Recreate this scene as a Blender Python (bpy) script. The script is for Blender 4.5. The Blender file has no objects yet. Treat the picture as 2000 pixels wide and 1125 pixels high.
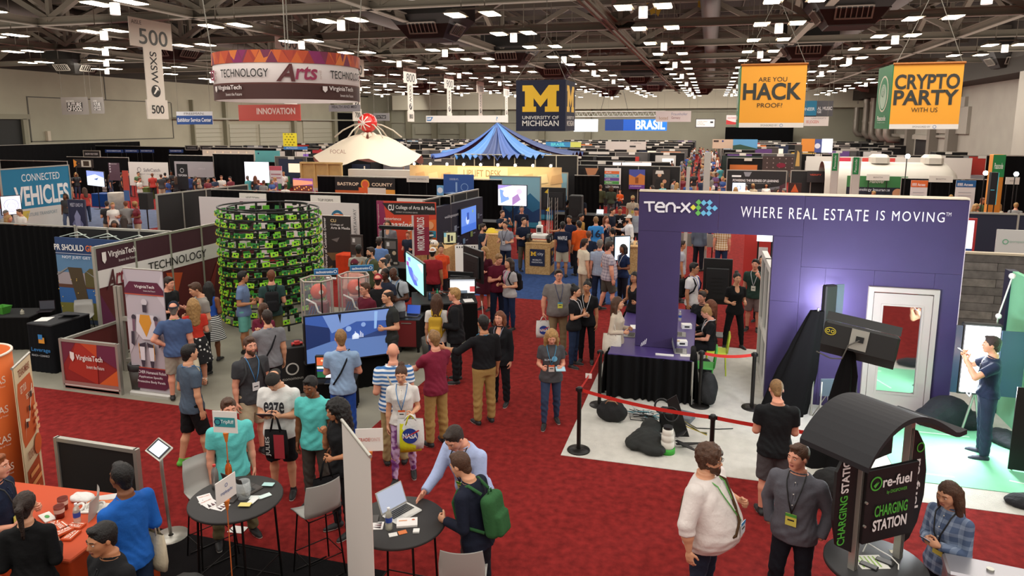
import bpy,math,random
import numpy as np
from mathutils import Matrix,Vector
random.seed(7);RNG=np.random.RandomState(7)
sc=bpy.context.scene
COL=sc.collection
# camera, world, lights, exposure
FPX,CYP,YAW,PIT,CAMH=1356.0,463.6,-0.2756,0.1609,4.9
cd=bpy.data.cameras.new('camera');cam=bpy.data.objects.new('camera',cd);COL.objects.link(cam)
cd.sensor_width=36;cd.lens=FPX/2000*36;cd.shift_y=-(562.5-CYP)/2000;cd.clip_end=400
cam.location=(0,0,CAMH);cam.rotation_euler=(math.pi/2-PIT,0,-YAW)
sc.camera=cam
sc.view_settings.view_transform='Standard';sc.view_settings.look='None'
sc.view_settings.exposure=0.25;sc.view_settings.gamma=1;sc.view_settings.use_curve_mapping=False
sc.cycles.use_denoising=True;sc.cycles.max_bounces=6;sc.cycles.diffuse_bounces=3;sc.cycles.glossy_bounces=3
sc.cycles.transmission_bounces=4;sc.cycles.transparent_max_bounces=6;sc.cycles.caustics_reflective=False;sc.cycles.caustics_refractive=False
sc.cycles.sample_clamp_indirect=5
w=bpy.data.worlds.new('hall_air');sc.world=w;w.use_nodes=True
w.node_tree.nodes['Background'].inputs[0].default_value=(1,.93,.84,1)
w.node_tree.nodes['Background'].inputs[1].default_value=.5
def area(x,y,z,sx,sy,power,col=(1,.95,.88),rot=(0,0,0),name='ceiling_light_field',spread=math.pi):
 l=bpy.data.lights.new(name,'AREA');l.shape='RECTANGLE';l.size=sx;l.size_y=sy;l.energy=power;l.color=col;l.spread=spread
 o=bpy.data.objects.new(name,l);o.location=(x,y,z);o.rotation_euler=rot;COL.objects.link(o);return o
for ly in(4,18,36,60,90):
 for lx in(-38,-14,6):
  s=12 if ly<50 else 22
  area(lx if ly>10 else lx*.7,ly,9.15,s,s,{4:900,18:900,36:1500,60:2900,90:3600}[ly])
for ly in(22,50,85):
 for lx in(-40,-14,10):area(lx,ly,9.75,22,24,1000,(1,.93,.84),(math.pi,0,0),'added_roof_fill')  # unseen upward fill lights, added to brighten trusses and roof deck
for ly in(35,75,105):area(-50,ly,8.5,26,3,1200,(1,.95,.86),(math.radians(70),0,math.radians(90)),'added_wall_fill')  # no fixture here: fill lights added to wash the left wall
area(-15,110,8.8,60,2,1800,(1,.95,.86),(math.radians(80),0,0),'added_wall_fill');area(17,60,8.6,40,3,900,(1,.95,.86),(math.radians(70),0,math.radians(-90)),'added_wall_fill')  # same added fill for the back and right walls
# light panels of the green screen stage and the fluorescent banks aimed at the purple wall
def H2(c):
 c=c.lstrip('#');v=[int(c[i:i+2],16)/255 for i in(0,2,4)]
 return tuple(x/12.92 if x<=.04045 else((x+.055)/1.055)**2.4 for x in v)
_f=np.array([math.sin(YAW)*math.cos(PIT),math.cos(YAW)*math.cos(PIT),-math.sin(PIT)])
_r=np.array([math.cos(YAW),-math.sin(YAW),0]);_u=np.cross(_r,_f);_C=np.array([0,0,CAMH])
def ray(x,y):return(x-1000)/FPX*_r-(y-CYP)/FPX*_u+_f
def G(x,y,z=0):d=ray(x,y);return _C+d*(z-CAMH)/d[2]
def PY(x,y,Y):d=ray(x,y);return _C+d*Y/d[1]
def PX(x,y,X):d=ray(x,y);return _C+d*X/d[0]
# materials
MATS={}
def mat(name,col,rough=.6,metal=0,emit=0,bump=0,bscale=60,vary=0,vscale=3,spec=.5,alpha=None,kind=None,col2=None,scale=8,coat=0):
 key=(name,col,rough,metal,emit,bump,vary,kind,col2,scale)
 if key in MATS:return MATS[key]
 m=bpy.data.materials.new(name);m.use_nodes=True;nt=m.node_tree;N=nt.nodes;L=nt.links
 b=N['Principled BSDF'];c=(*H2(col),1)
 b.inputs['Base Color'].default_value=c;b.inputs['Roughness'].default_value=rough;b.inputs['Metallic'].default_value=metal
 b.inputs['Specular IOR Level'].default_value=spec
 if coat:b.inputs['Coat Weight'].default_value=coat
 m.diffuse_color=c
 if emit:
  b.inputs['Emission Color'].default_value=c;b.inputs['Emission Strength'].default_value=emit
 tc=None
 if bump or vary or kind:
  tc=N.new('ShaderNodeTexCoord')
 if vary:
  n=N.new('ShaderNodeTexNoise');n.inputs['Scale'].default_value=vscale;n.inputs['Detail'].default_value=3
  L.new(tc.outputs['Object'],n.inputs['Vector'])
  mx=N.new('ShaderNodeMix');mx.data_type='RGBA'
  mx.inputs[6].default_value=tuple(max(0,v*(1-vary))for v in c[:3])+(1,);mx.inputs[7].default_value=tuple(min(1,v*(1+vary))for v in c[:3])+(1,)
  mr=N.new('ShaderNodeMapRange');mr.inputs[1].default_value=.3;mr.inputs[2].default_value=.7
  L.new(n.outputs['Fac'],mr.inputs[0]);L.new(mr.outputs[0],mx.inputs[0]);L.new(mx.outputs[2],b.inputs['Base Color'])
 if kind in('stripe','plaid','dots','camo','city','osb','plank'):
  c2=(*H2(col2 or '#ffffff'),1)
  mx=N.new('ShaderNodeMix');mx.data_type='RGBA';mx.inputs[6].default_value=c;mx.inputs[7].default_value=c2
  sp=N.new('ShaderNodeSeparateXYZ');L.new(tc.outputs['Object'],sp.inputs[0])
  def band(out,sc_,th):
   a=N.new('ShaderNodeMath');a.operation='MULTIPLY';L.new(out,a.inputs[0]);a.inputs[1].default_value=sc_
   f=N.new('ShaderNodeMath');f.operation='FRACT';L.new(a.outputs[0],f.inputs[0])
   g=N.new('ShaderNodeMath');g.operation='LESS_THAN';L.new(f.outputs[0],g.inputs[0]);g.inputs[1].default_value=th
   return g.outputs[0]
  if kind=='stripe':L.new(band(sp.outputs[2],scale,.5),mx.inputs[0])
  elif kind=='plaid':
   a=N.new('ShaderNodeMath');a.operation='ADD';L.new(band(sp.outputs[2],scale,.4),a.inputs[0]);L.new(band(sp.outputs[0],scale,.4),a.inputs[1])
   h=N.new('ShaderNodeMath');h.operation='MULTIPLY';L.new(a.outputs[0],h.inputs[0]);h.inputs[1].default_value=.5;L.new(h.outputs[0],mx.inputs[0])
  else:
   v=N.new('ShaderNodeTexVoronoi' if kind in('dots','osb')else 'ShaderNodeTexNoise');v.inputs['Scale'].default_value=scale
   L.new(tc.outputs['Object'],v.inputs['Vector'])
   r=N.new('ShaderNodeMapRange')
   if kind=='dots':r.inputs[1].default_value=.30;r.inputs[2].default_value=.27;L.new(v.outputs['Distance'],r.inputs[0])
   elif kind=='osb':
    s3=N.new('ShaderNodeSeparateColor');L.new(v.outputs['Color'],s3.inputs[0]);L.new(s3.outputs[0],r.inputs[0])
   else:r.inputs[1].default_value=.45;r.inputs[2].default_value=.55;L.new(v.outputs['Fac'],r.inputs[0])
   L.new(r.outputs[0],mx.inputs[0])
  L.new(mx.outputs[2],b.inputs['Base Color'])
  if emit:L.new(mx.outputs[2],b.inputs['Emission Color'])
 if bump:
  n=N.new('ShaderNodeTexNoise');n.inputs['Scale'].default_value=bscale;n.inputs['Detail'].default_value=4
  L.new(tc.outputs['Object'],n.inputs['Vector'])
  bp=N.new('ShaderNodeBump');bp.inputs['Strength'].default_value=bump;bp.inputs['Distance'].default_value=.02
  L.new(n.outputs['Fac'],bp.inputs['Height']);L.new(bp.outputs[0],b.inputs['Normal'])
 if alpha is not None:b.inputs['Alpha'].default_value=alpha
 MATS[key]=m;return m
def glass(name='clear_glass',tint='#ffffff',a=.25):
 key=('glass',name)
 if key in MATS:return MATS[key]
 m=mat(name,tint,.03,alpha=a,spec=.8);MATS[key]=m;return m
def plain(c):return mat('painted_'+c.strip('#'),c,.6)
def cloth(c):return mat('cloth_'+c.strip('#'),c,.85,bump=.25,bscale=35,vary=.12,vscale=5,spec=.2)
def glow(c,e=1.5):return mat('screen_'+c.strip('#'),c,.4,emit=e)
ALU=lambda:mat('brushed_aluminium','#b5b2a8',.35,.6)
BLK=lambda:mat('black_plastic','#101011',.45)
DRP=lambda:mat('black_drape','#0d0d0e',.95,spec=.1)
WHT=lambda:mat('white_paint','#e8e5de',.5)
# mesh builder
class MB:
 def __init__(s):s.v=[];s.f=[];s.mi=[];s.m=Matrix();s.cur=0;s.smooth=[]
 def add(s,vs,fs,sm=False):
  o=len(s.v);M=s.m
  s.v+=[tuple(M@Vector(v))for v in vs];s.f+=[tuple(i+o for i in f)for f in fs];s.mi+=[s.cur]*len(fs);s.smooth+=[sm]*len(fs)
  return s
 def box(s,a,b):
  x0,y0,z0=a;x1,y1,z1=b
  return s.add([(x0,y0,z0),(x1,y0,z0),(x1,y1,z0),(x0,y1,z0),(x0,y0,z1),(x1,y0,z1),(x1,y1,z1),(x0,y1,z1)],[(0,3,2,1),(4,5,6,7),(0,1,5,4),(1,2,6,5),(2,3,7,6),(3,0,4,7)])
 def cbox(s,a,b,c=.01):
  x0,y0,z0=a;x1,y1,z1=b
  P=[(x0+c,y0),(x1-c,y0),(x1,y0+c),(x1,y1-c),(x1-c,y1),(x0+c,y1),(x0,y1-c),(x0,y0+c)]
  Q=[(min(max(x,x0+c),x1-c),min(max(y,y0+c),y1-c))for x,y in P]
  n=8;vs=[(x,y,z0)for x,y in P]+[(x,y,z1-c)for x,y in P]+[(x,y,z1)for x,y in Q]
  fs=[tuple(range(n-1,-1,-1)),tuple(range(2*n,3*n))]
  for k in(0,1):
   for i in range(n):j=(i+1)%n;fs.append((k*n+i,k*n+j,k*n+n+j,k*n+n+i))
  return s.add(vs,fs)
 def cyl(s,p,q,r,r2=None,n=12,sm=True,cap=True):
  p=Vector(p);q=Vector(q);r2=r if r2 is None else r2;d=(q-p).normalized()
  a=d.orthogonal().normalized();b=d.cross(a)
  vs=[]
  for c,rr in((p,r),(q,r2)):
   for i in range(n):t=2*math.pi*i/n;vs.append(tuple(c+a*math.cos(t)*rr+b*math.sin(t)*rr))
  fs=[(i,(i+1)%n,n+(i+1)%n,n+i)for i in range(n)]
  s.add(vs,fs,sm)
  if cap:s.add(vs,[tuple(range(n-1,-1,-1)),tuple(range(n,2*n))])
  return s
 def tube(s,pts,r,n=6,sm=True,close=False):
  pts=[Vector(p)for p in pts];vs=[];k=len(pts);pa=None
  for i,p in enumerate(pts):
   d=(pts[(i+1)%k]-pts[i-1])if close else(pts[min(i+1,k-1)]-pts[max(i-1,0)])
   d.normalize();a=d.orthogonal().normalized()if pa is None else(pa-d*pa.dot(d)).normalized();pa=a;b=d.cross(a)
   rr=r[i]if isinstance(r,(list,tuple))else r
   for j in range(n):t=2*math.pi*j/n;vs.append(tuple(p+a*math.cos(t)*rr+b*math.sin(t)*rr))
  fs=[]
  for i in range(k if close else k-1):
   for j in range(n):fs.append((i*n+j,i*n+(j+1)%n,((i+1)%k)*n+(j+1)%n,((i+1)%k)*n+j))
  if not close:fs+=[tuple(range(n-1,-1,-1)),tuple(range((k-1)*n,k*n))]
  return s.add(vs,fs,sm)
 def prism(s,poly,z0,z1,ax='z'):
  n=len(poly)
  f={'z':lambda u,v,t:(u,v,t),'y':lambda u,v,t:(u,t,v),'x':lambda u,v,t:(t,u,v)}[ax]
  vs=[f(u,v,z0)for u,v in poly]+[f(u,v,z1)for u,v in poly]
  fs=[tuple(range(n-1,-1,-1)),tuple(range(n,2*n))]+[(i,(i+1)%n,n+(i+1)%n,n+i)for i in range(n)]
  return s.add(vs,fs)
 def lathe(s,prof,n=16,c=(0,0),sm=True,a0=0,a1=2*math.pi):
  full=abs(a1-a0-2*math.pi)<1e-6;m=n if full else n+1;vs=[]
  for r,z in prof:
   for i in range(m):t=a0+(a1-a0)*i/n;vs.append((c[0]+r*math.cos(t),c[1]+r*math.sin(t),z))
  fs=[(k*m+i,k*m+(i+1)%m,(k+1)*m+(i+1)%m,(k+1)*m+i)for k in range(len(prof)-1)for i in range(n)]
  return s.add(vs,fs,sm)
 def sphere(s,c,r,n=12,sy=1,sz=1):
  prof=[(max(r*math.sin(math.pi*i/(n//2)),1e-4),c[2]-r*sz*math.cos(math.pi*i/(n//2)))for i in range(n//2+1)]
  return s.lathe(prof,n,(c[0],c[1]))
 def build(s,name,mats,parent=None,loc=None):
  if not s.v:return None
  me=bpy.data.meshes.new(name);me.from_pydata(s.v,[],s.f);
  for m in(mats if isinstance(mats,(list,tuple))else[mats]):me.materials.append(m)
  me.polygons.foreach_set('material_index',s.mi);me.polygons.foreach_set('use_smooth',s.smooth)
  o=bpy.data.objects.new(name,me);COL.objects.link(o)
  if parent:o.parent=parent
  if loc:o.location=loc
  return o
def obj(name,mb,mats,parent=None):return mb.build(name,mats,parent)
def tag(o,label=None,cat=None,group=None,kind=None):
 if label:o['label']=label
 if cat:o['category']=cat
 if group:o['group']=group
 if kind:o['kind']=kind
 return o
def thing(name,label,cat,loc=(0,0,0),rz=0,group=None):
 o=bpy.data.objects.new(name,None);COL.objects.link(o);o.empty_display_size=.2
 o.location=loc;o.rotation_euler=(0,0,rz);return tag(o,label,cat,group)
def struct(name,mb,m,parent=None):
 o=mb.build(name,m,parent)
 if not parent:o['kind']='structure'
 return o
def dup(o,parent=None,loc=None,rz=None,label=None,group=None):
 c=o.copy();COL.objects.link(c);c.parent=parent
 if loc is not None:c.location=loc
 if rz is not None:c.rotation_euler=(0,0,rz)
 if label:c['label']=label
 if group:c['group']=group
 for ch in CH.get(o.name)or[x for x in o.children]:dup(ch,c)
 return c
CH={}
# text as mesh (built-in font)
_TX={}
def text_mesh(t,bold=0,shear=0):
 k=(t,bold,shear)
 if k in _TX:return _TX[k]
 cu=bpy.data.curves.new('lettering','FONT');cu.body=t;cu.offset=bold;cu.shear=shear;cu.resolution_u=4;cu.space_character=1.25 if t in('WHERE REAL ESTATE','IS MOVING')else 1
 o=bpy.data.objects.new('lettering',cu);me=o.to_mesh()
 V=np.zeros(len(me.vertices)*3);me.vertices.foreach_get('co',V);V=V.reshape(-1,3)[:,:2]
 F=[tuple(p.vertices)for p in me.polygons];o.to_mesh_clear();bpy.data.objects.remove(o);bpy.data.curves.remove(cu)
 if len(V):V=(V-V.min(0))/(V.max(0)-V.min(0)+1e-9)
 _TX[k]=(V,F);return _TX[k]
def seg(w):return max(1,int(w))
def art(parent,w,h,decor,x0=0,z0=0,y0=-.004,warp=None,emit=0,step=.004):
 """flat print: rectangles, polygons, discs and lettering on a panel whose face looks along -y"""
 A=MB();T=MB();ma=[];mt=[];
 def mi(lst,c):
  if not isinstance(c,str):m=c
  else:m=glow(c,emit)if emit else plain(c)
  if m not in lst:lst.append(m)
  return lst.index(m)
 W=warp or(lambda u,v,y:(x0+u*w,y,z0+v*h))
 y=y0
 for d in decor:
  y-=step*.5
  k=d[0]
  if k=='r':
   A.cur=mi(ma,d[5]);u0,v0,u1,v1=d[1:5]
   n=int(24+96*(u1-u0))if warp else 1
   for i in range(n):
    a=u0+(u1-u0)*i/n;b=u0+(u1-u0)*(i+1)/n
    A.add([W(a,v0,y),W(b,v0,y),W(b,v1,y),W(a,v1,y)],[(0,1,2,3)])
  elif k=='p':
   A.cur=mi(ma,d[2]);A.add([W(u,v,y)for u,v in d[1]],[tuple(range(len(d[1])))])
  elif k=='c':
   A.cur=mi(ma,d[4]);n=20;u,v,r=d[1:4]
   A.add([W(u+r*h/w*math.cos(2*math.pi*i/n),v+r*math.sin(2*math.pi*i/n),y)for i in range(n)],[tuple(range(n))])
  elif k=='o':
   A.cur=mi(ma,d[5]);n=20;u,v,r,t=d[1:5]
   vs=[W(u+rr*h/w*math.cos(2*math.pi*i/n),v+rr*math.sin(2*math.pi*i/n),y)for rr in(r,r-t)for i in range(n)]
   A.add(vs,[(i,(i+1)%n,n+(i+1)%n,n+i)for i in range(n)])
  elif k=='t':
   V,F=text_mesh(d[1],d[7]if len(d)>7 else 0,d[8]if len(d)>8 else 0)
   T.cur=mi(mt,d[6]);u0,v0,u1,v1=d[2:6]
   T.add([W(u0+(u1-u0)*p[0],v0+(v1-v0)*p[1],y)for p in V],F)
  elif k=='T':
   V,F=text_mesh(d[1],d[7]if len(d)>7 else 0)
   T.cur=mi(mt,d[6]);u0,v0,u1,v1=d[2:6]
   T.add([W(u1-(u1-u0)*p[1],v0+(v1-v0)*p[0],y)for p in V],F)
  elif k=='D':
   V,F=text_mesh(d[1],d[7]if len(d)>7 else 0)
   T.cur=mi(mt,d[6]);u0,v0,u1,v1=d[2:6]
   T.add([W(u0+(u1-u0)*p[1],v1-(v1-v0)*p[0],y)for p in V],F)
 if A.v:A.build('printed_artwork',ma,parent)
 if T.v:T.build('lettering',mt,parent)
def sign(name,label,cat,p,q,z0,h,col='#ffffff',decor=(),th=.03,group=None,frame=None,stand=None,back=None,mat_=None,emit=0,board='board'):
 """upright panel from floor point p to floor point q (left to right as seen), bottom at z0"""
 p=np.array(p[:2],float);q=np.array(q[:2],float);w_=float(np.hypot(*(q-p)));rz=math.atan2(q[1]-p[1],q[0]-p[0])
 t=thing(name,label,cat,(p[0],p[1],z0),rz,group)
 m=mat_ or(glow(col,emit)if emit else mat('printed_panel_'+col.strip('#'),col,.55))
 obj(board,MB().box((0,0,0),(w_,th,h)),m,t)
 if frame:
  fc,fw=frame;fm=ALU()if fc=='alu' else plain(fc)
  for a,b in(((-fw,0),(0,h)),((w_,0),(w_+fw,h))):obj('frame_post',MB().box((a[0],-.01,-z0 if stand=='floor' else 0),(b[0],th+.01,b[1]+fw)),fm,t)
  obj('frame_rail',MB().box((0,-.01,h),(w_,th+.01,h+fw)),fm,t)
  obj('frame_rail',MB().box((0,-.01,-fw if z0>fw else 0),(w_,th+.01,0 if z0>fw else fw)),fm,t)
 if stand=='feet' and z0>0:
  for xx in(.1*w_,.9*w_):obj('stand_leg',MB().cyl((xx,th/2,-z0),(xx,th/2,0),.02,n=8).box((xx-.03,-.25,-z0),(xx+.03,.25,-z0+.02)),BLK(),t)
 if stand=='base':obj('base',MB().cbox((-.02,-.12,-z0),(w_+.02,.14,.05-z0),.02),mat('silver_base','#c9c6c0',.35,.5),t)
 if stand=='hang':
  for xx in(.06*w_,.94*w_):obj('hanging_wire',MB().cyl((xx,th/2,h),(xx,th/2,9.4-z0),.012,n=5),mat('wire','#8a857a',.5,.5),t)
 art(t,w_,h,decor,emit=emit)
 return t
class Grid:
 def __init__(s,lo,hi,v):
  s.lo=np.array(lo,np.float32);s.v=v;s.n=np.ceil((np.array(hi)-s.lo)/v).astype(int)+1
  s.ax=[s.lo[i]+v*np.arange(s.n[i],dtype=np.float32)for i in range(3)]
  s.F=np.full(s.n,9.0,np.float32)
 def sl(s,lo,hi):
  a=np.clip(np.floor((np.array(lo)-s.lo)/s.v).astype(int),0,s.n-1);b=np.clip(np.ceil((np.array(hi)-s.lo)/s.v).astype(int)+1,1,s.n)
  if np.any(b<=a):return None
  S=tuple(slice(a[i],b[i])for i in range(3))
  return S,s.ax[0][S[0]][:,None,None],s.ax[1][S[1]][None,:,None],s.ax[2][S[2]][None,None,:]
 def mix(s,S,d,k):
  F=s.F[S]
  if k>0:
   h=np.clip(.5+.5*(F-d)/k,0,1);s.F[S]=F+(d-F)*h-k*h*(1-h)
  else:s.F[S]=np.minimum(F,d)
 def cap(s,a,b,ra,rb=None,k=.03,sub=False,cut=None):
  rb=ra if rb is None else rb;a=np.array(a,float);b=np.array(b,float);m=max(ra,rb)+k+2*s.v
  q=s.sl(np.minimum(a,b)-m,np.maximum(a,b)+m)
  if not q:return
  S,X,Y,Z=q;e=b-a;L2=e@e+1e-12
  t=((X-a[0])*e[0]+(Y-a[1])*e[1]+(Z-a[2])*e[2])/L2;tc=np.clip(t,0,1)
  d=np.sqrt((X-a[0]-tc*e[0])**2+(Y-a[1]-tc*e[1])**2+(Z-a[2]-tc*e[2])**2)-(ra+(rb-ra)*tc)
  if cut:d=np.maximum(d,(t-1)*math.sqrt(L2))
  if sub:s.F[S]=np.maximum(s.F[S],-d)
  else:s.mix(S,d,k)
 def ell(s,c,r,k=.02,sub=False,M=None):
  c=np.array(c,float);r=np.array(r,float);m=max(r)+k+2*s.v
  q=s.sl(c-m,c+m)
  if not q:return
  S,X,Y,Z=q;x,y,z=X-c[0],Y-c[1],Z-c[2]
  if M is not None:x,y,z=(M[0,0]*x+M[1,0]*y+M[2,0]*z,M[0,1]*x+M[1,1]*y+M[2,1]*z,M[0,2]*x+M[1,2]*y+M[2,2]*z)
  k0=np.sqrt((x/r[0])**2+(y/r[1])**2+(z/r[2])**2);k1=np.sqrt((x/r[0]**2)**2+(y/r[1]**2)**2+(z/r[2]**2)**2)+1e-6
  d=k0*(k0-1)/k1
  if sub:
   if k>0:
    F=s.F[S];h=np.clip(.5-.5*(F+d)/k,0,1);s.F[S]=F+(-d-F)*h+k*h*(1-h)
   else:s.F[S]=np.maximum(s.F[S],-d)
  else:s.mix(S,d,k)
 def rbox(s,c,r,rd,k=0,M=None):
  c=np.array(c,float);r=np.array(r,float);m=float(np.linalg.norm(r))+k+2*s.v;q=s.sl(c-m,c+m)
  if not q:return
  S,X,Y,Z=q;x,y,z=X-c[0],Y-c[1],Z-c[2]
  if M is not None:x,y,z=(M[0,0]*x+M[1,0]*y+M[2,0]*z,M[0,1]*x+M[1,1]*y+M[2,1]*z,M[0,2]*x+M[1,2]*y+M[2,2]*z)
  a=np.abs(x)-r[0]+rd;b=np.abs(y)-r[1]+rd;e=np.abs(z)-r[2]+rd
  d=np.sqrt(np.maximum(a,0)**2+np.maximum(b,0)**2+np.maximum(e,0)**2)+np.minimum(np.maximum(np.maximum(a,b),e),0)-rd
  s.mix(S,d,k)
 def nets(s):
  F=s.F;I=F<0;n=F.shape
  c=I[:-1,:-1,:-1]
  cr=[I[i:n[0]-1+i,j:n[1]-1+j,k:n[2]-1+k]for i in(0,1)for j in(0,1)for k in(0,1)]
  al=cr[0].copy();an=cr[0].copy()
  for x in cr[1:]:al&=x;an|=x
  ix=np.argwhere(an&~al)
  if not len(ix):return np.zeros((0,3)),np.zeros((0,4),int)
  vid=np.full((n[0]-1,n[1]-1,n[2]-1),-1,np.int64);vid[ix[:,0],ix[:,1],ix[:,2]]=np.arange(len(ix))
  P=np.zeros((len(ix),3));C=np.zeros(len(ix))
  cor=[(i,j,k)for i in(0,1)for j in(0,1)for k in(0,1)]
  val={c_:F[ix[:,0]+c_[0],ix[:,1]+c_[1],ix[:,2]+c_[2]]for c_ in cor}
  for a in cor:
   for ax in range(3):
    if a[ax]:continue
    b=list(a);b[ax]=1;b=tuple(b);fa,fb=val[a],val[b];m=(fa<0)!=(fb<0)
    t=np.where(m,fa/np.where(m,fa-fb,1),0)
    for d in range(3):P[:,d]+=np.where(m,a[d]+(t if d==ax else 0),0)
    C+=m
  P=s.lo+(ix+P/C[:,None])*s.v
  Q=[]
  for ax in range(3):
   o1,o2=(ax+1)%3,(ax+2)%3
   A=[slice(None)]*3;B=[slice(None)]*3;A[ax]=slice(0,n[ax]-1);B[ax]=slice(1,n[ax])
   for o in(o1,o2):A[o]=B[o]=slice(1,n[o]-1)
   ia=I[tuple(A)];d=ia!=I[tuple(B)];e=np.argwhere(d);
   if not len(e):continue
   fl=ia[e[:,0],e[:,1],e[:,2]]
   base=e.copy();base[:,o1]+=1;base[:,o2]+=1
   def g(u,v):
    q=base.copy();q[:,o1]-=u;q[:,o2]-=v;return vid[q[:,0],q[:,1],q[:,2]]
   q4=np.stack([g(1,1),g(0,1),g(0,0),g(1,0)],1)
   q4[~fl]=q4[~fl][:,::-1];Q.append(q4)
  return P,np.concatenate(Q)
def np_mesh(name,V,Q,mats,mi=None):
 me=bpy.data.meshes.new(name);nv,nq=len(V),len(Q)
 me.vertices.add(nv);me.vertices.foreach_set('co',np.asarray(V,np.float32).ravel())
 me.loops.add(nq*4);me.loops.foreach_set('vertex_index',np.asarray(Q,np.int32).ravel())
 me.polygons.add(nq);me.polygons.foreach_set('loop_start',np.arange(nq,dtype=np.int32)*4)
 me.polygons.foreach_set('use_smooth',np.ones(nq,bool))
 for m in mats:me.materials.append(m)
 if mi is not None:me.polygons.foreach_set('material_index',np.asarray(mi,np.int32))
 me.update();return me
def rot(ax,a):
 c,s_=math.cos(a),math.sin(a)
 return np.array({'x':[[1,0,0],[0,c,-s_],[0,s_,c]],'y':[[c,0,s_],[0,1,0],[-s_,0,c]],'z':[[c,-s_,0],[s_,c,0],[0,0,1]]}[ax])
_LIB={}
def head_mesh(v,g='m'):
 k=('head',v,g)
 if k in _LIB:return _LIB[k]
 G_=Grid((-.12,-.13,-.24),(.12,.16,.16),v)
 j=.93 if g=='f' else 1
 G_.ell((0,-.012,.03),(.076,.096,.094),0)
 G_.ell((0,.028,-.05),(.056*j,.06,.064*j),.03)
 G_.ell((0,.035,-.008),(.06,.06,.082),.03)
 G_.cap((-.018*j,.066,-.092*j),(.018*j,.066,-.092*j),.02*j,k=.02)
 G_.ell((-.04,.055,-.02),(.022,.025,.026),.02);G_.ell((.04,.055,-.02),(.022,.025,.026),.02)
 for sx in(-1,1):
  G_.ell((sx*.031,.102,.012),(.019,.016,.012),.012,sub=True)
  G_.cap((sx*.014,.092,.032),(sx*.046,.08,.032),.007,k=.012)
 G_.cap((0,.09,.02),(0,.111,-.022),.007,.011,k=.01)
 for sx in(-1,1):G_.ell((sx*.011,.1,-.026),(.008,.01,.007),.006)
 G_.ell((0,.092,-.054),(.024,.012,.0065),.004);G_.ell((0,.09,-.064),(.02,.012,.007),.004)
 for sx in(-1,1):
  G_.ell((sx*.078,-.004,-.004),(.010,.02,.031),.008,M=rot('x',-.2)@rot('z',sx*-.35))
 G_.cap((0,-.018,-.06),(0,-.03,-.25),.052*j,.056*j,k=.02)
 V,Q=G_.nets();ctr=V[Q].mean(1);mi=np.zeros(len(Q),int)
 mi[(np.abs(ctr[:,0])<.024)&(ctr[:,1]>.088)&(ctr[:,2]<-.048)&(ctr[:,2]>-.071)]=1
 ev,ef,em=[],[],[]
 for sx in(-1,1):
  c=np.array([sx*.031,.0835,.010]);n=14;o=len(ev)
  for i in range(n+1):
   th=math.pi*i/n
   for q in range(n):
    ph=2*math.pi*q/n;ev.append(c+.0112*np.array([math.sin(th)*math.cos(ph),math.cos(th),math.sin(th)*math.sin(ph)]))
  for i in range(n):
   for q in range(n):
    ef.append((o+i*n+q,o+i*n+(q+1)%n,o+(i+1)*n+(q+1)%n,o+(i+1)*n+q));lz=math.sin(math.pi*(i+.5)/n)*math.sin(2*math.pi*(q+.5)/n);em.append(0 if lz>.42 or lz<-.62 else(3 if i<2 else 2))
 Q=np.concatenate([Q,np.array(ef)+len(V)]);V=np.concatenate([V,np.array(ev)]);mi=np.concatenate([mi,em])
 _LIB[k]=(V,Q,mi);return _LIB[k]
CURL={'relax':(.35,.45,.3),'grip':(1.1,1.2,.7),'flat':(.08,.1,.05),'fist':(1.35,1.5,.9),'point':(1.2,1.3,.8)}
def hand_mesh(v,c='relax'):
 """right hand in its own frame: fingers along -z, palm faces -x(inner), thumb forward (+y)"""
 k=('hand',v,c)
 if k in _LIB:return _LIB[k]
 G_=Grid((-.12,-.09,-.22),(.05,.11,.04),v)
 M=None
 G_.ell((0,0,-.045),(.016,.041,.052),.0);G_.cap((0,0,.01),(0,0,-.03),.023,.02,k=.02)
 cu=CURL[c]
 for i,(y,L,r)in enumerate(((.03,.078,.0095),(.0105,.086,.0098),(-.0095,.08,.0093),(-.028,.064,.0085))):
  p=np.array([0,y,-.082+abs(i-1.3)*.004]);a=0
  cc=(0.08,.1,.1)if(c=='point' and i==0)else cu
  for s_ in range(3):
   a+=cc[s_];d=np.array([-math.sin(a),(y*.6),-math.cos(a)]);q=p+d/np.linalg.norm(d)*L*(.45,.31,.24)[s_]
   G_.cap(p,q,r*(1-.08*s_),r*(1-.08*(s_+1)),k=.004);p=q
 t=.5 if c in('grip','fist','point')else.15
 p=np.array([-.005,.026,-.02]);q=np.array([-.02-t*.03,.055,-.048]);G_.cap(p,q,.015,.0115,k=.012)
 r=q+np.array([-.012-t*.02,.012-.02*t,-.03]);G_.cap(q,r,.0115,.0095,k=.004)
 V,Q=G_.nets();_LIB[k]=(V,Q);return _LIB[k]
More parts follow.
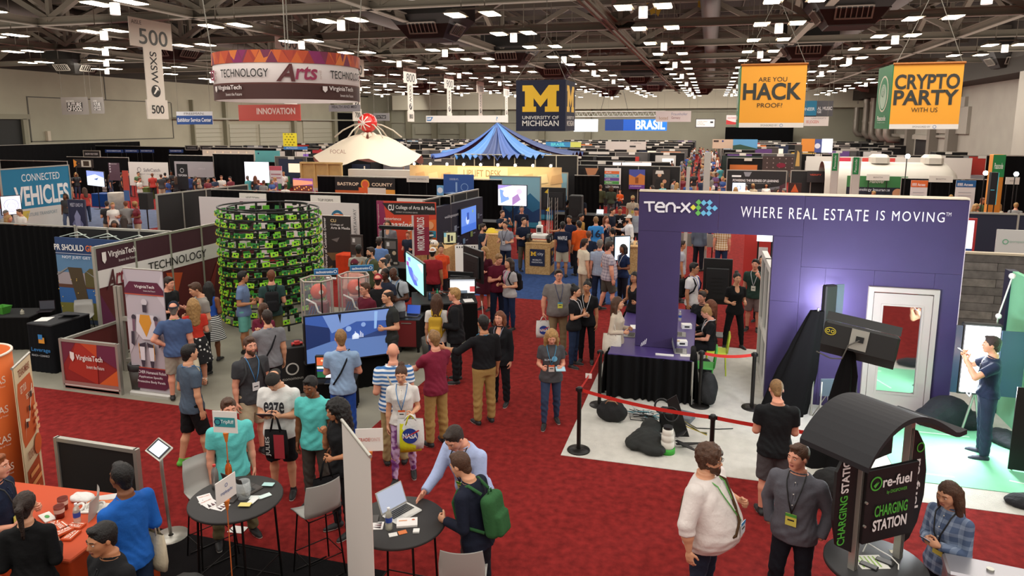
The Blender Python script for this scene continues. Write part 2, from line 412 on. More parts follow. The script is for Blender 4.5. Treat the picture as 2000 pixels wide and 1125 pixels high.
def hair_grid(style,v):
 k=('hair',style,v)
 if k in _LIB:return _LIB[k]
 big=style in('curly','afro','longcurly','wavy')
 lo=-.52 if style in('long','longcurly','wavy')else(-.4 if style=='pony' else-.2)
 G_=Grid((-.19,-.24,lo),(.19,.17,.24),v)
 t={'buzz':-.005,'curly':.018,'afro':.03,'longcurly':.02,'wavy':.006}.get(style,.0)
 G_.ell((0,-.018,.036),(.086+t,.104+t,.1+t),0)
 G_.cap((0,-.05,.0),(0,-.06,-.055),.062+t*.6,.05+t*.6,k=.02)
 if style in('short','messy','balding','buzz'):pass
 G_.ell((0,.135,-.05),(.082 if style in('short','buzz','balding','messy','curly','afro')else.07,.105,.12),.012,sub=True)
 if style in('short','buzz','balding','messy','curly','afro','pony','bun'):
  for sx in(-1,1):G_.ell((sx*.1,.03,-.055),(.04,.062,.06),.01,sub=True)
 if style=='messy' or style=='short':
  G_.ell((.01,.055,.105),(.05,.035,.022),.02)
 if style in('long','longcurly','wavy','bob'):
  L={'bob':-.13,'long':-.36,'wavy':-.36,'longcurly':-.3}[style];r={'longcurly':.062,'wavy':.046}.get(style,.04)
  for sx in(-1,1):
   G_.cap((sx*.06,-.02,.03),(sx*.085,-.03,-.08),r,r,k=.03);G_.cap((sx*.085,-.03,-.08),(sx*.1,-.005,L),r,r*.6,k=.03)
  G_.cap((0,-.08,0),(0,-.11,L),r*1.7,r*1.2,k=.04);G_.cap((-.05,-.08,0),(-.06,-.1,L*.98),r*1.2,r*.8,k=.04);G_.cap((.05,-.08,0),(.06,-.1,L),r*1.2,r*.8,k=.04)
 if style=='pony':
  G_.cap((0,-.11,.06),(0,-.155,.03),.026,.03,k=.01);G_.cap((0,-.155,.03),(.01,-.15,-.25),.032,.012,k=.02)
 if style=='bun':G_.ell((0,-.06,.135),(.045,.045,.04),.01)
 if style=='balding':G_.ell((0,.0,.13),(.066,.12,.055),.01,sub=True)
 if style not in('buzz',):
  X,Y,Z=np.meshgrid(*G_.ax,indexing='ij',sparse=True)
  if big:am,f=(.012 if style!='wavy' else.007),75
  else:am,f=(.004 if style=='messy' else.0022),110
  if style in('long','wavy','pony','bob'):G_.F+=.004*np.sin(X*170+np.sin(Z*12)*2)*np.cos(Y*150)
  if big or style=='messy':G_.F+=am*np.sin(X*f+2*np.sin(Y*f*.5))*np.sin(Y*f+1.3)*np.sin(Z*f+np.sin(X*f*.4))
  else:G_.F+=am*1.4*np.sin(X*f*1.4+np.sin(Y*30)*2)*np.sin(Y*f*.6+Z*40)
 _LIB[k]=G_.nets();return _LIB[k]
def beard_mesh(v):
 k=('beard',v)
 if k in _LIB:return _LIB[k]
 G_=Grid((-.09,-.03,-.16),(.09,.14,.02),v)
 G_.ell((0,.03,-.06),(.066,.072,.07),0);G_.cap((0,.078,-.1),(0,.074,-.13),.026,.018,k=.02)
 G_.ell((0,.1,-.056),(.022,.03,.010),.004,sub=True);G_.ell((0,.10,.02),(.05,.06,.058),.01,sub=True)
 S,X,Y,Z=G_.sl(G_.lo,G_.lo+G_.n*v);G_.F=np.maximum(G_.F,Z+.012+(np.abs(X)<.03)*.024);G_.F=np.maximum(G_.F,.02-Y)
 _LIB[k]=G_.nets();return _LIB[k]
ARM={'down':((.13,-.04,-1),(.04,.16,-1),'relax'),'bent':((.15,-.1,-1),(-.22,1,.05),'grip'),'phone':((.12,.12,-1),(-.6,.85,.3),'grip'),'cross':((.2,.25,-1),(-1,.42,.12),'fist'),'pocket':((.32,-.22,-1),(-.2,.3,-1),'relax'),'hip':((.6,-.3,-1),(-.75,.2,-.55),'relax'),'up':((.35,.5,.35),(-.2,.45,1),'fist'),'cam':((.3,.8,-.55),(-.62,.45,.85),'grip'),'point':((.25,.75,-.5),(-.1,1,-.05),'point'),'out':((.75,.35,-.6),(.55,.8,.1),'flat'),'reach':((.1,.8,-.75),(-.1,1,-.35),'flat'),'chin':((.05,.45,-1),(-.42,.25,1),'fist'),'back':((.15,-.4,-1),(-.75,-.5,-.6),'relax'),'type':((.12,.3,-1),(-.25,1,-.1),'relax'),'carry':((.12,-.06,-1),(.02,.1,-1),'grip'),'lap':((.2,.15,-1),(-.5,.8,-.45),'relax'),'lean':((.2,.45,-.9),(-.2,.5,-.9),'flat')}
LEG={'stand':(((.05,.0,-1),(.02,-.03,-1)),((.06,.0,-1),(.02,-.03,-1))),'wide':(((.18,.02,-1),(.1,-.03,-1)),((.16,.0,-1),(.1,-.04,-1))),'walk':(((.02,.4,-1),(.02,-.02,-1)),((.02,-.18,-1),(.02,-.55,-1))),'step':(((.05,.22,-1),(.03,.05,-1)),((.04,-.1,-1),(.02,-.28,-1))),'relaxed':(((.1,.12,-1),(.05,-.12,-1)),((.03,.0,-1),(.0,-.02,-1))),'sit':(((.14,1,-.06),(.02,-.08,-1)),((.12,1,-.04),(.04,.1,-1)))}
SKIN={'light':'#d39a78','pink':'#d9977c','tan':'#b67c58','brown':'#7c4c30','dark':'#4d2e1f'}
HAIRC={'black':'#15110f','dark':'#2b1d15','brown':'#4a2f1e','auburn':'#6b3a20','blond':'#a57e4c','sandy':'#86633c','grey':'#6f6a63','ginger':'#8a4a22','white':'#a8a29a'}
TS_F=((-.12,.15,.10,-.01),(-.02,.172,.118,-.01),(.08,.15,.105,0),(.18,.128,.092,0),(.30,.142,.115,.012),(.38,.15,.118,.02),(.46,.155,.09,.0),(.52,.12,.07,-.01),(.565,.062,.055,-.015))
TS_M=((-.12,.145,.10,0),(-.02,.163,.115,0),(.08,.155,.108,.0),(.18,.15,.104,0),(.32,.172,.118,.005),(.44,.185,.105,0),(.51,.155,.08,-.01),(.565,.066,.06,-.015))
def torso(gr,RT,hip,g,w,infl,zlo,zhi,k=.0,flare=0,wr=0):
 T=np.array(TS_F if g=='f' else TS_M);zs=T[:,0]
 q=gr.sl(np.array([-.45,-.42,.2+hip[2]-.92]),np.array([.45,.75,hip[2]+.75]));S,X,Y,Z=q
 x,y,z=X-hip[0],Y-hip[1],Z-hip[2]
 if RT is not None:x,y,z=(RT[0,0]*x+RT[1,0]*y+RT[2,0]*z,RT[0,1]*x+RT[1,1]*y+RT[2,1]*z,RT[0,2]*x+RT[1,2]*y+RT[2,2]*z)
 x,y,z=np.broadcast_arrays(x,y,z)
 belly=np.exp(-((zs-.12)/.2)**2)
 rx=np.interp(z,zs,T[:,1]*(1+(w-1)*(.5+.6*belly)))+infl;ry=np.interp(z,zs,T[:,2]*(1+(w-1)*(.5+1.1*belly)))+infl;yo=np.interp(z,zs,T[:,3]+(w-1)*.13*belly)
 if flare:f=np.clip(.12-z,0,.8)*flare;rx=rx+f;ry=ry+f
 d=(np.sqrt((x/rx)**2+((y-yo)/ry)**2)-1)*np.minimum(rx,ry)*.92
 if wr:
  d=d+wr*.8*np.sin(z*46+14*np.sin(x*7+y*5+1)+9*y)*np.exp(-((z-.08)/.2)**2)*(.4+.6*np.sin(x*13+2))+wr*.6*np.sin(x*38+z*27+2.5*np.sin(z*14))*np.cos(y*20+z*9)
 d=np.maximum(d,z-zhi);d=np.maximum(d,zlo-z)
 gr.mix(S,d.astype(np.float32),k)
def nrm(a):a=np.array(a,float);return a/np.linalg.norm(a)
def skel(o):
 g=o['g'];lean=o['lean'];J={}
 ls=LEG[o['legs']]
 legs=[]
 for sx,(th,sh)in((1,ls[0]),(-1,ls[1])):
  th=nrm(th)*[sx,1,1];sh=nrm(sh)*[sx,1,1];h=np.array([sx*.088,0,0]);kn=h+th*.43;an=kn+sh*.41;legs.append([h,kn,an])
 mz=min(l[2][2]for l in legs);hz=.085-mz;hip=np.array([0,0,hz])
 J['legs']=[[p+[0,0,hz]for p in l]for l in legs];J['hip']=hip+[0,0,.0]
 RT=rot('x',-math.radians(lean))@rot('y',math.radians(o.get('tilt',0)))
 J['RT']=RT;T=lambda p:hip+RT@np.array(p,float)
 J['T']=T
 sw=(.168 if g=='f' else.19)*(1+(o['w']-1)*.35);J['arms']=[]
 for sx,a in((1,o['ar']),(-1,o['al'])):
  u,f,c=ARM[a];s_=T((sx*sw,-.01,.465));tw=1+.0*sx
  u=np.array(u,float)
  if o['w']>1.15:u=u+[.25*(o['w']-1)*2,0,0]
  u=nrm(u)*[sx,1,1];f=nrm(f)*[sx,1,1]
  R2=rot('x',-math.radians(lean*.5));u=R2@u;f=R2@f if a in('phone','cross','chin','cam','bent')else f
  e=s_+u*.285;w_=e+f*.25;J['arms'].append((s_,e,w_,f,c,sx,a))
 nb=T((0,-.015,.54));hr=rot('z',math.radians(o['hy']))@rot('x',-math.radians(o['hp']))
 Rh=rot('x',-math.radians(lean*.5))@hr
 J['nb']=nb;J['Rh']=Rh;J['hc']=nb+rot('x',-math.radians(lean*.6))@np.array([0,.02,.0])+Rh@np.array([0,.02,.185])
 return J
def place(V,R,t,sc_=1):return V@(R.T)*sc_+t
def hand_frame(f,sx,a):
 z=-nrm(f);up=np.array([0,0,1.])if abs(f[2])<.85 else np.array([0,1.,0])
 y=nrm(up-z*(up@z));x=np.cross(y,z);R=np.stack([x,y,z],1)
 return R
def body_parts(o,v,fine=True):
 """returns dict part -> (V, Q, material indices) in body space"""
 g,w=o['g'],o['w'];J=skel(o);T=J['T'];RT=J['RT'];hip=J['hip'];out={}
 pts=np.array([p for l in J['legs']for p in l]+[p for a in J['arms']for p in a[:3]]+[J['hc'],J['nb']])
 lo=pts.min(0)-.3*np.array([1,1,.4]);hi=pts.max(0)+.3*np.array([1,1,.8]);lo[2]=-.02;lo[:2]-=(w-1)*.2;hi[:2]+=(w-1)*.25
 lo[1]=min(lo[1],-.3);hi[1]=max(hi[1],.3)
 top,bot=o['top'],o['bot'];fm=.88 if g=='f' else 1;lw=1+(w-1)*.6
 B=Grid(lo,hi,v)
 torso(B,RT,hip,g,w,0,-.1,.6,0)
 B.cap(T((0,-.015,.5)),J['hc']+J['Rh']@np.array([0,-.025,-.09]),.056*fm,.05*fm,k=.03)
 for(s_,e,w_,f,c,sx,a)in J['arms']:
  B.cap(s_,e,.052*fm*lw,.041*fm*lw,k=.04);B.cap(e,e+f*.1,.041*fm*lw,.04*fm*lw,k=.02);B.cap(e+f*.08,w_,.04*fm*lw,.025*fm,k=.02)
 for(h,kn,an)in J['legs']:
  h=h+[0,0,-.02]
  B.cap(h,kn,.082*lw,.054,k=.03);c1=kn+(an-kn)*.3+np.array([0,-.012,0]);B.cap(kn,c1,.05,.056,k=.02);B.cap(c1,an,.056,.034,k=.02)
  B.cap(an,an+[0,0,-.04],.034,.036,k=.01)
 V,Q=B.nets();mi=np.zeros(len(Q),int)
 if fine:
  hv=.0085 if v<.016 else.0115;VV,QQ,MM=[V],[Q],[mi];n=len(V)
  a,b,c=head_mesh(hv,g);VV.append(place(a,J['Rh'],J['hc']));QQ.append(b+n);MM.append(c);n+=len(a)
  for(s_,e,w_,f,cu,sx,aa)in J['arms']:
   if aa=='pocket' and bot[0]!='none':continue
   a,b=hand_mesh(.0055 if v<.016 else.0075,cu);a=a*[1,1,1];R=hand_frame(f,sx,aa)
   a=a.copy()
   if sx<0:a[:,0]*=-1;b=b[:,::-1]
   a=a*(.93 if g=='f' else 1)
   VV.append(place(a,R,w_-nrm(f)*0));QQ.append(b+n);MM.append(np.zeros(len(b),int));n+=len(a)
  V,Q,mi=np.concatenate(VV),np.concatenate(QQ),np.concatenate(MM)
 else:
  G2=B;a,b,c=head_mesh(.02,g);c=c*0;k=len(V);V=np.concatenate([V,place(a,J['Rh'],J['hc'])]);Q=np.concatenate([Q,b+k]);mi=np.zeros(len(Q),int)
  H=Grid(lo,hi,v)
  for(s_,e,w_,f,cu,sx,aa)in J['arms']:H.cap(w_,w_+nrm(f)*.09,.03,.026)
  a,b=H.nets();k=len(V);V=np.concatenate([V,a]);Q=np.concatenate([Q,b+k]);mi=np.zeros(len(Q),int)
 out['body']=(V,Q,mi)
 wr=.0055 if v<.016 else(.004 if v<.023 else 0)
 if top[0]!='none':
  S=Grid(lo,hi,v);ty=top[0];inf={'tight':.008,'blazer':.026,'hoodie':.03,'tank':.008}.get(ty,.015)
  hem={'dress':-.42,'blazer':-.14,'tuck':.0,'polo':-.1,'tank':-.06,'crop':.02}.get(ty,-.1)
  hem=o.get('hem',hem)
  torso(S,RT,hip,g,w,inf,hem,.555,0,flare=.16 if ty!='dress' else.32,wr=wr)
  if ty!='tank':
   fr={'long':2,'blazer':2,'hoodie':2,'roll':1.35,'plaid':2}.get(ty,.62 if ty!='tight' else.45)
   fr=o.get('sleeve',fr)
   for(s_,e,w_,f,cu,sx,aa)in J['arms']:
    if fr<=1:
     en=s_+(e-s_)*fr;S.cap(s_,en,.06*fm*lw+inf*.6,(.054*fm*lw)+inf*.7,k=.03,cut=True)
    else:
     S.cap(s_,e,.06*fm*lw+inf*.5,.048*fm*lw+inf*.6,k=.03);en=e+(w_-e)*min(1,fr-1 if fr<2 else.97);S.cap(e,en,.048*fm*lw+inf*.6,.034*lw+inf*.7,k=.015,cut=True)
     if fr<2:S.cap(en-nrm(f)*.03,en,.052*lw,.052*lw,k=.004,cut=True)
  S.cap(T((0,.0,.55)),T((0,.01,.66)),.05 if ty!='tank' else.1,.075,sub=True)
  if ty in('tank','dress','vneck','blazer','tight'):S.ell(T((0,.1,.50)),(.055,.09,.09),.01,sub=True)
  out['shirt']=S.nets()
  if ty in('polo','roll','plaid','blazer','tuck','long')or top[2:]==('collar',):
   Cg=Grid(T((0,0,.55))-.15,T((0,0,.55))+.15,min(v,.012));
   for i in range(14):
    t0=2*math.pi*i/14;t1=2*math.pi*(i+1)/14;pt=lambda t:T((.07*math.sin(t),-.018-.066*math.cos(t),.555-.022*math.cos(math.pi-t)*-1*.9))
    Cg.cap(pt(t0),pt(t1),.013,.013,k=.004)
   V1,Q1=out['shirt'];a,b=Cg.nets();out['shirt']=(np.concatenate([V1,a]),np.concatenate([Q1,b+len(V1)]))
 if bot[0]!='none':
  P=Grid(lo,hi,v);ty=bot[0]
  if ty=='skirt':
   torso(P,None if o['legs']!='sit' else RT,hip,g,w,.012,-.42,.12,0,flare=.26,wr=wr*1.3)
  else:
   torso(P,None,hip,g,w,.006,-.1,.04,0)
   i={'legg':.006,'slim':.012}.get(ty,.02)
   for(h,kn,an)in J['legs']:
    h=h+[0,0,-.02]
    if ty=='short':P.cap(h,h+(kn-h)*1.0,.088*lw+i,.066+i*1.3,k=.03,cut=True)
    else:
     c1=kn+(an-kn)*.35+np.array([0,-.01,0])
     P.cap(h,kn,.085*lw+i*.8,.054+i,k=.03);P.cap(kn,c1,.054+i,.052+i,k=.02);P.cap(c1,an+[0,0,.0],.052+i,(.036 if ty in('legg','slim')else.05)+i*.6,k=.015,cut=True)
   if wr:
    Sx=P.sl(P.lo,P.lo+P.n*v);_,X,Y,Z=Sx;P.F+=wr*.8*np.sin(Z*60+4*np.sin(X*20+Y*11))*np.exp(-((Z-.3)/.35)**2)
  out['trousers']=P.nets()
 for n_,(h,kn,an)in enumerate(J['legs']):
  d=(an-kn);lift=an[2]-.085;ang=0 if lift<.02 else-min(1.0,lift*4)
  sx=1 if n_==0 else-1;Rz=rot('z',-sx*.18);Rx=rot('x',ang);R=Rz@Rx
  Sg=Grid((-.07,-.1,-.01),(.07,.22,.13),max(.009,v*.6));
  Sg.cap((0,-.035,.04),(0,.12,.028),.04,.036,k=0);Sg.cap((0,.05,.03),(0,.165,.02),.042,.03,k=.02);Sg.cap((0,-.01,.05),(0,0,.1),.042,.038,k=.02)
  _,X,Y,Z=Sg.sl(Sg.lo,Sg.lo+Sg.n*Sg.v);Sg.F=np.maximum(Sg.F,.002-Z+0*X+0*Y)
  a,b=Sg.nets();ctr=a[b].mean(1);mi_=(ctr[:,2]<.018).astype(int)
  out['shoe%d'%n_]=(place(a,R,an+R@np.array([0,0,-.085])),b,mi_)
 if o['hair'][1]!='bald':
  a,b=hair_grid(o['hair'][1],.011 if v<.016 else.0135);out['hair']=(place(a,J['Rh'],J['hc']),b)
 if 'beard' in o['ex']:
  a,b=beard_mesh(.009);out['beard']=(place(a,J['Rh'],J['hc']),b)
 return out,J
def sole(c):return plain(c)
def parse(a):
 p=a.split(':');return tuple(p)
PEOPLE=[]
def person(hx,hy,H=1.75,yaw=0,arms='down down',legs='stand',top='tee:#888888',bot='long:#222222',hair='dark:short',skin='light',ex='',label='',w=1.0,g='m',lean=0,hp=0,hy_=0,lod=None,shoes='#1b1b1c',ztop=None,at=None,group=None,name='person',**kw):
 """hx, hy: pixel of the top of the head; yaw: 0 faces the camera, 90 faces right in the picture, 180 away"""
 ar,al=arms.split()
 o=dict(g=g,w=w,lean=lean,ar=ar,al=al,legs=legs,top=parse(top),bot=parse(bot),hair=parse(hair),ex=ex,hp=hp,hy=hy_);o.update(kw)
 s_=H/1.75
 J=skel(o);zt=(J['hc']+J['Rh']@np.array([0,-.01,.125]));
 ztw=ztop if ztop is not None else zt[2]*s_;dz=ztw-zt[2]*s_
 p=G(hx,hy,ztw)if at is None else np.array([at[0],at[1],ztw])
 az=math.atan2(p[0],p[1])
 rz=math.pi-az+math.radians(yaw)
 c,s2=math.cos(rz),math.sin(rz);off=np.array([c*zt[0]-s2*zt[1],s2*zt[0]+c*zt[1]])*s_
 if at is not None:off=off*0
 pos=(p[0]-off[0],p[1]-off[1],dz)
 dist=math.hypot(*pos[:2]);px=FPX*H/dist
 v=.011 if dist<9 else(.0135 if dist<13.5 else(.019 if dist<22 else.024))
 root=thing(name,label or 'person','person',pos,rz,group);root.scale=(s_,)*3
 parts,J=body_parts(o,v)
 sk=SKIN[skin];skm=mat('skin_'+skin,sk,.5,vary=.06,vscale=9,spec=.35)
 lip=mat('lips_'+skin,{'light':'#b06a58','pink':'#b0655a','tan':'#8f5446','brown':'#6b3b30','dark':'#44241f'}[skin],.45)
 me=np_mesh('body',*parts['body'][:2],[skm,lip,mat('eye_white','#d8d2c8',.3),mat('iris','#1d120c',.2)],parts['body'][2])
 def link(n,m):q=bpy.data.objects.new(n,m);COL.objects.link(q);q.parent=root;return q
 link('body',me)
 def cm(spec):
  c=spec[1]
  if len(spec)>2 and spec[2]in('stripe','plaid','dots','camo'):
   return mat('cloth_'+spec[2],c,.85,kind=spec[2],col2=spec[3],scale=float(spec[4])if len(spec)>4 else 14)
  return cloth(c)
 if 'shirt' in parts:link({'dress':'dress','blazer':'jacket','tank':'tank_top'}.get(o['top'][0],'shirt'),np_mesh('shirt',*parts['shirt'],[cm(o['top'])]))
 if 'trousers' in parts:link({'short':'shorts','skirt':'skirt','legg':'leggings'}.get(o['bot'][0],'trousers'),np_mesh('trousers',*parts['trousers'],[cm(o['bot'])]))
 for n_ in(0,1):link('shoe',np_mesh('shoe',*parts['shoe%d'%n_][:2],[plain(shoes),plain(kw.get('sole','#cfcac2'))],parts['shoe%d'%n_][2]))
 hc=HAIRC[o['hair'][0]]
 hm=mat('hair_'+o['hair'][0],hc,.55,bump=.5,bscale=90,vary=.25,vscale=40,spec=.4)
 if 'hair' in parts and 'cap:' not in ex:link('hair',np_mesh('hair',*parts['hair'],[hm]))
 elif 'hair' in parts:
  V,Q=parts['hair'];L=(V-J['hc'])@J['Rh'];keep=L[Q].mean(1)[:,2]<.045;link('hair',np_mesh('hair',V,Q[keep],[hm]))
 if 'beard' in parts:link('beard',np_mesh('beard',*parts['beard'],[hm]))
 Mh=Matrix(J['Rh'].tolist()).to_4x4();Mh.translation=Vector(J['hc'])
 if v<.0235 and o['hair'][1]!='x':
  b=MB();b.m=Mh
  for sx in(-1,1):b.tube([(sx*.014,.1,.031),(sx*.03,.097,.037),(sx*.046,.085,.032)],.0032,5)
  b.build('eyebrows',hm,root)
 T=J['T'];fat=(w-1)
 TSx=TS_F if g=='f' else TS_M
 def FZ(z):B_=math.exp(-((z-.12)/.2)**2);return np.interp(z,[r_[0]for r_ in TSx],[r_[2]+r_[3]for r_ in TSx])*(1+fat*(.5+1.1*B_))+fat*.13*B_
 if v<.014 and o['top'][0]in('long','roll','plaid','polo','tuck'):
  b=MB();z_=(.5,.44,.38,.32)if o['top'][0]in('polo','tuck')else(.5,.4,.3,.2,.1,.0,-.07)
  for z in z_:p_=T((.0,FZ(z)+.02,z));b.sphere(p_,.007,8)
  b.build('buttons',plain('#d8d4cc' if o['top'][0]!='polo' else o['top'][1]),root)
  b=MB();b.tube([T((.012,FZ(z)+.012,z))for z in z_],.009,4);b.tube([T((-.012,FZ(z)+.012,z))for z in z_],.009,4);b.build('placket',cm(o['top']),root)
 for e in ex.split():
  a=e.split(':')
  if a[0]=='cap':
   b=MB();b.m=Mh@(Matrix.Rotation(math.pi,4,'Z')if 'back' in a else Matrix())
   b.lathe([(.0005,.142),(.03,.138),(.06,.118),(.083,.085),(.093,.055),(.094,.04)],18,(0,-.012))
   b.cyl((0,-.012,.14),(0,-.012,.148),.008,n=8)
   vs=[];
   for i in range(9):
    t=math.pi*(.18+.64*i/8);vs+=[(.09*math.cos(t),-.012+.09*math.sin(t),.062),(.09*math.cos(t),.03+.125*math.sin(t),.05),(.09*math.cos(t),.03+.125*math.sin(t),.044),(.09*math.cos(t),-.012+.09*math.sin(t),.052)]
   b.add(vs,[(i*4+j,(i+1)*4+j,(i+1)*4+(j+1)%4,i*4+(j+1)%4)for i in range(8)for j in range(4)])
   b.build('cap',cloth(a[1]),root)
  elif a[0]=='glasses':
   b=MB();b.m=Mh
   for sx in(-1,1):
    b.tube([(sx*.032+.022*math.cos(t),.106,.012+.017*math.sin(t))for t in np.linspace(0,2*math.pi,13)[:-1]],.0022,5,close=True)
    b.cyl((sx*.054,.104,.018),(sx*.08,-.01,.012),.002,n=5)
   b.cyl((-.01,.108,.014),(.01,.108,.014),.002,n=5);b.build('glasses',plain('#141210'),root)
  elif a[0]=='lan':
   front=lambda x,z,o_=.03:T((x,FZ(z)+o_-abs(x)*.12,z))
   b=MB()
   b.tube([T((-.06,-.05,.56)),T((-.078,.02,.562)),T((-.076,FZ(.5)+.03,.515)),front(-.066,.46,.04),front(-.035,.34,.036),front(0,.22,.034)],.0065,4)
   b.tube([T((.06,-.05,.56)),T((.078,.02,.562)),T((.076,FZ(.5)+.03,.515)),front(.066,.46,.04),front(.035,.34,.036),front(0,.22,.034)],.0065,4);b.tube([T((-.06,-.05,.56)),T((0,-.1,.56)),T((.06,-.05,.56))],.006,4)
   b.build('lanyard',plain(a[1]),root)
   if len(a)>2:
    c=front(0,.17,.035);b=MB();b.m=Matrix.Translation(Vector(c))@Matrix(RT4(J));b.box((-.05,0,-.07),(.05,.004,.05));b.cur=1;b.box((-.05,.004,.02),(.05,.006,.05));b.cur=2
    b.box((-.03,.004,-.02),(.03,.006,-.005));b.build('badge',[plain(a[2]),plain(a[3]if len(a)>3 else a[2]),plain('#2a2a2a')],root)
  elif a[0]=='strap':
   sx=-1 if 'l' in a[2:]else 1;b=MB();r_=1+fat*.8
   b.tube([T(p_)for p_ in((sx*.1,-.04,.545),(sx*.1,FZ(.5)+.035,.52),(sx*.075,FZ(.42)+.028,.43),(sx*.03,FZ(.33)+.032,.33),(-sx*.03,FZ(.22)+.032,.22),(-sx*.11,FZ(.12)+.0,.12),(-sx*.17*r_,.06+fat*.1,-.02))],.014,5)
   b.tube([T(p_)for p_ in((sx*.1,-.04,.535),(sx*.08,-.115,.42),(0,-.14*r_,.25),(-sx*.11,-.13*r_,.08),(-sx*.17*r_,.06,-.02))],.014,5);b.build('shoulder_strap',cloth(a[1]),root)
  elif a[0]=='pack':
   t=thing('backpack',ex and kw.get('packlabel')or 'backpack worn by '+(label or 'a person'),'backpack',pos,rz);t.scale=(s_,)*3
   gb=Grid((-.22,-.42,.85),(.22,.1,1.55),.016 if v>.02 else.012)if lean<8 else Grid((-.3,-.5,.7),(.3,.5,1.6),.016)
   gb.rbox(T((0,-.23-fat*.1,.24)),(.135,.075,.21),.06,M=J['RT']);gb.rbox(T((0,-.315-fat*.1,.16)),(.105,.035,.11),.03,k=.008,M=J['RT'])
   a_,b_=gb.nets();q=bpy.data.objects.new('bag',np_mesh('bag',a_,b_,[cloth(a[1])]));COL.objects.link(q);q.parent=t
   for sx in(-1,1):
    b=MB();b.tube([T(p_)for p_ in((sx*.07,-.17,.46),(sx*.095,-.05,.55),(sx*.105,.07,.5),(sx*.12,.14,.38),(sx*.16,.1,.25),(sx*.17,-.02,.16),(sx*.12,-.17,.1))],.018,5);b.build('strap',cloth(a[2]if len(a)>2 else a[1]),t)
   b=MB();b.tube([T((-.03,-.22,.45)),T((-.02,-.23,.49)),T((.02,-.23,.49)),T((.03,-.22,.45))],.008,5);b.build('grab_handle',cloth(a[1]),t)
 if ztop is None:pass
 root['_j']=0;del root['_j']
 hands=[]
 for(s_2,e,w_,f,cu,sx,aa)in J['arms']:hands.append(tuple(root_world(pos,rz,s_,w_+nrm(f)*.08)))
 return dict(root=root,pos=pos,rz=rz,s=s_,J=J,hands=hands,T=lambda p_:root_world(pos,rz,s_,T(p_)))
def RT4(J):
 M=Matrix(J['RT'].tolist()).to_4x4();return M
def root_world(pos,rz,s_,p):
 c,s2=math.cos(rz),math.sin(rz);return np.array([pos[0]+s_*(c*p[0]-s2*p[1]),pos[1]+s_*(s2*p[0]+c*p[1]),pos[2]+s_*p[2]])
_FAR={}
def far_lib(key):
 if key in _FAR:return _FAR[key]
 g,ar,al,legs,hair,bt,tp=key
 o=dict(g=g,w=1.0,lean=0,ar=ar,al=al,legs=legs,top=(tp,''),bot=(bt,''),hair=('x',hair),ex='',hp=8,hy=0)
 parts,J=body_parts(o,.034,fine=False)
 VV,QQ,MM=[],[],[];n=0
 for nme,s_ in(('body',0),('shirt',1),('trousers',2),('hair',3),('shoe0',4),('shoe1',4)):
  if nme not in parts:continue
  V,Q=parts[nme][:2];VV.append(V);QQ.append(Q+n);MM.append(np.full(len(Q),s_));n+=len(V)
 me=np_mesh('visitor',np.concatenate(VV),np.concatenate(QQ),[plain('#888888')]*1,None)
 for i in range(4):me.materials.append(None)
 me.polygons.foreach_set('material_index',np.concatenate(MM).astype(np.int32));_FAR[key]=me;return me
CN={'#1c1d22':'black','#e6e2da':'white','#8c8c8a':'grey','#2f4f8f':'blue','#b8352c':'red','#23324d':'navy','#d9692c':'orange','#4d6b46':'green','#b7a58a':'beige','#6b4a7a':'purple','#4aa3a8':'teal','#3a3a3c':'charcoal','#7ba0cc':'light blue','#7a2230':'maroon'}
def far(x,y,rz=0,top='#8c8c8a',bot='#23324d',hair='dark',hs='short',g='m',arms='down down',legs='stand',skin='light',bt='long',tp='tee',H=1.72,label='',group=None,z=0):
 ar,al=arms.split();me=far_lib((g,ar,al,legs,hs,bt,tp))
 o=bpy.data.objects.new('person',me);COL.objects.link(o);o.location=(x,y,z);o.rotation_euler=(0,0,rz);o.scale=(H/1.75,)*3
 for i,m in enumerate((plain(SKIN[skin]),plain(top),plain(bot),plain(HAIRC[hair]),plain('#1b1b1c'))):
  o.material_slots[i].link='OBJECT';o.material_slots[i].material=m
 return tag(o,label,'person',group)
def slab(name,rects,z1,m,parent=None,poly=None):
 b=MB()
 for x0,y0,x1,y1 in rects:b.box((x0,y0,z1-.006),(x1,y1,z1))
 if poly:b.prism(poly,z1-.006,z1)
 return struct(name,b,m,parent)
CONC=mat('concrete_floor','#8b8778',.55,vary=.18,vscale=1.2,bump=.1,bscale=30)
RED=mat('red_carpet','#822523',.95,vary=.28,vscale=9,bump=.6,bscale=120,spec=.1)
b=MB();b.box((-66,-4,-.2),(40,124,0));struct('floor',b,CONC)
slab('red_carpet',[(-60,6.37,38,9.58),(-3.25,-3,38,6.37),(-5.12,9.58,-1.95,18.6),(-60,16.35,-5.12,18.95),(-60,18.95,-6.9,24.2),(-1.75,18.4,38,30),(-1.95,15.9,-1.75,18.6),(-1.75,15.6,6,18.4),(-60,24.2,-1.75,122),(-1.75,30,38,122)],.008,RED)
slab('blue_carpet',[(-6.9,18.6,-1.76,24.2)],.010,mat('blue_carpet','#334a78',.95,vary=.2,vscale=7,bump=.5,bscale=120,spec=.1))
slab('black_carpet',[(-12,-3,-3.25,6.37)],.010,mat('black_carpet','#141213',.95,vary=.2,bump=.5,bscale=120,spec=.1))
slab('white_carpet',[(-1.95,9.58,7.5,15.6)],.014,mat('white_carpet','#cfcbc2',.95,vary=.07,vscale=6,bump=.5,bscale=110,spec=.1))
GRN=mat('green_screen_cloth','#80c99e',.8,vary=.05)
slab('green_floor',[(2.75,10.15,5.3,12.2)],.022,GRN)
slab('blue_grey_carpet',[(-40,24.6,-25.5,33)],.012,mat('slate_carpet','#55607c',.95,vary=.2,bump=.4,bscale=100))
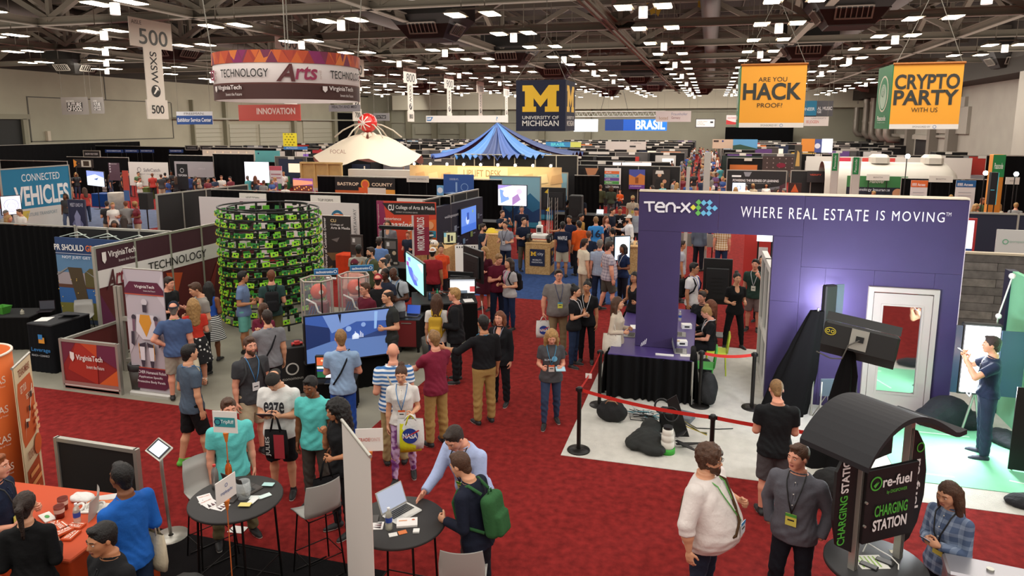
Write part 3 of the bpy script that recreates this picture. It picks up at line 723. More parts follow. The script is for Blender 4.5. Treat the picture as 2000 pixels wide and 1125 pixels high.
# hall shell
WL=mat('left_wall_paint','#a29c88',.8,bump=.15,bscale=6,vary=.06,vscale=.4)
WU=mat('upper_wall_dark','#3a352f',.9);WB=mat('far_wall_paint','#a3a08e',.8,vary=.05,vscale=.3);WT=mat('far_wall_bulkhead','#cfc7b2',.8)
WR=mat('right_wall_paint','#a39d92',.8,vary=.06,vscale=.5);JO=plain('#4b473d');PIL=plain('#8a8570')
LX,BY,RX,WZ=-63,122,24,10
b=MB();b.box((LX-.4,15,0),(LX,BY,WZ));wl=struct('wall_left',b,WL)
b=MB();b.box((LX-.4,15,WZ),(LX+.1,BY,13.4));struct('trim_1',b,WU)
b=MB();b.box((LX,BY,0),(RX+6,BY+.4,13));wb=struct('wall_back',b,WB)
zb=PY(1200,213,BY)[2]
b=MB();b.box((PX(760,200,LX)[0]+6,BY-2,zb),(RX,BY,WZ+.6));struct('trim_2',b,WT)
b=MB();b.box((RX,60,0),(RX+.4,BY,WZ+.6));wr=struct('wall_right',b,WR)
b=MB();b.box((RX-3.2,20,0),(RX+.4,58,8.6));struct('wall_right_near',b,WR)
b=MB();b.box((LX,-2,13.2),(RX+8,BY,13.5));struct('ceiling',b,mat('roof_deck','#35312c',.9))
b=MB();b.box((RX-3,20,8.6),(RX+8,BY,13.2));struct('trim_3',b,WU)
def wpanel(x0,y0,x1,y1,name,m,th=.15,X=LX,parent=None):
 p=PX(x0,y0,X);q=PX(x1,y1,X);s=1 if X<0 else-1
 bb=MB();bb.box((min(X,X+s*th),p[1],min(p[2],q[2])),(max(X,X+s*th),q[1],max(p[2],q[2])));return struct(name,bb,m,parent)
n_=0
za,zc=PX(52,190,LX)[2],PX(52,278,LX)[2];ya,yc,yb_=PX(52,200,LX)[1],PX(206,200,LX)[1],PX(333,200,LX)[1]
for y0,z0,y1,z1 in((ya,za,yb_,za+.1),(ya,zc,yb_,zc+.1),(ya,zc,ya+.12,za),(yb_,zc,yb_+.12,za),(yc,za,yc+.1,10)):
 b=MB();b.box((LX,y0,z0),(LX+.04,y1,z1));b.build('wall_joint',JO,wl)
d1=wpanel(-40,232,50,303,'door_1',plain('#15130f'),.2)
wpanel(-40,222,52,233,'door_frame',PIL,.5,parent=d1);wpanel(37,232,52,303,'door_frame',PIL,.5,parent=d1)
wpanel(88,256,96,275,'wall_sign',plain('#c9b9a4'),.3,parent=wl)
for i,(x0,x1)in enumerate(((378,430),(446,500),(505,565),(590,645),(660,690))):
 dd=wpanel(x0,243 if i<3 else 236,x1,300,'door_%d'%(i+2),plain('#a7a391'),.15)
 p=PX(x0,243,LX);q=PX(x1,300,LX)
 for k in range(1,7):
  bb=MB();z=q[2]+(p[2]-q[2])*k/7;bb.box((LX+.15,p[1],z),(LX+.2,PX(x1,243,LX)[1],z+.05));struct('slat',bb,PIL,dd)
for x0,x1 in((368,378),(432,443),(566,576),(646,656),(733,742)):wpanel(x0,195,x1,300,'pilaster',PIL,.6,parent=wl)
wpanel(335,229,745,237,'wall_pipe',mat('grey_pipe','#9a9686',.5),.8,parent=wl)
wpanel(655,220,690,280,'wall_drape',DRP(),.3,parent=wl)
for i,xx in enumerate((760,800,850,905,975,1060,1150)):
 p=PY(xx,240,BY);b=MB();b.box((p[0]-.5,BY-.7,0),(p[0]+.5,BY,zb));b.build('pilaster',PIL,wb)
for xa,xb,ya,yb in((770,795,258,285),(812,845,248,262),(860,900,250,262),(1150,1440,216,218),(745,1130,238,240)):
 p=PY(xa,ya,BY);q=PY(xb,yb,BY);b=MB();b.box((p[0],BY-.3,q[2]),(q[0],BY,p[2]));b.build('wall_panel',plain('#a39f8c'),wb)
for i,(x0,x1)in enumerate(((1655,1672),(1685,1700),(1715,1732),(1750,1778),(1792,1822))):
 p=PX(x0,285,RX);q=PX(x1,285,RX);b=MB();b.box((RX-.25,q[1],0),(RX,p[1],3.2));dd=struct('door_%d'%(i+8),b,plain('#1d1c1e'))
 b=MB();b.box((RX-.6,q[1]-.3,3.2),(RX,p[1]+.3,3.7));b.build('door_frame',WR,dd)
for xx in(1745,1786,1832,1870):
 p=PX(xx,250,RX);b=MB();b.box((RX-.9,p[1]-.5,0),(RX,p[1]+.5,WZ));b.build('pilaster',mat('right_pilaster','#847e74',.8),wr)
for(x0,y0,x1,y1)in((1838,212,1893,262),(1790,262,1862,270),(1740,205,1890,209)):
 p=PX(x0,y0,RX);q=PX(x1,y1,RX);b=MB();b.box((RX-.3,q[1],min(p[2],q[2])),(RX,p[1],max(p[2],q[2])));b.build('wall_panel',plain('#a19a8f'),wr)
PIPE=mat('duct_pipe_metal','#a49b90',.35,.3)
for i,(px,ptop,pbot)in enumerate(((1653,178,256),(1670,174,262),(1688,170,266),(1701,172,270),(1716,160,270),(1730,158,272))):
 X_=RX-2.2;a=PX(px,pbot,X_);c=PX(px,ptop,X_)
 t=thing('duct_pipe','bent grey metal pipe %s on the right wall'%['first from the left','second from the left','third from the left','fourth from the left','second from the right end','at the right end'][i],'pipe',(X_,a[1],0),0,'wall pipes')
 b=MB();zt,z0_=c[2],a[2];pts=[(-2.6,0,zt+1.0),(-2.4,0,zt+.3),(-1.7,0,zt-.2),(-.9,0,zt-.3),(-.2,0,zt-.5),(0,0,zt-1.3),(0,0,z0_+1),(.0,0,z0_+.5),(.3,0,z0_),(1.6,0,z0_-.1)]
 b.tube(pts,.42,10);b.build('pipe',PIPE,t)
 b=MB();b.cyl((0,0,zt-2),(0,0,zt-2.4),.5,n=10);b.build('pipe_collar',PIPE,t)
 b=MB();b.cyl((0,0,z0_+2),(0,0,z0_+2.3),.5,n=10);b.build('pipe_collar',PIPE,t)
STEEL=mat('truss_steel','#857d6f',.7,.1);STEEL2=mat('truss_steel_dark','#655d52',.75)
def truss(name,p,q,step,z0=9.85,z1=12.9,wdt=.34):
 p=np.array(p,float);q=np.array(q,float);L_=float(np.hypot(*(q-p)));ang=math.atan2(*(q-p)[::-1])
 t=thing(name,None,None,(p[0],p[1],0),ang);t['kind']='structure'
 for z in(z0,z1-.35):
  b=MB();b.box((0,-wdt/2,z),(L_,wdt/2,z+.05));b.box((0,-.03,z+.05),(L_,.03,z+.35));b.box((0,-wdt/2,z+.35),(L_,wdt/2,z+.4));b.build('chord',STEEL,t)
 me=None;n=int(L_/step)
 for i in range(n):
  x=i*step
  for k,(xa,xb)in enumerate(((x,x+step/2),(x+step/2,x+step))):
   za,zb_=(z0+.3,z1-.3)if k==0 else(z1-.3,z0+.3)
   key=('br',k,step)
   if key not in _LIB:
    b=MB();d=Vector((step/2,0,zb_-za));b.m=Matrix.Translation((0,0,0))@Matrix.Rotation(-math.atan2(zb_-za,step/2),4,'Y');b.box((0,-.14,-.14),(d.length,.14,.14));o=b.build('brace',STEEL,t);_LIB[key]=o.data
   else:o=bpy.data.objects.new('brace',_LIB[key]);COL.objects.link(o);o.parent=t
   o.location=(xa,0,za)
  if 'post' not in _LIB:b=MB();b.box((-.12,-.1,0),(.12,.1,z1-z0-.3));_LIB['post']=b.build('post',STEEL,t).data;o=None
  o=bpy.data.objects.new('post',_LIB['post']);COL.objects.link(o);o.parent=t;o.location=(x,0,z0+.2)
  if i%2==0:
   if 'gus' not in _LIB:b=MB();b.prism([(-.9,0),(.9,0),(.45,.9),(-.45,.9)],-.03,.03,'y');_LIB['gus']=b.build('gusset_plate',STEEL2,t).data
   o=bpy.data.objects.new('gusset_plate',_LIB['gus']);COL.objects.link(o);o.parent=t;o.location=(x,0,z0)
 return t
for X_ in(-42.6,-33.2,-23.8,-14.6,-5.1,4.6,13.6):truss('roof_truss',(X_,12),(X_,118),9.2)
for i in range(11):truss('cross_truss',(-60,19.5+9.2*i),(22.5,19.5+9.2*i),9.2)
b=MB()
for i in range(23):
 y=15+4.6*i;b.box((-60,y-.07,11.9),(22,y+.07,12.15))
for x in np.arange(-58,22,2.3):b.box((x-.03,12,13.0),(x+.03,118,13.18))
o=b.build('purlins',STEEL2);o['kind']='structure'
for i,X_ in enumerate((-38,-19.5,-.3,9)):
 b=MB();b.cyl((X_,14,11.4),(X_,118,11.4),.55,n=14);tag(b.build('air_duct',mat('air_duct_metal','#57504a',.5,.3)),['round air duct running under the roof at far left','round air duct under the roof left of the middle','round air duct under the roof over the main aisle','round air duct under the roof at right'][i],'duct','round roof ducts')
b=MB()
for dx in(0,.3):b.cyl((-5.1+dx-.15,14,9.75),(-5.1+dx-.15,100,9.75),.06,n=6)
b.build('cable_conduit',STEEL);bpy.data.objects['cable_conduit']['kind']='structure'
# lamps
LAMPC=[-46.6,-40.4,-34.2,-28,-21.2,-15.4,-9.45,-2.65,2.7,8.7,15.6]
LAMPR=[21.5+6.1*k for k in range(16)]
LG=mat('lamp_glow','#fff1dc',.4,emit=14);LH=mat('lamp_housing','#8f897c',.5);CY=mat('can_light_white','#f2eee6',.5,emit=.7)
HV=((-13.8,34),(-13.8,48.6),(-13.9,63.7),(5.6,34.5),(5.7,49.8),(5.7,66),(5.7,82),(-52,48),(-35,40),(21.5,62),(-7.6,76),(-7.2,92),(-15,106),(-34,80),(-1.5,104))
def lamp_proto(can):
 t=thing('high_bay_light','x','light');
 for sx in(-1,1):
  b=MB();b.add([(sx*.72-.34,-.62,0),(sx*.72+.34,-.62,0),(sx*.72+.34,.62,0),(sx*.72-.34,.62,0),(sx*.72-.2,-.5,.16),(sx*.72+.2,-.5,.16),(sx*.72+.2,.5,.16),(sx*.72-.2,.5,.16)],[(0,1,5,4),(1,2,6,5),(2,3,7,6),(3,0,4,7),(4,5,6,7)]);b.build('housing',LH,t)
  b=MB();b.box((sx*.76-.27,-.52,-.03),(sx*.76+.27,.52,-.005));b.build('diffuser',LG,t)
 b=MB();b.box((-.9,-.03,.2),(.9,.03,.26));b.build('crossbar',STEEL,t)
 for xx in(-.5,.5):b=MB();b.cyl((xx,0,.24),(xx,0,3.92),.02,n=5);b.build('hanging_rod',STEEL,t)
 if can:b=MB();b.cyl((0,0,-.42),(0,0,.0),.17,n=14);b.build('can_light',CY,t)
 return t
Lp=[lamp_proto(0),lamp_proto(1)];CH.update({o.name:list(o.children)for o in Lp})
first=[1,1];nx=len(LAMPC)
for j,Y_ in enumerate(LAMPR):
 for i,X_ in enumerate(LAMPC):
  if X_<-30 and Y_>100:continue
  c=1 if(i+j)%2==0 else 0
  if any(abs(X_-hx)<2.5 and abs(Y_-hy)<2.3 for hx,hy in HV):continue
  lab='high bay lamp pair%s, %s, %s row'%(' with can light' if c else '',['leftmost column','second column from left','third column from left','fourth column from left','fifth column from left','sixth column from left','column left of centre','column over main aisle','fourth column from right','third column from right','rightmost column'][i],['nearest','second','third','fourth','fifth','sixth','seventh','eighth','ninth','tenth','eleventh','twelfth','thirteenth','fourteenth','fifteenth','farthest'][j])
  if first[c]:o=Lp[c];o.location=(X_,Y_,9.3);o['label']=lab;o['group']='high bay lights';first[c]=0
  else:dup(Lp[c],None,(X_,Y_,9.3),0,lab,'high bay lights')
def hvac(x,y,lab,s=1.0):
 t=thing('air_handler',lab,'air unit',(x,y,9.1),0,'black air units');BK=mat('air_unit_black','#17140f',.6)
 b=MB();w0,w1=.9*s,1.7*s;b.add([(-w0,-w0,0),(w0,-w0,0),(w0,w0,0),(-w0,w0,0),(-w1,-w1,1.1),(w1,-w1,1.1),(w1,w1,1.1),(-w1,w1,1.1),(-w1,-w1,2.2),(w1,-w1,2.2),(w1,w1,2.2),(-w1,w1,2.2)],[(3,2,1,0)]+[(i+4*k,(i+1)%4+4*k,(i+1)%4+4+4*k,i+4+4*k)for k in(0,1)for i in range(4)]+[(8,9,10,11)]);b.build('casing',BK,t)
 for r_ in(0,math.pi/2,-math.pi/2):
  b=MB();b.m=Matrix.Rotation(r_,4,'Z');a=math.atan2(1.1,w1-w0)
  b.m=b.m@Matrix.Translation((0,-(w0+w1)/2-.03,.5))@Matrix.Rotation(a-math.pi/2,4,'X').inverted()
  W_=.75*s;b.box((-W_,-.05,-.32),(W_,0,-.26));b.box((-W_,-.05,.26),(W_,0,.32));b.box((-W_,-.05,-.32),(-W_+.07,0,.32));b.box((W_-.07,-.05,-.32),(W_,0,.32))
  for k in range(1,7):xx=-W_+2*W_*k/7;b.box((xx-.02,-.04,-.28),(xx+.02,0,.28))
  b.build('grille',mat('grille_grey','#8c857a',.5),t)
for i,(x,y,l)in enumerate(((-13.8,34,'big black air unit above the main hall, nearest left of centre'),(-13.8,48.6,'black air unit behind the nearest left one'),(-13.9,63.7,'black air unit above the dark blue cube sign'),(5.6,34.5,'big black air unit nearest on the right'),(5.7,49.8,'black air unit left of the second yellow banner'),(5.7,66,'third black air unit on the right side'),(5.7,82,'fourth black air unit on the right side'),(-52,48,'black air unit above the far left wall'),(-35,40,'black air unit behind the first aisle sign'),(21.5,62,'black air unit at the right wall'),(-7.6,76,'small dark air unit over the middle far back'),(-7.2,92,'tiny dark air unit near the far wall, middle'),(-15,106,'tiny dark air unit near the far wall, left'),(-34,80,'dark air unit far back on the left'),(-1.5,104,'tiny dark air unit near the far wall, right'))):hvac(x,y,l)
# hanging signs
WIRE=mat('wire','#8a857a',.5,.5)
def wire(t,a,b_):m=MB();m.cyl(a,b_,.012,n=4);m.build('hanging_wire',WIRE,t)
# aisle signs: T shaped banners hanging along the hall
def aisle(num,Y_,X_=-24):
 t=thing('aisle_sign','white T-shaped hanging aisle sign %s, %s'%(num,{'500':'largest and leftmost','600':'hidden behind the round banner','700':'right of the round banner','800':'largest right of the red ball','900':'between eight and ten hundred','1000':'second smallest','1100':'smallest, next to the blue cube'}[num]),'aisle sign',(X_,Y_,6.1 if num=='600' else 5.15),math.pi/2,'aisle signs')
 P=mat('banner_white','#e4ddd2',.7)
 m=MB();m.box((0,0,3.1),(2.45,.04,4.3));m.build('header',P,t);m=MB();m.box((.7,0,.85),(1.75,.04,3.1));m.build('stem',P,t);m=MB();m.box((.62,-.02,0),(1.85,.05,.85));m.build('number_plate',P,t)
 art(t,2.45,1.2,[('t','AISLE',.05,.78,.28,.92,'#4a4a48'),('t',num,.2,.1,.88,.66,'#5b605f',.01)],z0=3.1,y0=-.004)
 art(t,1.05,2.25,[('D','SXSW',.3,.33,.68,.93,'#22221f',.012),('c',.5,.17,.12,'#22221f'),('p',[(.35,.11),(.43,.11),(.62,.2),(.68,.17),(.62,.26),(.42,.26),(.52,.22)],'#f2eee6')],x0=.7,z0=.85,y0=-.006)
 art(t,1.23,.85,[('t',num,.2,.28,.8,.72,'#1c1b19',.015)],x0=.62,y0=-.03)
 for xx in(.1,2.35):wire(t,(xx,.02,4.3),(xx,.02,8.05))
for num,Y_ in(('500',25.0),('600',35.5),('700',43.6),('800',52.8),('900',61.8),('1000',71.2),('1100',81.2)):aisle(num,Y_)
# round hanging banner over the maroon booth
def ring_sign():
 R_,Hh=1.56,.98;c=np.array([-9.22,14.05]);t=thing('round_hanging_banner','large round hanging banner with orange triangles, white technology band and brown base','banner',(c[0],c[1],5.42),0)
 a_cam=math.atan2(-c[0],-c[1])+.27
 def W(u,v,y):a=a_cam+math.pi*(u*2-1)*.98*-1;rr=R_-y*1.0;return(math.sin(a)*rr,math.cos(a)*rr,v*Hh)
 m=MB();m.lathe([(R_-.03,0),(R_,0),(R_,Hh),(R_-.03,Hh),(R_-.03,0)],64);m.build('banner_band',plain('#e8dcd8'),t)
 d=[('r',0,0,1,.31,'#45201a'),('r',0,.31,1,.34,'#5c2a20')]
 rr=random.Random(3);cols=['#c8502a','#d8662b','#a83a2a','#8c2560','#b8432c','#e07a35','#7c2a4a']
 n=40
 for i in range(n):
  u0,u1=i/n,(i+1)/n;um=(u0+u1)/2+rr.uniform(-.2,.2)/n
  d.append(('p',[(u0,.745),(u1,.745),(um,1)],cols[i%7]));d.append(('p',[(u0,.745),(um,1),(u0-.5/n,1)],cols[(i*3+1)%7]));d.append(('p',[(u1,.745),(um,1),(u1+.5/n,1)],cols[(i*5+2)%7]))
 for k in(-.5,-.25,0,.25):
  o_=.5+k
  d+=[('t','TECHNOLOGY',o_-.115,.45,o_+.005,.62,'#1d1a18',.005),('t','A',o_+.02,.36,o_+.058,.72,'#5a2424',.03,.3),('t','rts',o_+.058,.4,o_+.105,.68,'#9c2f52',.02,.2),('T','and',o_+.108,.42,o_+.114,.6,'#c0a8a0')]
 for k in(-.4,-.13,.13,.4):
  o_=.5+k+.03
  d+=[('t','VirginiaTech',o_-.03,.17,o_+.045,.29,'#ece2de',.02),('t','Invent the Future',o_-.0,.07,o_+.045,.13,'#ece2de'),('p',[(o_-.045,.28),(o_-.034,.28),(o_-.034,.2),(o_-.0395,.15),(o_-.045,.2)],'#ece2de')]
 art(t,1,1,d,warp=W,y0=-.006,step=.0006)
 for k in range(4):
  a=k*math.pi/2+.6;wire(t,(R_*math.cos(a),R_*math.sin(a),Hh),(2.2*math.cos(a),2.2*math.sin(a),7.78))
ring_sign()
def Mlogo(x0,y0,x1,y1,c):
 P=[(0,0),(.38,0),(.38,.2),(.31,.2),(.31,.52),(.5,.18),(.69,.52),(.69,.2),(.62,.2),(.62,0),(1,0),(1,.2),(.93,.2),(.93,.78),(1,.78),(1,1),(.72,1),(.5,.6),(.28,1),(0,1),(0,.78),(.07,.78),(.07,.2),(0,.2)]
 return('p',[(x0+(x1-x0)*u,y0+(y1-y0)*v)for u,v in P],c)
def cube_sign():
 a=PY(1008,157,24.2);w_=PY(1105,158,24.2)[0]-a[0];zt=a[2];zb_=PY(1008,256,24.2)[2];h_=zt-zb_
 t=thing('hanging_cube_sign','dark blue hanging cube sign with a big yellow letter M','hanging sign',(a[0],24.2,zb_),0)
 m=MB();m.box((0,0,0),(w_,w_,h_));m.build('cube',mat('navy_fabric','#1b2038',.8),t)
 D=[Mlogo(.13,.38,.87,.9,'#f0c02c'),('t','UNIVERSITY OF',.13,.235,.87,.30,'#e4e2dc',.01),('t','MICHIGAN',.13,.1,.87,.21,'#e4e2dc',.015)]
 art(t,w_,h_,D);s2=thing('cube_side',None,None);s2.parent=t;s2.location=(w_,0,0);s2.rotation_euler=(0,0,math.pi/2);art(s2,w_,h_,D)
 for x in(0,w_):
  for y in(0,w_):wire(t,(x,y,h_),(w_/2,w_/2,h_+1.6))
 wire(t,(w_/2,w_/2,h_+1.6),(w_/2,w_/2,13.2-zb_))
cube_sign()
def box_banner(px0,px1,pt,pb,Y_,side,nm,lab,D):
 a=PY(px0,pt,Y_);q=PY(px1,pt,Y_);zb_=PY(px0,pb,Y_)[2];w_=q[0]-a[0];h_=a[2]-zb_;t=thing(nm,lab,'banner',(a[0],Y_,zb_),0)
 m=MB();m.box((0,0,0),(w_,.03,h_));m.build('front_panel',plain('#f3a72f'),t);m=MB();m.box((-.03,0,0),(0,w_,h_));m.build('side_panel',plain('#1f7a45'),t)
 m=MB();m.box((0,w_,0),(w_,w_+.03,h_));m.build('back_panel',plain('#1f7a45'),t)
 m=MB();m.cyl((-.03,-.02,h_),(w_+.03,-.02,h_),.035,n=8);m.build('top_bar',plain('#b06a2a'),t)
 art(t,w_,h_,[('r',0,0,1,.075,'#e9e4dc'),('t','SPONSORED BY',.34,.02,.6,.05,'#7c7a78'),('o',.66,.035,.025,.006,'#4a7ab0')]+D)
 s2=thing('side_print',None,None);s2.parent=t;s2.location=(-.03,w_,0);s2.rotation_euler=(0,0,-math.pi/2)
 E=[('p',[(.5+.34*math.cos(2*math.pi*i/24),.56+.29*math.sin(2*math.pi*i/24))for i in range(24)],'#e8e2cc'),('p',[(.5+.29*math.cos(2*math.pi*i/24),.56+.265*math.sin(2*math.pi*i/24))for i in range(24)],'#2a8a55'),('p',[(.5+.22*math.cos(2*math.pi*i/24),.52+.2*math.sin(2*math.pi*i/24))for i in range(24)],'#b9d2ba'),('t','Passcode',.2,.13,.8,.21,'#f0efe8',.02),('t','brought to you',.22,.09,.78,.11,'#cfe0cf')]
 for k in range(5):E.append(('o',.5,.56+.02*k,.05+.02*k,.006,'#1f6a40'))
 art(s2,w_,h_,E)
 for x in(0.05,w_-.05):wire(t,(x,0,h_),(w_/2,0,h_+2.2))
 wire(t,(w_/2,0,h_+2.2),(w_/2,0,13.2-zb_))
box_banner(1449,1577,127,249,25.0,1,'hack_banner','yellow hanging banner asking are you hack proof',[('t','ARE YOU',.27,.73,.71,.8,'#3a2f1c'),('t','HACK',.04,.44,.94,.71,'#33352f',.028),('t','PROOF?',.27,.32,.66,.39,'#3a2f1c')])
box_banner(1747,1884,125,252,23.6,1,'crypto_banner','yellow hanging banner reading crypto party with a green side',[('t','CRYPTO',.03,.61,.96,.84,'#33352f',.028),('t','PARTY',.03,.37,.96,.6,'#33352f',.028),('t','WITH US',.3,.26,.68,.33,'#3a2f1c')])
def hang(nm,lab,cat,x0,y0,x1,y1,Y_,col,D,rz=0,frame=None,emit=0,group=None):
 a=PY(x0,y0,Y_);q=PY(x1,y0,Y_);zb_=PY(x0,y1,Y_)[2];w_=q[0]-a[0]
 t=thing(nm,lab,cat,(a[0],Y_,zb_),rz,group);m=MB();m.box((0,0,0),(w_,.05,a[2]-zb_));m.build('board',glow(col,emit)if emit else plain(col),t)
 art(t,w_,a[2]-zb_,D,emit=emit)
 for x in(.05*w_,.95*w_):wire(t,(x,.02,a[2]-zb_),(x,.02,13.2-zb_))
 return t
FOF=[('r',.22,.2,.8,.7,'#1c1a1a'),('t','FUTURE',.26,.45,.76,.68,'#ece9e4',.02),('t','OF FOOD',.24,.2,.78,.43,'#ece9e4',.02),('t','SOUTHBITES',.2,.72,.5,.82,'#ece9e4')]
hang('food_sign','grey hanging box sign reading future of food, left face','hanging sign',118,190,170,224,42,'#8c8782',FOF,0,group='future of food sign faces')
hang('food_sign','grey hanging box sign reading future of food, narrower right face','hanging sign',176,190,201,222,42.2,'#8c8782',FOF,0,group='future of food sign faces')
hang('service_sign','blue and white hanging exhibitor service centre sign','hanging sign',344,218,414,243,36,'#dfe0e4',[('r',0,0,1,.68,'#1f4c94'),('t','FREEMAN',.22,.76,.76,.92,'#6a6a6a'),('t','Exhibitor Service Center',.03,.2,.97,.5,'#eef0f4',.02)])
hang('innovation_banner','red hanging cloth banner reading innovation','banner',465,205,586,236,38,'#c9564c',[('t','INNOVATION',.3,.4,.92,.8,'#f0d8d0',.03)])
hang('small_hanging_sign','grey hanging sign under the round banner','hanging sign',642,205,703,218,44,'#8e8c92',[('t','HEALTH AND MED',.1,.5,.9,.9,'#2a2a30',.01)])
hang('small_hanging_sign','small grey hanging sign right of the red ball','hanging sign',729,221,760,236,52,'#9a9a9c',[('r',.15,.3,.8,.7,'#26262a'),('t','Live Stage',.18,.36,.77,.64,'#e8e8e8')])
hang('long_banner','long white hanging banner behind the blue drapes','hanging sign',832,226,992,239,60,'#e6e4de',[('p',[(.01,.2),(.01,.8),(.09,.8),(.06,.2)],'#3a78b0'),('t','SAP',.014,.35,.065,.7,'#ffffff',.02),('t','?',.86,.25,.88,.8,'#4a88c0')])
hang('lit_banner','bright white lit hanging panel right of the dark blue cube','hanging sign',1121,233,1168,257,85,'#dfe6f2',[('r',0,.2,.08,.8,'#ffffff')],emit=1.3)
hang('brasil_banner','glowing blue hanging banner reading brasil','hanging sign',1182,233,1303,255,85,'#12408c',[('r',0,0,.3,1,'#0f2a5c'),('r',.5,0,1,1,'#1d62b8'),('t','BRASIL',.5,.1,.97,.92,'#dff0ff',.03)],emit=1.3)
hang('germany_banner','white oval hanging banner above the glowing blue one','hanging sign',1281,217,1350,238,78,'#e2d8d8',[('t','Germany',.45,.2,.7,.5,'#8a4040'),('t','hosted',.1,.2,.35,.5,'#b08a60'),('t','Fraunhofer',.45,.6,.9,.85,'#8a90b0')])
hang('summit_sign','white framed hanging sign on the plain far wall','hanging sign',1359,232,1397,249,100,'#22222a',[('r',.03,.07,.97,.93,'#eceae6'),('t','CURATED SCIENCE',.08,.62,.6,.74,'#55555a'),('t','STARTUP',.08,.44,.4,.56,'#55555a'),('t','SHOWCASE',.08,.26,.48,.38,'#55555a'),('r',.75,.5,.9,.7,'#22222a')])
hang('red_wave_sign','small white and red hanging sign left of the first yellow banner','hanging sign',1419,225,1442,243,60,'#e6e0e0',[('p',[(0,0),(1,0),(1,.2),(.5,.3),(0,.5)],'#c63a3c'),('t','SOUTHWEST',.1,.6,.9,.8,'#c05a5a')])
hang('teal_banner','teal hanging banner partly behind the first yellow banner','hanging sign',1560,197,1596,229,50,'#1e7ea6',[('t','PIONEER',.05,.4,.9,.6,'#dff0f5',.01),('r',0,0,1,.1,'#22262c')])
hang('music_banner','dark grey hanging banner reading digital music lounge','hanging sign',1596,197,1628,227,51,'#5c5c60',[('t','AL MUSIC',.05,.4,.95,.62,'#f0f0f0',.02),('t','GE',.05,.2,.3,.36,'#f0f0f0',.02)])
hang('startup_banner','white hanging sign with red lettering under the grey music banner','hanging sign',1571,228,1619,246,49,'#e8e0dc',[('t','UNIVERSITY',.3,.75,.9,.9,'#8a8a8a'),('t','BS JOGEEN',.1,.2,.6,.6,'#d05a3a')])
# truss with lights far back
t=thing('lighting_truss','horizontal lighting truss hanging above the glowing blue banner','truss',(PY(1120,228,86)[0],86,PY(1120,228,86)[2]),0)
Lx=PY(1300,228,86)[0]-PY(1120,228,86)[0]
b=MB();b.cyl((0,0,0),(Lx,0,0),.06,n=6);b.cyl((0,0,.6),(Lx,0,.6),.06,n=6)
for i in range(18):x=Lx*i/18;b.cyl((x,0,0),(x+Lx/36,0,.6),.04,n=4);b.cyl((x+Lx/36,0,.6),(x+Lx/18,0,0),.04,n=4)
b.build('truss_frame',ALU(),t)
for x in(Lx*.3,Lx*.6):b=MB();b.cyl((x,0,.6),(Lx*.45,0,13.2-PY(1120,228,86)[2]),.03,n=4);b.build('chain',BLK(),t)
for x0,x1,l in((1262,1300,'left yellow cloth hanging in the roof trusses'),(1362,1405,'right yellow cloth hanging in the roof trusses')):
 a=G(x0,34,11.2);q=G(x1,24,11.4);b=MB();n=8;vs=[]
 for i in range(n+1):s_=i/n;x=a[0]+(q[0]-a[0])*s_;y=a[1]+(q[1]-a[1])*s_;z=11.8-.5*math.sin(math.pi*s_)+.15*math.sin(i*2.2);vs+=[(x,y,z),(x,y+.05,z+.7)]
 b.add(vs,[(2*i,2*i+2,2*i+3,2*i+1)for i in range(n)],True);tag(b.build('yellow_cloth',plain('#b8902a')),l,'cloth')
def pl(o,z=None):return o
def curtain(name,lab,p,q,h,z0=0,col='#0d0d0e',amp=.035,posts=True,group=None,cat='drape wall',wave=.22,rail=True):
 p=np.array(p[:2],float);q=np.array(q[:2],float);L_=float(np.hypot(*(q-p)));rz=math.atan2(q[1]-p[1],q[0]-p[0])
 t=thing(name,lab,cat,(p[0],p[1],z0),rz,group);n=max(8,int(L_/wave*4));b=MB();vs=[]
 for i in range(n+1):
  x=L_*i/n;y=amp*math.sin(2*math.pi*x/wave+math.sin(x*3.1)*1.2);vs+=[(x,y*.4,h-.03),(x,y,h*.5),(x,y*1.2,.02)]
 b.add(vs,[(3*i+k+1,3*i+3+k+1,3*i+3+k,3*i+k)for i in range(n)for k in(0,1)],True)
 b.build('curtain',mat('drape_'+col.strip('#'),col,.95,spec=.1),t)
 if posts:
  m=max(1,round(L_/3.05))
  for i in range(m+1):c=MB();c.cyl((L_*i/m,.04,0),(L_*i/m,.04,h+.03),.025,n=6);c.build('post',ALU(),t)
 if rail:c=MB();c.cyl((0,0,h),(L_,0,h),.022,n=6);c.build('rail',ALU(),t)
 return t
def hardwall(name,lab,p,q,h,col,step=1.0,decor=(),z0=0,group=None,cat='booth wall',toprow=None,post='#b5b2a8'):
 p=np.array(p[:2],float);q=np.array(q[:2],float);L_=float(np.hypot(*(q-p)));rz=math.atan2(q[1]-p[1],q[0]-p[0])
 t=thing(name,lab,cat,(p[0],p[1],z0),rz,group);n=max(1,round(L_/step));m=mat('wall_panel_'+col.strip('#'),col,.7)
 A_=ALU()
 for i in range(n):b=MB();b.box((L_*i/n+.02,.01,.03),(L_*(i+1)/n-.02,.035,h-.03));b.build('panel',m,t)
 for i in range(n+1):b=MB();b.box((L_*i/n-.025,-.01,0),(L_*i/n+.025,.055,h));b.build('post',A_,t)
 b=MB();b.box((0,-.008,h-.05),(L_,.052,h));b.build('top_rail',A_,t);b=MB();b.box((0,-.008,0.02),(L_,.052,.06));b.build('bottom_rail',A_,t)
 art(t,L_,h,decor,y0=.006);return t
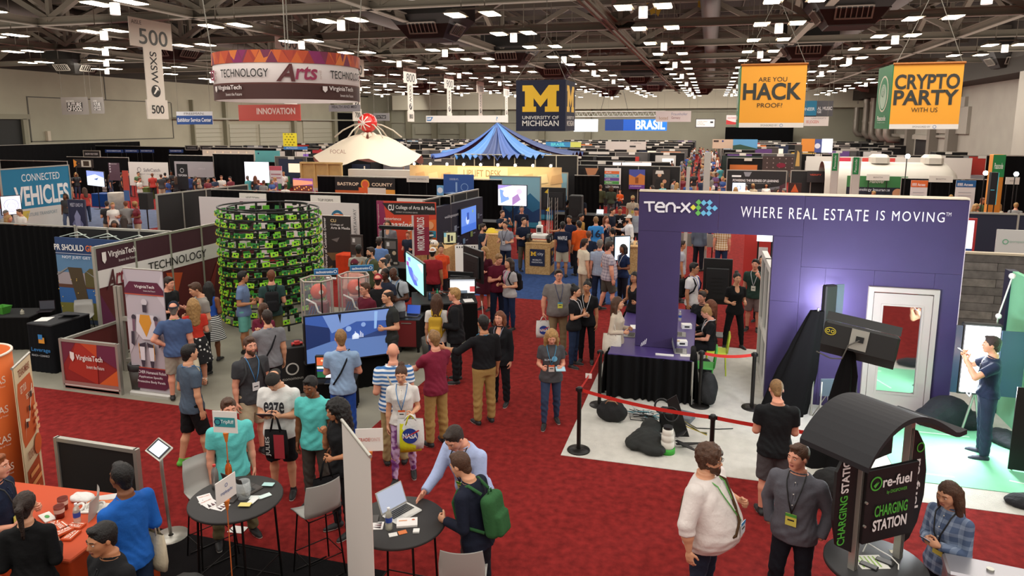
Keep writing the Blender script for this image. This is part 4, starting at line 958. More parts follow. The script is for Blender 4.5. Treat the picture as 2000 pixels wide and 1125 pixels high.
def draped_table(name,lab,p,q,d,h,col,group=None,top=None,pleat=.12,decor=None):
 p=np.array(p[:2],float);q=np.array(q[:2],float);L_=float(np.hypot(*(q-p)));rz=math.atan2(q[1]-p[1],q[0]-p[0])
 t=thing(name,lab,'table',(p[0],p[1],0),rz,group);b=MB();b.cbox((-.01,-.01,h-.03),(L_+.01,d+.01,h),.012);b.build('tabletop',mat('table_cover_'+(top or col).strip('#'),top or col,.8),t)
 b=MB();P=[(0,0),(L_,0),(L_,d),(0,d)];vs=[];pts=[]
 for k in range(4):
  a=np.array(P[k]);c=np.array(P[(k+1)%4]);m=max(3,int(np.hypot(*(c-a))/pleat*3));nn=np.array([(c-a)[1],-(c-a)[0]])/np.hypot(*(c-a))
  for i in range(m):s_=i/m;pts.append((a+(c-a)*s_,nn,s_*np.hypot(*(c-a))))
 for a,nn,s_ in pts:
  w_=.014*math.sin(2*math.pi*s_/pleat);vs+=[(*(a+nn*w_*.3),h-.03),(*(a+nn*(w_+.015)),.01)]
 n=len(pts);b.add(vs,[(2*i+1,(2*i+3)%(2*n),(2*i+2)%(2*n),2*i)for i in range(n)],True);b.build('table_skirt',mat('skirt_'+col.strip('#'),col,.95,spec=.1),t)
 if decor:art(t,L_,h,decor,y0=-.035)
 return t
def monitor(name,lab,p,q,z0,h,col='#7ab0d8',decor=(),stand='feet',emit=1.1,floor=0,cat='screen',group=None,th=.06,back=False):
 p=np.array(p[:2],float);q=np.array(q[:2],float);L_=float(np.hypot(*(q-p)));rz=math.atan2(q[1]-p[1],q[0]-p[0])
 t=thing(name,lab,cat,(p[0],p[1],z0),rz,group);b=MB();b.cbox((0,0,0),(L_,th,h),.012);b.build('housing',BLK(),t)
 if not back:
  b=MB();b.box((.03,-.004,.03),(L_-.03,.0,h-.03));b.build('display',glow(col,emit),t)
  s_=MB();art(t,L_-.06,h-.06,decor,x0=.03,z0=.03,y0=-.006,emit=emit)
 else:
  b=MB();b.cbox((L_*.1,-.05,h*.12),(L_*.9,0,h*.8),.02);b.build('back_cover',mat('tv_back','#1b1b1d',.5),t)
  for k in range(5):b=MB();b.box((L_*.3,-.056,h*(.25+.08*k)),(L_*.7,-.05,h*(.27+.08*k)));b.build('vent',BLK(),t)
 if stand=='feet':
  b=MB();b.cyl((L_/2,th+.03,floor-z0+.03),(L_/2,th+.03,h*.5),.03,n=8);b.build('stand_pole',BLK(),t)
  b=MB();b.cbox((L_/2-.3,th-.2,floor-z0),(L_/2+.3,th+.25,floor-z0+.03),.02);b.build('stand_base',BLK(),t)
 elif stand=='desk':
  b=MB();b.box((L_/2-.03,th,-(z0-floor)),(L_/2+.03,th+.03,h*.3));b.build('stand_neck',BLK(),t);b=MB();b.cbox((L_/2-.12,th-.1,floor-z0),(L_/2+.12,th+.1,floor-z0+.012),.01);b.build('stand_base',BLK(),t)
 return t
def laptop(x,y,z,rz,lab,col='#b9b8b4',scr='#3a4a70',open_=1.9,s_=1.0,group=None):
 t=thing('laptop',lab,'laptop',(x,y,z),rz,group);t.scale=(s_,)*3;m=mat('laptop_'+col.strip('#'),col,.35,.5)
 b=MB();b.cbox((-.16,-.11,0),(.16,.11,.015),.01);b.build('base',m,t);b=MB()
 for r_ in range(5):
  for c in range(12):b.box((-.13+c*.0217,-.03+r_*.024,.015),(-.13+c*.0217+.017,-.03+r_*.024+.018,.018))
 o=b.build('keyboard',BLK(),t);b=MB();b.box((-.045,-.095,.015),(.045,-.04,.0165));b.build('trackpad',m,t)
 b=MB();b.m=Matrix.Translation((0,.11,.012))@Matrix.Rotation(math.pi/2-open_,4,'X');b.cbox((-.16,-.004,0),(.16,.006,.21),.003);b.build('lid',m,t)
 b=MB();b.m=Matrix.Translation((0,.11,.012))@Matrix.Rotation(math.pi/2-open_,4,'X');b.box((-.148,-.006,.012),(.148,-.0045,.2));b.build('display',glow(scr,.9),t);return t
def bottle(x,y,z,lab,body='#d5e4ee',cap_='#e8e8e8',band='#2f4aa0',h=.22,r=.033,clear=True):
 t=thing('bottle',lab,'bottle',(x,y,z));b=MB();b.lathe([(.001,0),(r,0),(r,h*.25),(r*.93,h*.28),(r,h*.32),(r,h*.62),(r*.8,h*.78),(r*.38,h*.88),(r*.38,h*.92)],14);b.build('body',glass('bottle_plastic',body,.45)if clear else mat('bottle_'+body.strip('#'),body,.3,.5),t)
 b=MB();b.cyl((0,0,h*.92),(0,0,h),r*.45,n=12);b.build('cap',plain(cap_),t)
 if band:b=MB();b.lathe([(r*1.01,h*.35),(r*1.01,h*.58)],14);b.build('wrap',plain(band),t)
 return t
def paper(x,y,z,rz,w_,h_,lab,col='#e9e6e0',decor=(),name='leaflet',cat='paper',group=None,th=.004):
 t=thing(name,lab,cat,(x,y,z),rz,group);b=MB();b.box((-w_/2,-h_/2,0),(w_/2,h_/2,th));b.build('sheet',plain(col),t)
 if decor:art(t,1,1,decor,warp=lambda u,v,yy:(-w_/2+u*w_,-h_/2+v*h_,th+.001-yy*.3),y0=0)
 return t
def stanchion(x,y,lab,tilt=0):
 t=thing('stanchion_post',lab,'barrier post',(x,y,.014),0,'rope barrier posts');m=mat('stanchion_black','#1a1715',.4,.3)
 b=MB();b.lathe([(.001,.035),(.05,.034),(.17,.02),(.175,.008),(.175,0),(.001,0)],24);b.build('base',m,t)
 b=MB();b.cyl((0,0,.03),(0,0,.93),.032,n=14);b.build('pole',m,t);b=MB();b.lathe([(.034,.93),(.04,.94),(.04,1.0),(.034,1.01),(.001,1.012)],14)
 for a in range(4):c,s_=math.cos(a*math.pi/2),math.sin(a*math.pi/2);b.box((c*.045-.012,s_*.045-.012,.945),(c*.045+.012,s_*.045+.012,.995))
 b.build('belt_head',BLK(),t);return(x,y)
def belt(a,c,lab,sag=.05,tag_=False):
 t=thing('barrier_belt',lab,'barrier belt',(a[0],a[1],0),0,'red barrier belts');b=MB();n=14;vs=[]
 for i in range(n+1):
  s_=i/n;x,y=(c[0]-a[0])*s_,(c[1]-a[1])*s_;z=.985-sag*4*s_*(1-s_);vs+=[(x,y,z-.027),(x,y,z+.027)]
 nrm_=np.array([-(c[1]-a[1]),c[0]-a[0]]);nrm_=nrm_/np.hypot(*nrm_)*.002;v2=[(v[0]+nrm_[0],v[1]+nrm_[1],v[2])for v in vs];k=len(vs)
 b.add(vs+v2,[(2*i,2*i+2,2*i+3,2*i+1)for i in range(n)]+[(k+2*i+1,k+2*i+3,k+2*i+2,k+2*i)for i in range(n)]);b.build('webbing',mat('belt_red','#c8281f',.6),t)
 if tag_:x,y=(c[0]-a[0])*.6,(c[1]-a[1])*.6;b=MB();b.box((x-.05,y-.004,.9),(x+.05,y+.004,.98));b.build('label_tag',WHT(),t)
def rollup(name,lab,p,q,h,col,decor,group=None):
 p=np.array(p[:2],float);q=np.array(q[:2],float);w_=float(np.hypot(*(q-p)))
 t=sign(name,lab,'banner',p,q,.06,h,col,decor,th=.008,group=group,board='fabric')
 b=MB();b.cbox((-.03,-.1,-.06),(w_+.03,.1,.02),.03);b.build('base_cassette',mat('silver_base','#c9c6c0',.35,.5),t)
 b=MB();b.cyl((-.01,.004,h),(w_+.01,.004,h),.016,n=8);b.build('top_rail',ALU(),t);b=MB();b.cyl((w_/2,.05,0),(w_/2,.012,h),.01,n=6);b.build('support_pole',ALU(),t);return t
OSB=lambda:mat('osb_board','#b98d54',.8,kind='osb',col2='#d9b27a',scale=38)
def osb_box(name,lab,x0,y0,x1,y1,h,z0=.012,cat='counter',group=None):
 t=thing(name,lab,cat,(x0,y0,z0),0,group);w_,d=x1-x0,y1-y0
 for a,c in(((0,0,0),(w_,.02,h)),((0,d-.02,0),(w_,d,h)),((0,.02,0),(.02,d-.02,h)),((w_-.02,.02,0),(w_,d-.02,h))):b=MB();b.box(a,c);b.build('side_panel',OSB(),t)
 b=MB();b.box((-.015,-.015,h),(w_+.015,d+.015,h+.02));b.build('top_panel',OSB(),t);return t
def shell_chair(x,y,rz,lab,seat=.75,col='#a3a09a',group='grey bar stools with backs'):
 t=thing('bar_chair',lab,'chair',(x,y,.01),rz,group);m=mat('grey_shell',col,.45);b=MB();n=10;vs=[]
 prof=[(.2,seat-.02),(.1,seat-.005),(-.06,seat),(-.16,seat+.02),(-.2,seat+.1),(-.215,seat+.25),(-.235,seat+.4)]
 for th_ in(0,.012):
  for yy,z in prof:
   for i in range(n+1):
    u=-1+2*i/n;cv=.03*u*u if z<seat+.05 else 0;wd=.21 if z<seat+.3 else.19;vs.append((u*wd,yy+(.05*u*u if z>seat+.05 else 0),z+cv-th_))
 m_=len(prof);K=(n+1)*m_;fs=[]
 for r_ in range(m_-1):
  for i in range(n):a=r_*(n+1)+i;fs.append((a,a+1,a+n+2,a+n+1));fs.append((K+a,K+a+n+1,K+a+n+2,K+a+1))
 ring=[i for i in range(n+1)]+[r_*(n+1)+n for r_ in range(1,m_)]+[(m_-1)*(n+1)+i for i in range(n-1,-1,-1)]+[r_*(n+1)for r_ in range(m_-2,0,-1)]
 for i in range(len(ring)):a,c=ring[i],ring[(i+1)%len(ring)];fs.append((a,a+K,c+K,c))
 b.add(vs,fs,True);b.build('shell',m,t)
 f=mat('dark_wire','#151312',.4,.5)
 for sx in(-1,1):
  for sy in(-1,1):b=MB();b.cyl((sx*.16,sy*.14,seat-.02),(sx*.21,sy*.2,0),.009,n=6);b.build('leg',f,t)
 b=MB();b.tube([(-.195,-.18,.25),(.195,-.18,.25),(.195,.18,.25),(-.195,.18,.25)],.007,5,close=True);b.tube([(-.16,-.14,seat-.03),(.16,-.14,seat-.03),(.16,.14,seat-.03),(-.16,.14,seat-.03)],.007,5,close=True);b.build('footrest',f,t)
 b=MB();b.tube([(-.18,-.2,0.01),(.18,-.2,.01)],.008,5);b.tube([(-.18,.2,0.01),(.18,.2,.01)],.008,5);b.build('runner',f,t);return t
def bar_table(x,y,r,lab,h=1.05):
 t=thing('round_bar_table',lab,'table',(x,y,.01),0,'round bar tables');b=MB();b.lathe([(.001,h-.035),(r-.012,h-.035),(r,h-.025),(r,h-.008),(r-.008,h),(.001,h)],48);b.build('tabletop',mat('charcoal_top','#2a2726',.6,bump=.1,bscale=200),t)
 f=mat('dark_wire','#151312',.4,.5);w_=r*.62
 for sx in(-1,1):
  for sy in(-1,1):b=MB();b.cyl((sx*w_*.9,sy*w_*.9,h-.035),(sx*w_,sy*w_,0),.012,n=6);b.build('leg',f,t)
 b=MB()
 for z in(.02,.28):b.tube([(-w_*.98,-w_*.98,z),(w_*.98,-w_*.98,z),(w_*.98,w_*.98,z),(-w_*.98,w_*.98,z)],.008,5,close=True)
 b.build('footrest',f,t);return t
def tote(x,y,z,rz,lab,col='#e5e1d8',w_=.3,h=.36,decor=(),name='tote_bag',handle=.25,cat='bag'):
 """bag hanging from its handles: top of the handles at x, y, z"""
 t=thing(name,lab,cat,(x,y,z-h-handle),rz);b=MB();n=8;vs=[]
 for k,(zz,d,ww)in enumerate(((0,.035,.94),(h*.25,.07,1),(h*.7,.05,.98),(h,.018,.93))):
  for i in range(n):a=2*math.pi*i/n+math.pi/8;vs.append((max(-1,min(1,math.cos(a)*1.3))*w_/2*ww,math.sin(a)*d,zz))
 fs=[(k*n+i,k*n+(i+1)%n,k*n+n+(i+1)%n,k*n+n+i)for k in range(3)for i in range(n)]+[tuple(range(n-1,-1,-1))]
 b.add(vs,fs,True);b.build('bag_body',cloth(col),t)
 for s_ in(-1,1):b=MB();b.tube([(-w_*.22,s_*.018,h-.02),(-w_*.1,s_*.01,h+handle*.7),(0,0,h+handle),(w_*.1,s_*.01,h+handle*.7),(w_*.22,s_*.018,h-.02)],.009,5);b.build('handle',cloth(col),t)
 if decor:art(t,w_*.9,h*.85,decor,x0=-w_*.45,z0=h*.07,y0=-.073)
 return t
def blob(name,lab,cat,x,y,z,pts,col,v=.02,rz=0,bump=1,group=None):
 """soft heap: list of (centre, radii)"""
 lo=np.min([np.array(c)-r-.05 for c,r in pts],0);hi=np.max([np.array(c)+r+.05 for c,r in pts],0);lo[2]=-.02
 g=Grid(lo,hi,v)
 for c,r in pts:g.ell(c,r,.05)
 X,Y_,Z=np.meshgrid(*g.ax,indexing='ij',sparse=True);g.F=g.F+.008*bump*np.sin(X*34+3*np.sin(Y_*21))*np.sin(Y_*29+Z*24);g.F=np.maximum(g.F,.002-Z)
 V,Q=g.nets();me=np_mesh(name,V,Q,[mat('bag_'+col.strip('#'),col,.8,bump=.3,bscale=40)]);o=bpy.data.objects.new(name,me);COL.objects.link(o);o.location=(x,y,z);o.rotation_euler=(0,0,rz);return tag(o,lab,cat,group)
D=[('r',0,0,1,.62,'#57171b'),('r',0,.785,1,1,'#3f1726'),('r',0,.64,1,.79,'#dcd6d2')]
rr=random.Random(5)
for i,(a,b_,c_,col)in enumerate((((.0,.62),(.1,.2),(.0,.05),'#5a1840'),((.12,.3),(.24,.6),(.3,.12),'#8a2a1c'),((.36,.62),(.46,.58),(.40,.3),'#b5461f'),((.55,.1),(.7,.62),(.62,.0),'#7c231b'),((.75,.5),(.95,.62),(.85,.1),'#8a2a1c'))):D.append(('p',[a,b_,c_],col))
D+=[('t','VirginiaTech',.06,.87,.2,.94,'#e8e0dc',.02),('t','Invent the Future',.11,.83,.2,.855,'#e8e0dc'),('p',[(.03,.94),(.05,.94),(.05,.87),(.04,.84),(.03,.87)],'#e8e0dc'),('t','A',.04,.61,.085,.78,'#4a1c20',.03,.3),('t','rts',.085,.64,.15,.76,'#7a2230',.02,.2),('t','TECHNOLOGY',.26,.675,.62,.755,'#1c1817',.004)]
hardwall('technology_wall','maroon exhibition wall with white technology band along the left booth',(-12,11.1),(-12,16.3),2.44,'#57171b',1.04,D)
hardwall('booth_wall','dark wall closing the far side of the maroon booth',(-12,16.32),(-9.9,16.32),1.1,'#2a1517',1.0)
D=[('p',[(0,1),(0,.35),(.12,0),(.6,0),(.55,1)],'#8e1f1c'),('p',[(0,1),(0,.45),(.3,1)],'#6e2038'),('p',[(.3,1),(.65,1),(.62,.15),(.1,.4)],'#a82a1c'),('p',[(.62,.15),(.66,0),(1,0),(1,.5)],'#cf5a22'),('p',[(.65,1),(1,1),(1,.5),(.63,.72)],'#6a2140'),('p',[(.3,1),(.66,1),(.64,.7)],'#c2461f'),('r',0,0,1,.17,'#9b6c66'),('r',0,.08,1,.1,'#d8c8c2'),('t','VirginiaTech',.27,.58,.74,.72,'#ece2dc',.02),('t','Invent the Future',.45,.46,.76,.53,'#ece2dc',.005),('p',[(.17,.77),(.245,.75),(.245,.64),(.21,.57),(.17,.64)],'#ece2dc')]
hardwall('low_booth_wall','low red and orange booth panel with white lettering and silver frame',(-11.5,9.7),(-10.2,9.7),.97,'#8e1f1c',1.3,D)
hardwall('low_booth_wall','low maroon side panel running back from the low orange panel',(-11.52,11.1),(-11.52,9.76),.95,'#5a1a1a',1.3)
t=thing('extrusion_stand','silver extrusion frame inside the maroon booth corner','frame',(-11.25,10.75,0),0)
for x in(0,.09):b=MB();b.box((x,0,0),(x+.07,.07,1.75));b.build('upright',ALU(),t)
b=MB();b.box((.16,0,1.05),(1.1,.07,1.13));b.build('crossbar',ALU(),t);b=MB();b.box((1.1,0,0),(1.17,.07,1.2));b.build('upright',ALU(),t);b=MB();b.box((.16,0,.2),(1.1,.07,.27));b.build('crossbar',ALU(),t)
b=MB();b.tube([(.4,.05,1.05),(.3,.15,.9),(.45,.2,.7),(.7,.15,.62),(.95,.05,.8)],.01,5);b.build('cable',WHT(),t)
t=thing('waste_bin','black waste bin with liner behind the low orange panel','bin',(-10.0,9.98,0));b=MB();b.lathe([(.001,0),(.15,0),(.19,.5),(.18,.5)],20);b.build('bin_body',mat('bin_grey','#3a3733',.5),t);b=MB();b.lathe([(.195,.44),(.2,.54),(.17,.56),(.15,.4)],20);b.build('liner',BLK(),t)
GY='#bcb3bb'
D=[('r',0,0,1,1,GY),('p',[(0,1),(.15,.82),(0,.75)],'#aaa0aa'),('p',[(1,1),(.8,.8),(1,.7)],'#cbc3ca'),('p',[(0,.3),(.4,.55),(0,.6)],'#c7bfc6'),('p',[(1,.25),(.6,.5),(1,.55)],'#ada3ac'),('p',[(.0,.84),(.14,.9),(.86,.9),(1,.84),(1,.8),(0,.8)],'#5c1c38'),('r',0,.795,1,.803,'#c2523a'),('t','VirginiaTech',.27,.845,.78,.875,'#e8e0e0',.02),('t','Invent the Future',.5,.825,.8,.838,'#e8e0e0'),('p',[(0,.2),(1,.2),(1,.07),(.85,.03),(.15,.03),(0,.07)],'#5c1c38'),('r',0,.2,1,.208,'#c2523a'),('t','ESCHER Humanoid Robot',.12,.155,.92,.18,'#ece6ea',.01),('t','Application Specific',.2,.115,.82,.138,'#ece6ea',.01),('t','Protective Body Panels',.16,.075,.88,.1,'#ece6ea',.01)]
DK,OR='#3a3340','#d8952f'
D+=[('c',.5,.74,.028,'#cfc9d0'),('r',.45,.66,.55,.72,DK),('p',[(.28,.64),(.72,.64),(.76,.5),(.6,.44),(.4,.44),(.24,.5)],'#d8d3da'),('p',[(.38,.64),(.62,.64),(.66,.58),(.5,.46),(.34,.58)],OR)]
for s_ in(-1,1):
 M_=lambda u:.5+s_*(u)
 D+=[('c',M_(.29),.615,.022,DK),('p',[(M_(.26),.6),(M_(.33),.6),(M_(.34),.5),(M_(.28),.5)],'#77586a'),('p',[(M_(.3),.5),(M_(.38),.5),(M_(.4),.4),(M_(.32),.38)],DK),('p',[(M_(.02),.42),(M_(.2),.4),(M_(.22),.33),(M_(.14),.31),(M_(.04),.38)],DK),('p',[(M_(.06),.38),(M_(.2),.38),(M_(.17),.26),(M_(.08),.26)],'#e0dce2'),('p',[(M_(.07),.27),(M_(.18),.27),(M_(.16),.215),(M_(.09),.215)],DK),('r',M_(.2)-.008,.28,M_(.2)+.008,.41,OR)]
rollup('robot_banner','tall pale roll-up banner printed with a humanoid robot front',(-10.05,9.86),(-9.2,9.86),2.3,GY,D)
# city skyline backdrop and black tables at far left
D=[('r',0,.72,1,1,'#23406e'),('r',0,.45,1,.8,'#5b83a8'),('r',0,.42,1,.6,'#a89a9e'),('r',0,.12,1,.44,'#2d5f9e'),('r',0,0,1,.14,'#25344f'),('r',0,.42,1,.46,'#5c3524'),('p',[(.12,.66),(.27,.66),(.32,.25),(.19,.25)],'#4a3a22'),('p',[(.3,.44),(.3,.6),(.36,.66),(.48,.64),(.62,.54),(.7,.44)],'#5a5028'),('p',[(.0,.24),(.45,.26),(.5,.14),(.4,.06),(.02,.04)],'#6f6a2a'),('p',[(0,.58),(.12,.66),(.12,.645),(0,.56)],'#8a8a8a'),('p',[(.27,.66),(.6,.44),(.55,.44)],'#8a8a8a')]
for i in range(26):D.append(('c',.02+rr.random()*.7,.1+rr.random()*.45,.006,'#f0c860'))
D+=[('t','PR SHOULD',.02,.86,.34,.93,'#f0ece6',.02),('t','GROW YOUR BRAND',.36,.86,.98,.93,'#e0702e',.02),('r',.03,.825,.95,.83,'#d8d8e0'),('t','NOT JUST GET YOUR NAME OUT THERE',.1,.76,.95,.8,'#e6e6ee',.01)]
sign('skyline_backdrop','blue backdrop with a bridge and city skyline and white lettering','backdrop',(-15.0,12.8),(-12.25,12.8),.15,2.1,'#23406e',D,th=.03,stand='feet')
t=thing('folding_scaffold','white folding frame poking above the skyline backdrop','frame',(-15.0,12.9,2.22));b=MB()
for i in range(3):b.tube([(.05+i*.9,0,.02),(.5+i*.9,.1,.14),(.95+i*.9,0,.02)],.012,5);b.tube([(.35+i*.9,0,.05),(.8+i*.9,.05,.1)],.012,5)
b.build('strut',plain('#c8d4c8'),t)
curtain('drape_wall','black drape wall at the left edge behind the dark tables',(-24,13.25),(-14.9,13.25),2.44)
hardwall('booth_wall','black panel wall with silver frame behind the skyline backdrop',(-14.85,13.3),(-12.05,13.3),2.44,'#121112',.95)
draped_table('long_table','long black draped table at the far left under the drape wall',(-17.5,10.2),(-14.2,11.3),.75,.75,'#111010')
draped_table('counter_table','black draped counter with blue and orange logo left of the maroon wall',(-12.95,10.25),(-12.35,10.25),.9,1.0,'#16171a',top='#232326',decor=[('t','Leverage',.15,.42,.95,.52,'#2f7fc0',.01),('t','REACH + CONNECT',.15,.34,.9,.38,'#c8ccd0'),('r',.5,.62,.75,.74,'#d8922f'),('r',.5,.7,.68,.8,'#2f7fc0')])
laptop(-12.5,10.8,1.0,.3,'closed-looking dark laptop on the black counter with logo','#1a1a1c','#1a1a1c',.3)
paper(-12.85,10.55,1.0,.4,.25,.3,'white papers on the near left corner of the logo counter')
def bucket(x,y,z,col,lab):
 t=thing('party_bucket',lab,'bucket',(x,y,z));b=MB();v0=[(-.1,-.08,0),(.1,-.08,0),(.1,.08,0),(-.1,.08,0),(-.15,-.12,.17),(.15,-.12,.17),(.15,.12,.17),(-.15,.12,.17),(-.14,-.11,.17),(.14,-.11,.17),(.14,.11,.17),(-.14,.11,.17),(-.09,-.07,.02),(.09,-.07,.02),(.09,.07,.02),(-.09,.07,.02)]
 fs=[(3,2,1,0)]+[(i+4*k,(i+1)%4+4*k,(i+1)%4+4+4*k,i+4+4*k)for k in range(3)for i in range(4)]+[(12,13,14,15)];b.add(v0,fs);b.build('pail',plain(col),t);b=MB();b.m=Matrix.Translation((0,-.102,.1));b.tube([(.025*math.cos(a),0,.025*math.sin(a))for a in np.linspace(0,2*math.pi,11)[:-1]],.005,4,close=True);b.build('grommet',plain('#d8d8d8'),t)
bucket(-15.0,11.35,.75,'#4a9a34','green plastic bucket on the long black table');bucket(-15.75,10.9,.75,'#e07a1f','orange plastic bucket at the left edge of the long black table')
laptop(-14.25,11.75,.75,.5,'dark laptop with stickers beside the green bucket','#2a2228','#2a2a2e',1.6)
bottle(-14.5,11.4,.75,'small glass jar between the green bucket and the laptop','#d8d4c0','#c8c0a0',None,.11,.04)
shell_chair(-13.85,12.3,math.pi+.5,'grey shell chair behind the dark laptop at far left',.45,group=None)
# tower of green circuit boards
def pi_tower():
 cx,cy,R_=-10.3,14.6,1.17;t=thing('circuit_board_tower','tall round black frame tower covered with bright green circuit boards','tower',(cx,cy,0));FR=mat('black_frame','#161514',.5)
 nr=12
 for k in range(nr+1):
  z=.25+k*.222;tl=.05
  b=MB();b.tube([((R_)*math.cos(a),(R_)*math.sin(a),z+tl*math.sin(a+k*.35))for a in np.linspace(0,2*math.pi,33)[:-1]],.022,5,close=True);b.build('ring',FR,t)
 for i in range(10):
  a=2*math.pi*i/10;b=MB();b.box((-.02,-.02,0),(.02,.02,2.95));b.build('upright',FR,t,(R_*.8*math.cos(a),R_*.8*math.sin(a),0))
 b=MB();b.tube([(R_*.8*math.cos(a),R_*.8*math.sin(a),2.95)for a in np.linspace(0,2*math.pi,25)[:-1]],.02,5,close=True);b.tube([(R_*.8*math.cos(a),R_*.8*math.sin(a),1.5)for a in np.linspace(0,2*math.pi,25)[:-1]],.02,5,close=True);b.build('inner_ring',FR,t)
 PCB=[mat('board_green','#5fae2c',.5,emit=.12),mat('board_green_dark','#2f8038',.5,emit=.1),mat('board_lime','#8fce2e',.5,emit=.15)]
 CH_=mat('chip','#20301c',.5);YL=plain('#d8c84a')
 me=None;n=0
 for k in range(nr):
  z=.34+k*.222
  for i in range(25):
   if n>=299:break
   a=2*math.pi*(i+.5*(k%2)+k*.13)/25;zz=z+.05*math.sin(a+k*.35)
   if me is None:
    b=MB();b.box((-.085,-.008,-.055),(.085,.008,.055));b.cur=1;b.box((-.04,-.022,-.02),(.0,-.008,.02));b.box((.03,-.02,.01),(.06,-.008,.04));b.cur=2;b.box((-.08,-.03,-.05),(-.055,-.008,-.02));b.box((.06,-.028,-.045),(.083,-.008,.0));o=b.build('circuit_board',[PCB[0],CH_,YL],t);me=o.data
   else:o=bpy.data.objects.new('circuit_board',me);COL.objects.link(o);o.parent=t
   o.location=((R_+.04)*math.cos(a),(R_+.04)*math.sin(a),zz);o.rotation_euler=(rr.uniform(-.1,.1),rr.uniform(-.12,.12),a+math.pi/2);n+=1
   o.material_slots[0].link='OBJECT';o.material_slots[0].material=PCB[rr.choice((0,0,0,1,2))]
 b=MB();r2=random.Random(4)
 for i in range(150):
  a=r2.uniform(0,6.28);z=r2.uniform(.3,2.85);b.box((R_*.93*math.cos(a)-.04,R_*.93*math.sin(a)-.04,z),(R_*.93*math.cos(a)+.04,R_*.93*math.sin(a)+.04,z+.09))
 for i in range(60):
  a=r2.uniform(0,6.28);z=r2.uniform(.3,2.8);p=[(R_*math.cos(a+s_*.12),R_*math.sin(a+s_*.12),z+.08*math.sin(s_*2.2))for s_ in range(4)];b.tube(p,.006,3)
 tag(b.build('power_packs',mat('black_electronics','#121212',.5),t),kind='stuff')
pi_tower()
# acrylic cases with orange machines
def case(x,y,lab,rz):
 t=thing('display_case',lab,'display case',(x,y,.0),rz,'acrylic display cases');H_=[(-.32,-.1),(-.18,-.34),(.18,-.34),(.34,-.1),(.2,.26),(-.2,.26)]
 b=MB();b.prism([(u*1.02,v*1.02)for u,v in H_],.0,.82);b.build('plinth',BLK(),t);FR=mat('case_frame','#b9aca0',.4,.3)
 for z in(.82,1.74):
  b=MB()
  for i in range(6):a,c=H_[i],H_[(i+1)%6];b.cyl((*a,z),(*c,z),.02,n=4)
  b.build('frame_ring',FR,t)
 for i in range(6):b=MB();b.cyl((*H_[i],.82),(*H_[i],1.74),.016,n=4);b.build('corner_post',FR if i!=2 else BLK(),t)
 for i in range(6):
  a,c=H_[i],H_[(i+1)%6];b=MB();b.add([(*a,.84),(*c,.84),(*c,1.72),(*a,1.72)],[(0,1,2,3)]);b.build('pane',glass('case_acrylic','#dfe8f0',.16),t)
 m=thing('robot_machine','orange and silver machine inside the %s acrylic case'%('left' if 'left' in lab else 'right'),'machine',(x,y,.83),rz)
 b=MB();b.sphere((0,.05,.62),.17,16);b.build('spool',mat('machine_orange','#d8481f',.4),m);b=MB();b.m=Matrix.Translation((.1,-.09,.64));b.cyl((0,0,0),(0,-.03,0),.045,n=14);b.build('hub',plain('#e8e0d0'),m)
 b=MB();b.cbox((-.2,-.05,0),(.18,.2,.4),.03);b.build('gearbox',mat('machine_maroon','#7c2a30',.4),m);b=MB();b.tube([(-.2,-.15,.5),(0,-.2,.42),(.05,-.2,.25),(.2,-.18,.15)],.02,6);b.build('hose',WHT(),m)
 b=MB();
 for k in range(4):b.cyl((-.22+k*.07,-.2,0),(-.1+k*.05,-.12,.35),.016,n=6)
 b.build('linkage',mat('machine_blue','#3a4a80',.3,.5),m)
 s_=thing('case_sign','small blue sign on top of the %s acrylic case'%('left' if 'left' in lab else 'right'),'sign',(x-.2,y+.2,1.745),rz+.25);b=MB();b.cbox((0,0,0),(.5,.02,.14),.01);b.build('plate',plain('#4a90b8'),s_);art(s_,.5,.14,[('r',.03,.12,.97,.88,'#1f5f98'),('t','technotronics',.08,.3,.78,.7,'#eef4f8',.02),('o',.88,.5,.25,.08,'#eef4f8')])
case(-7.75,12.5,'left hexagonal acrylic case holding an orange machine',.25);case(-7.2,13.05,'right hexagonal acrylic case holding an orange machine',.25)
# big television on its draped black stand
D=[('r',0,.0,1,.35,'#3f5f9a'),('r',0,.35,1,1,'#35549a'),('p',[(0,.85),(.28,.72),(.28,.42),(0,.3)],'#1f2f5c'),('p',[(0,.3),(.28,.42),(.45,.45),(1,.42),(1,0),(0,0)],'#5a78b0'),('p',[(.6,.42),(1,.62),(1,.42)],'#2a3f70'),('p',[(.3,.6),(.6,.8),(1,.75),(1,1),(.2,1)],'#6f8cc4'),('p',[(.82,.98),(.86,.98),(.84,.6),(.81,.6)],'#8ab0e0'),('p',[(.38,1),(.42,1),(.405,.8)],'#101828'),('p',[(.54,.42),(.62,.42),(.62,.52),(.58,.56),(.54,.5)],'#c8d4ea'),('c',.5,.66,.06,'#86a4d4'),('c',.68,.72,.05,'#7f9cd0')]
for i in range(8):D.append(('r',.56+.015*i,.45,.567+.015*i,.5+.03*((i*7)%4),'#dfe8f6'))
monitor('television','big flat television showing a blue virtual city scene',(-6.83,10.5),(-5.62,11.5),.62,.92,'#35549a',D,stand=None,emit=.5)
draped_table('television_stand','black draped stand under the big television',(-6.9,10.6),(-5.65,11.62),.5,.62,'#0f0e0e')
t=thing('road_case','black case with round white logo left of the big television','case',(-7.45,10.35,0),.7);b=MB();b.cbox((0,0,0),(.62,.5,.9),.02);b.build('case_body',mat('case_black','#1a1818',.6),t)
art(t,.62,.9,[('o',.6,.55,.13,.03,'#d8d4cc'),('t','autonomous',.2,.32,.9,.37,'#c8c4bc'),('t','lab',.2,.8,.4,.85,'#c8c4bc')])
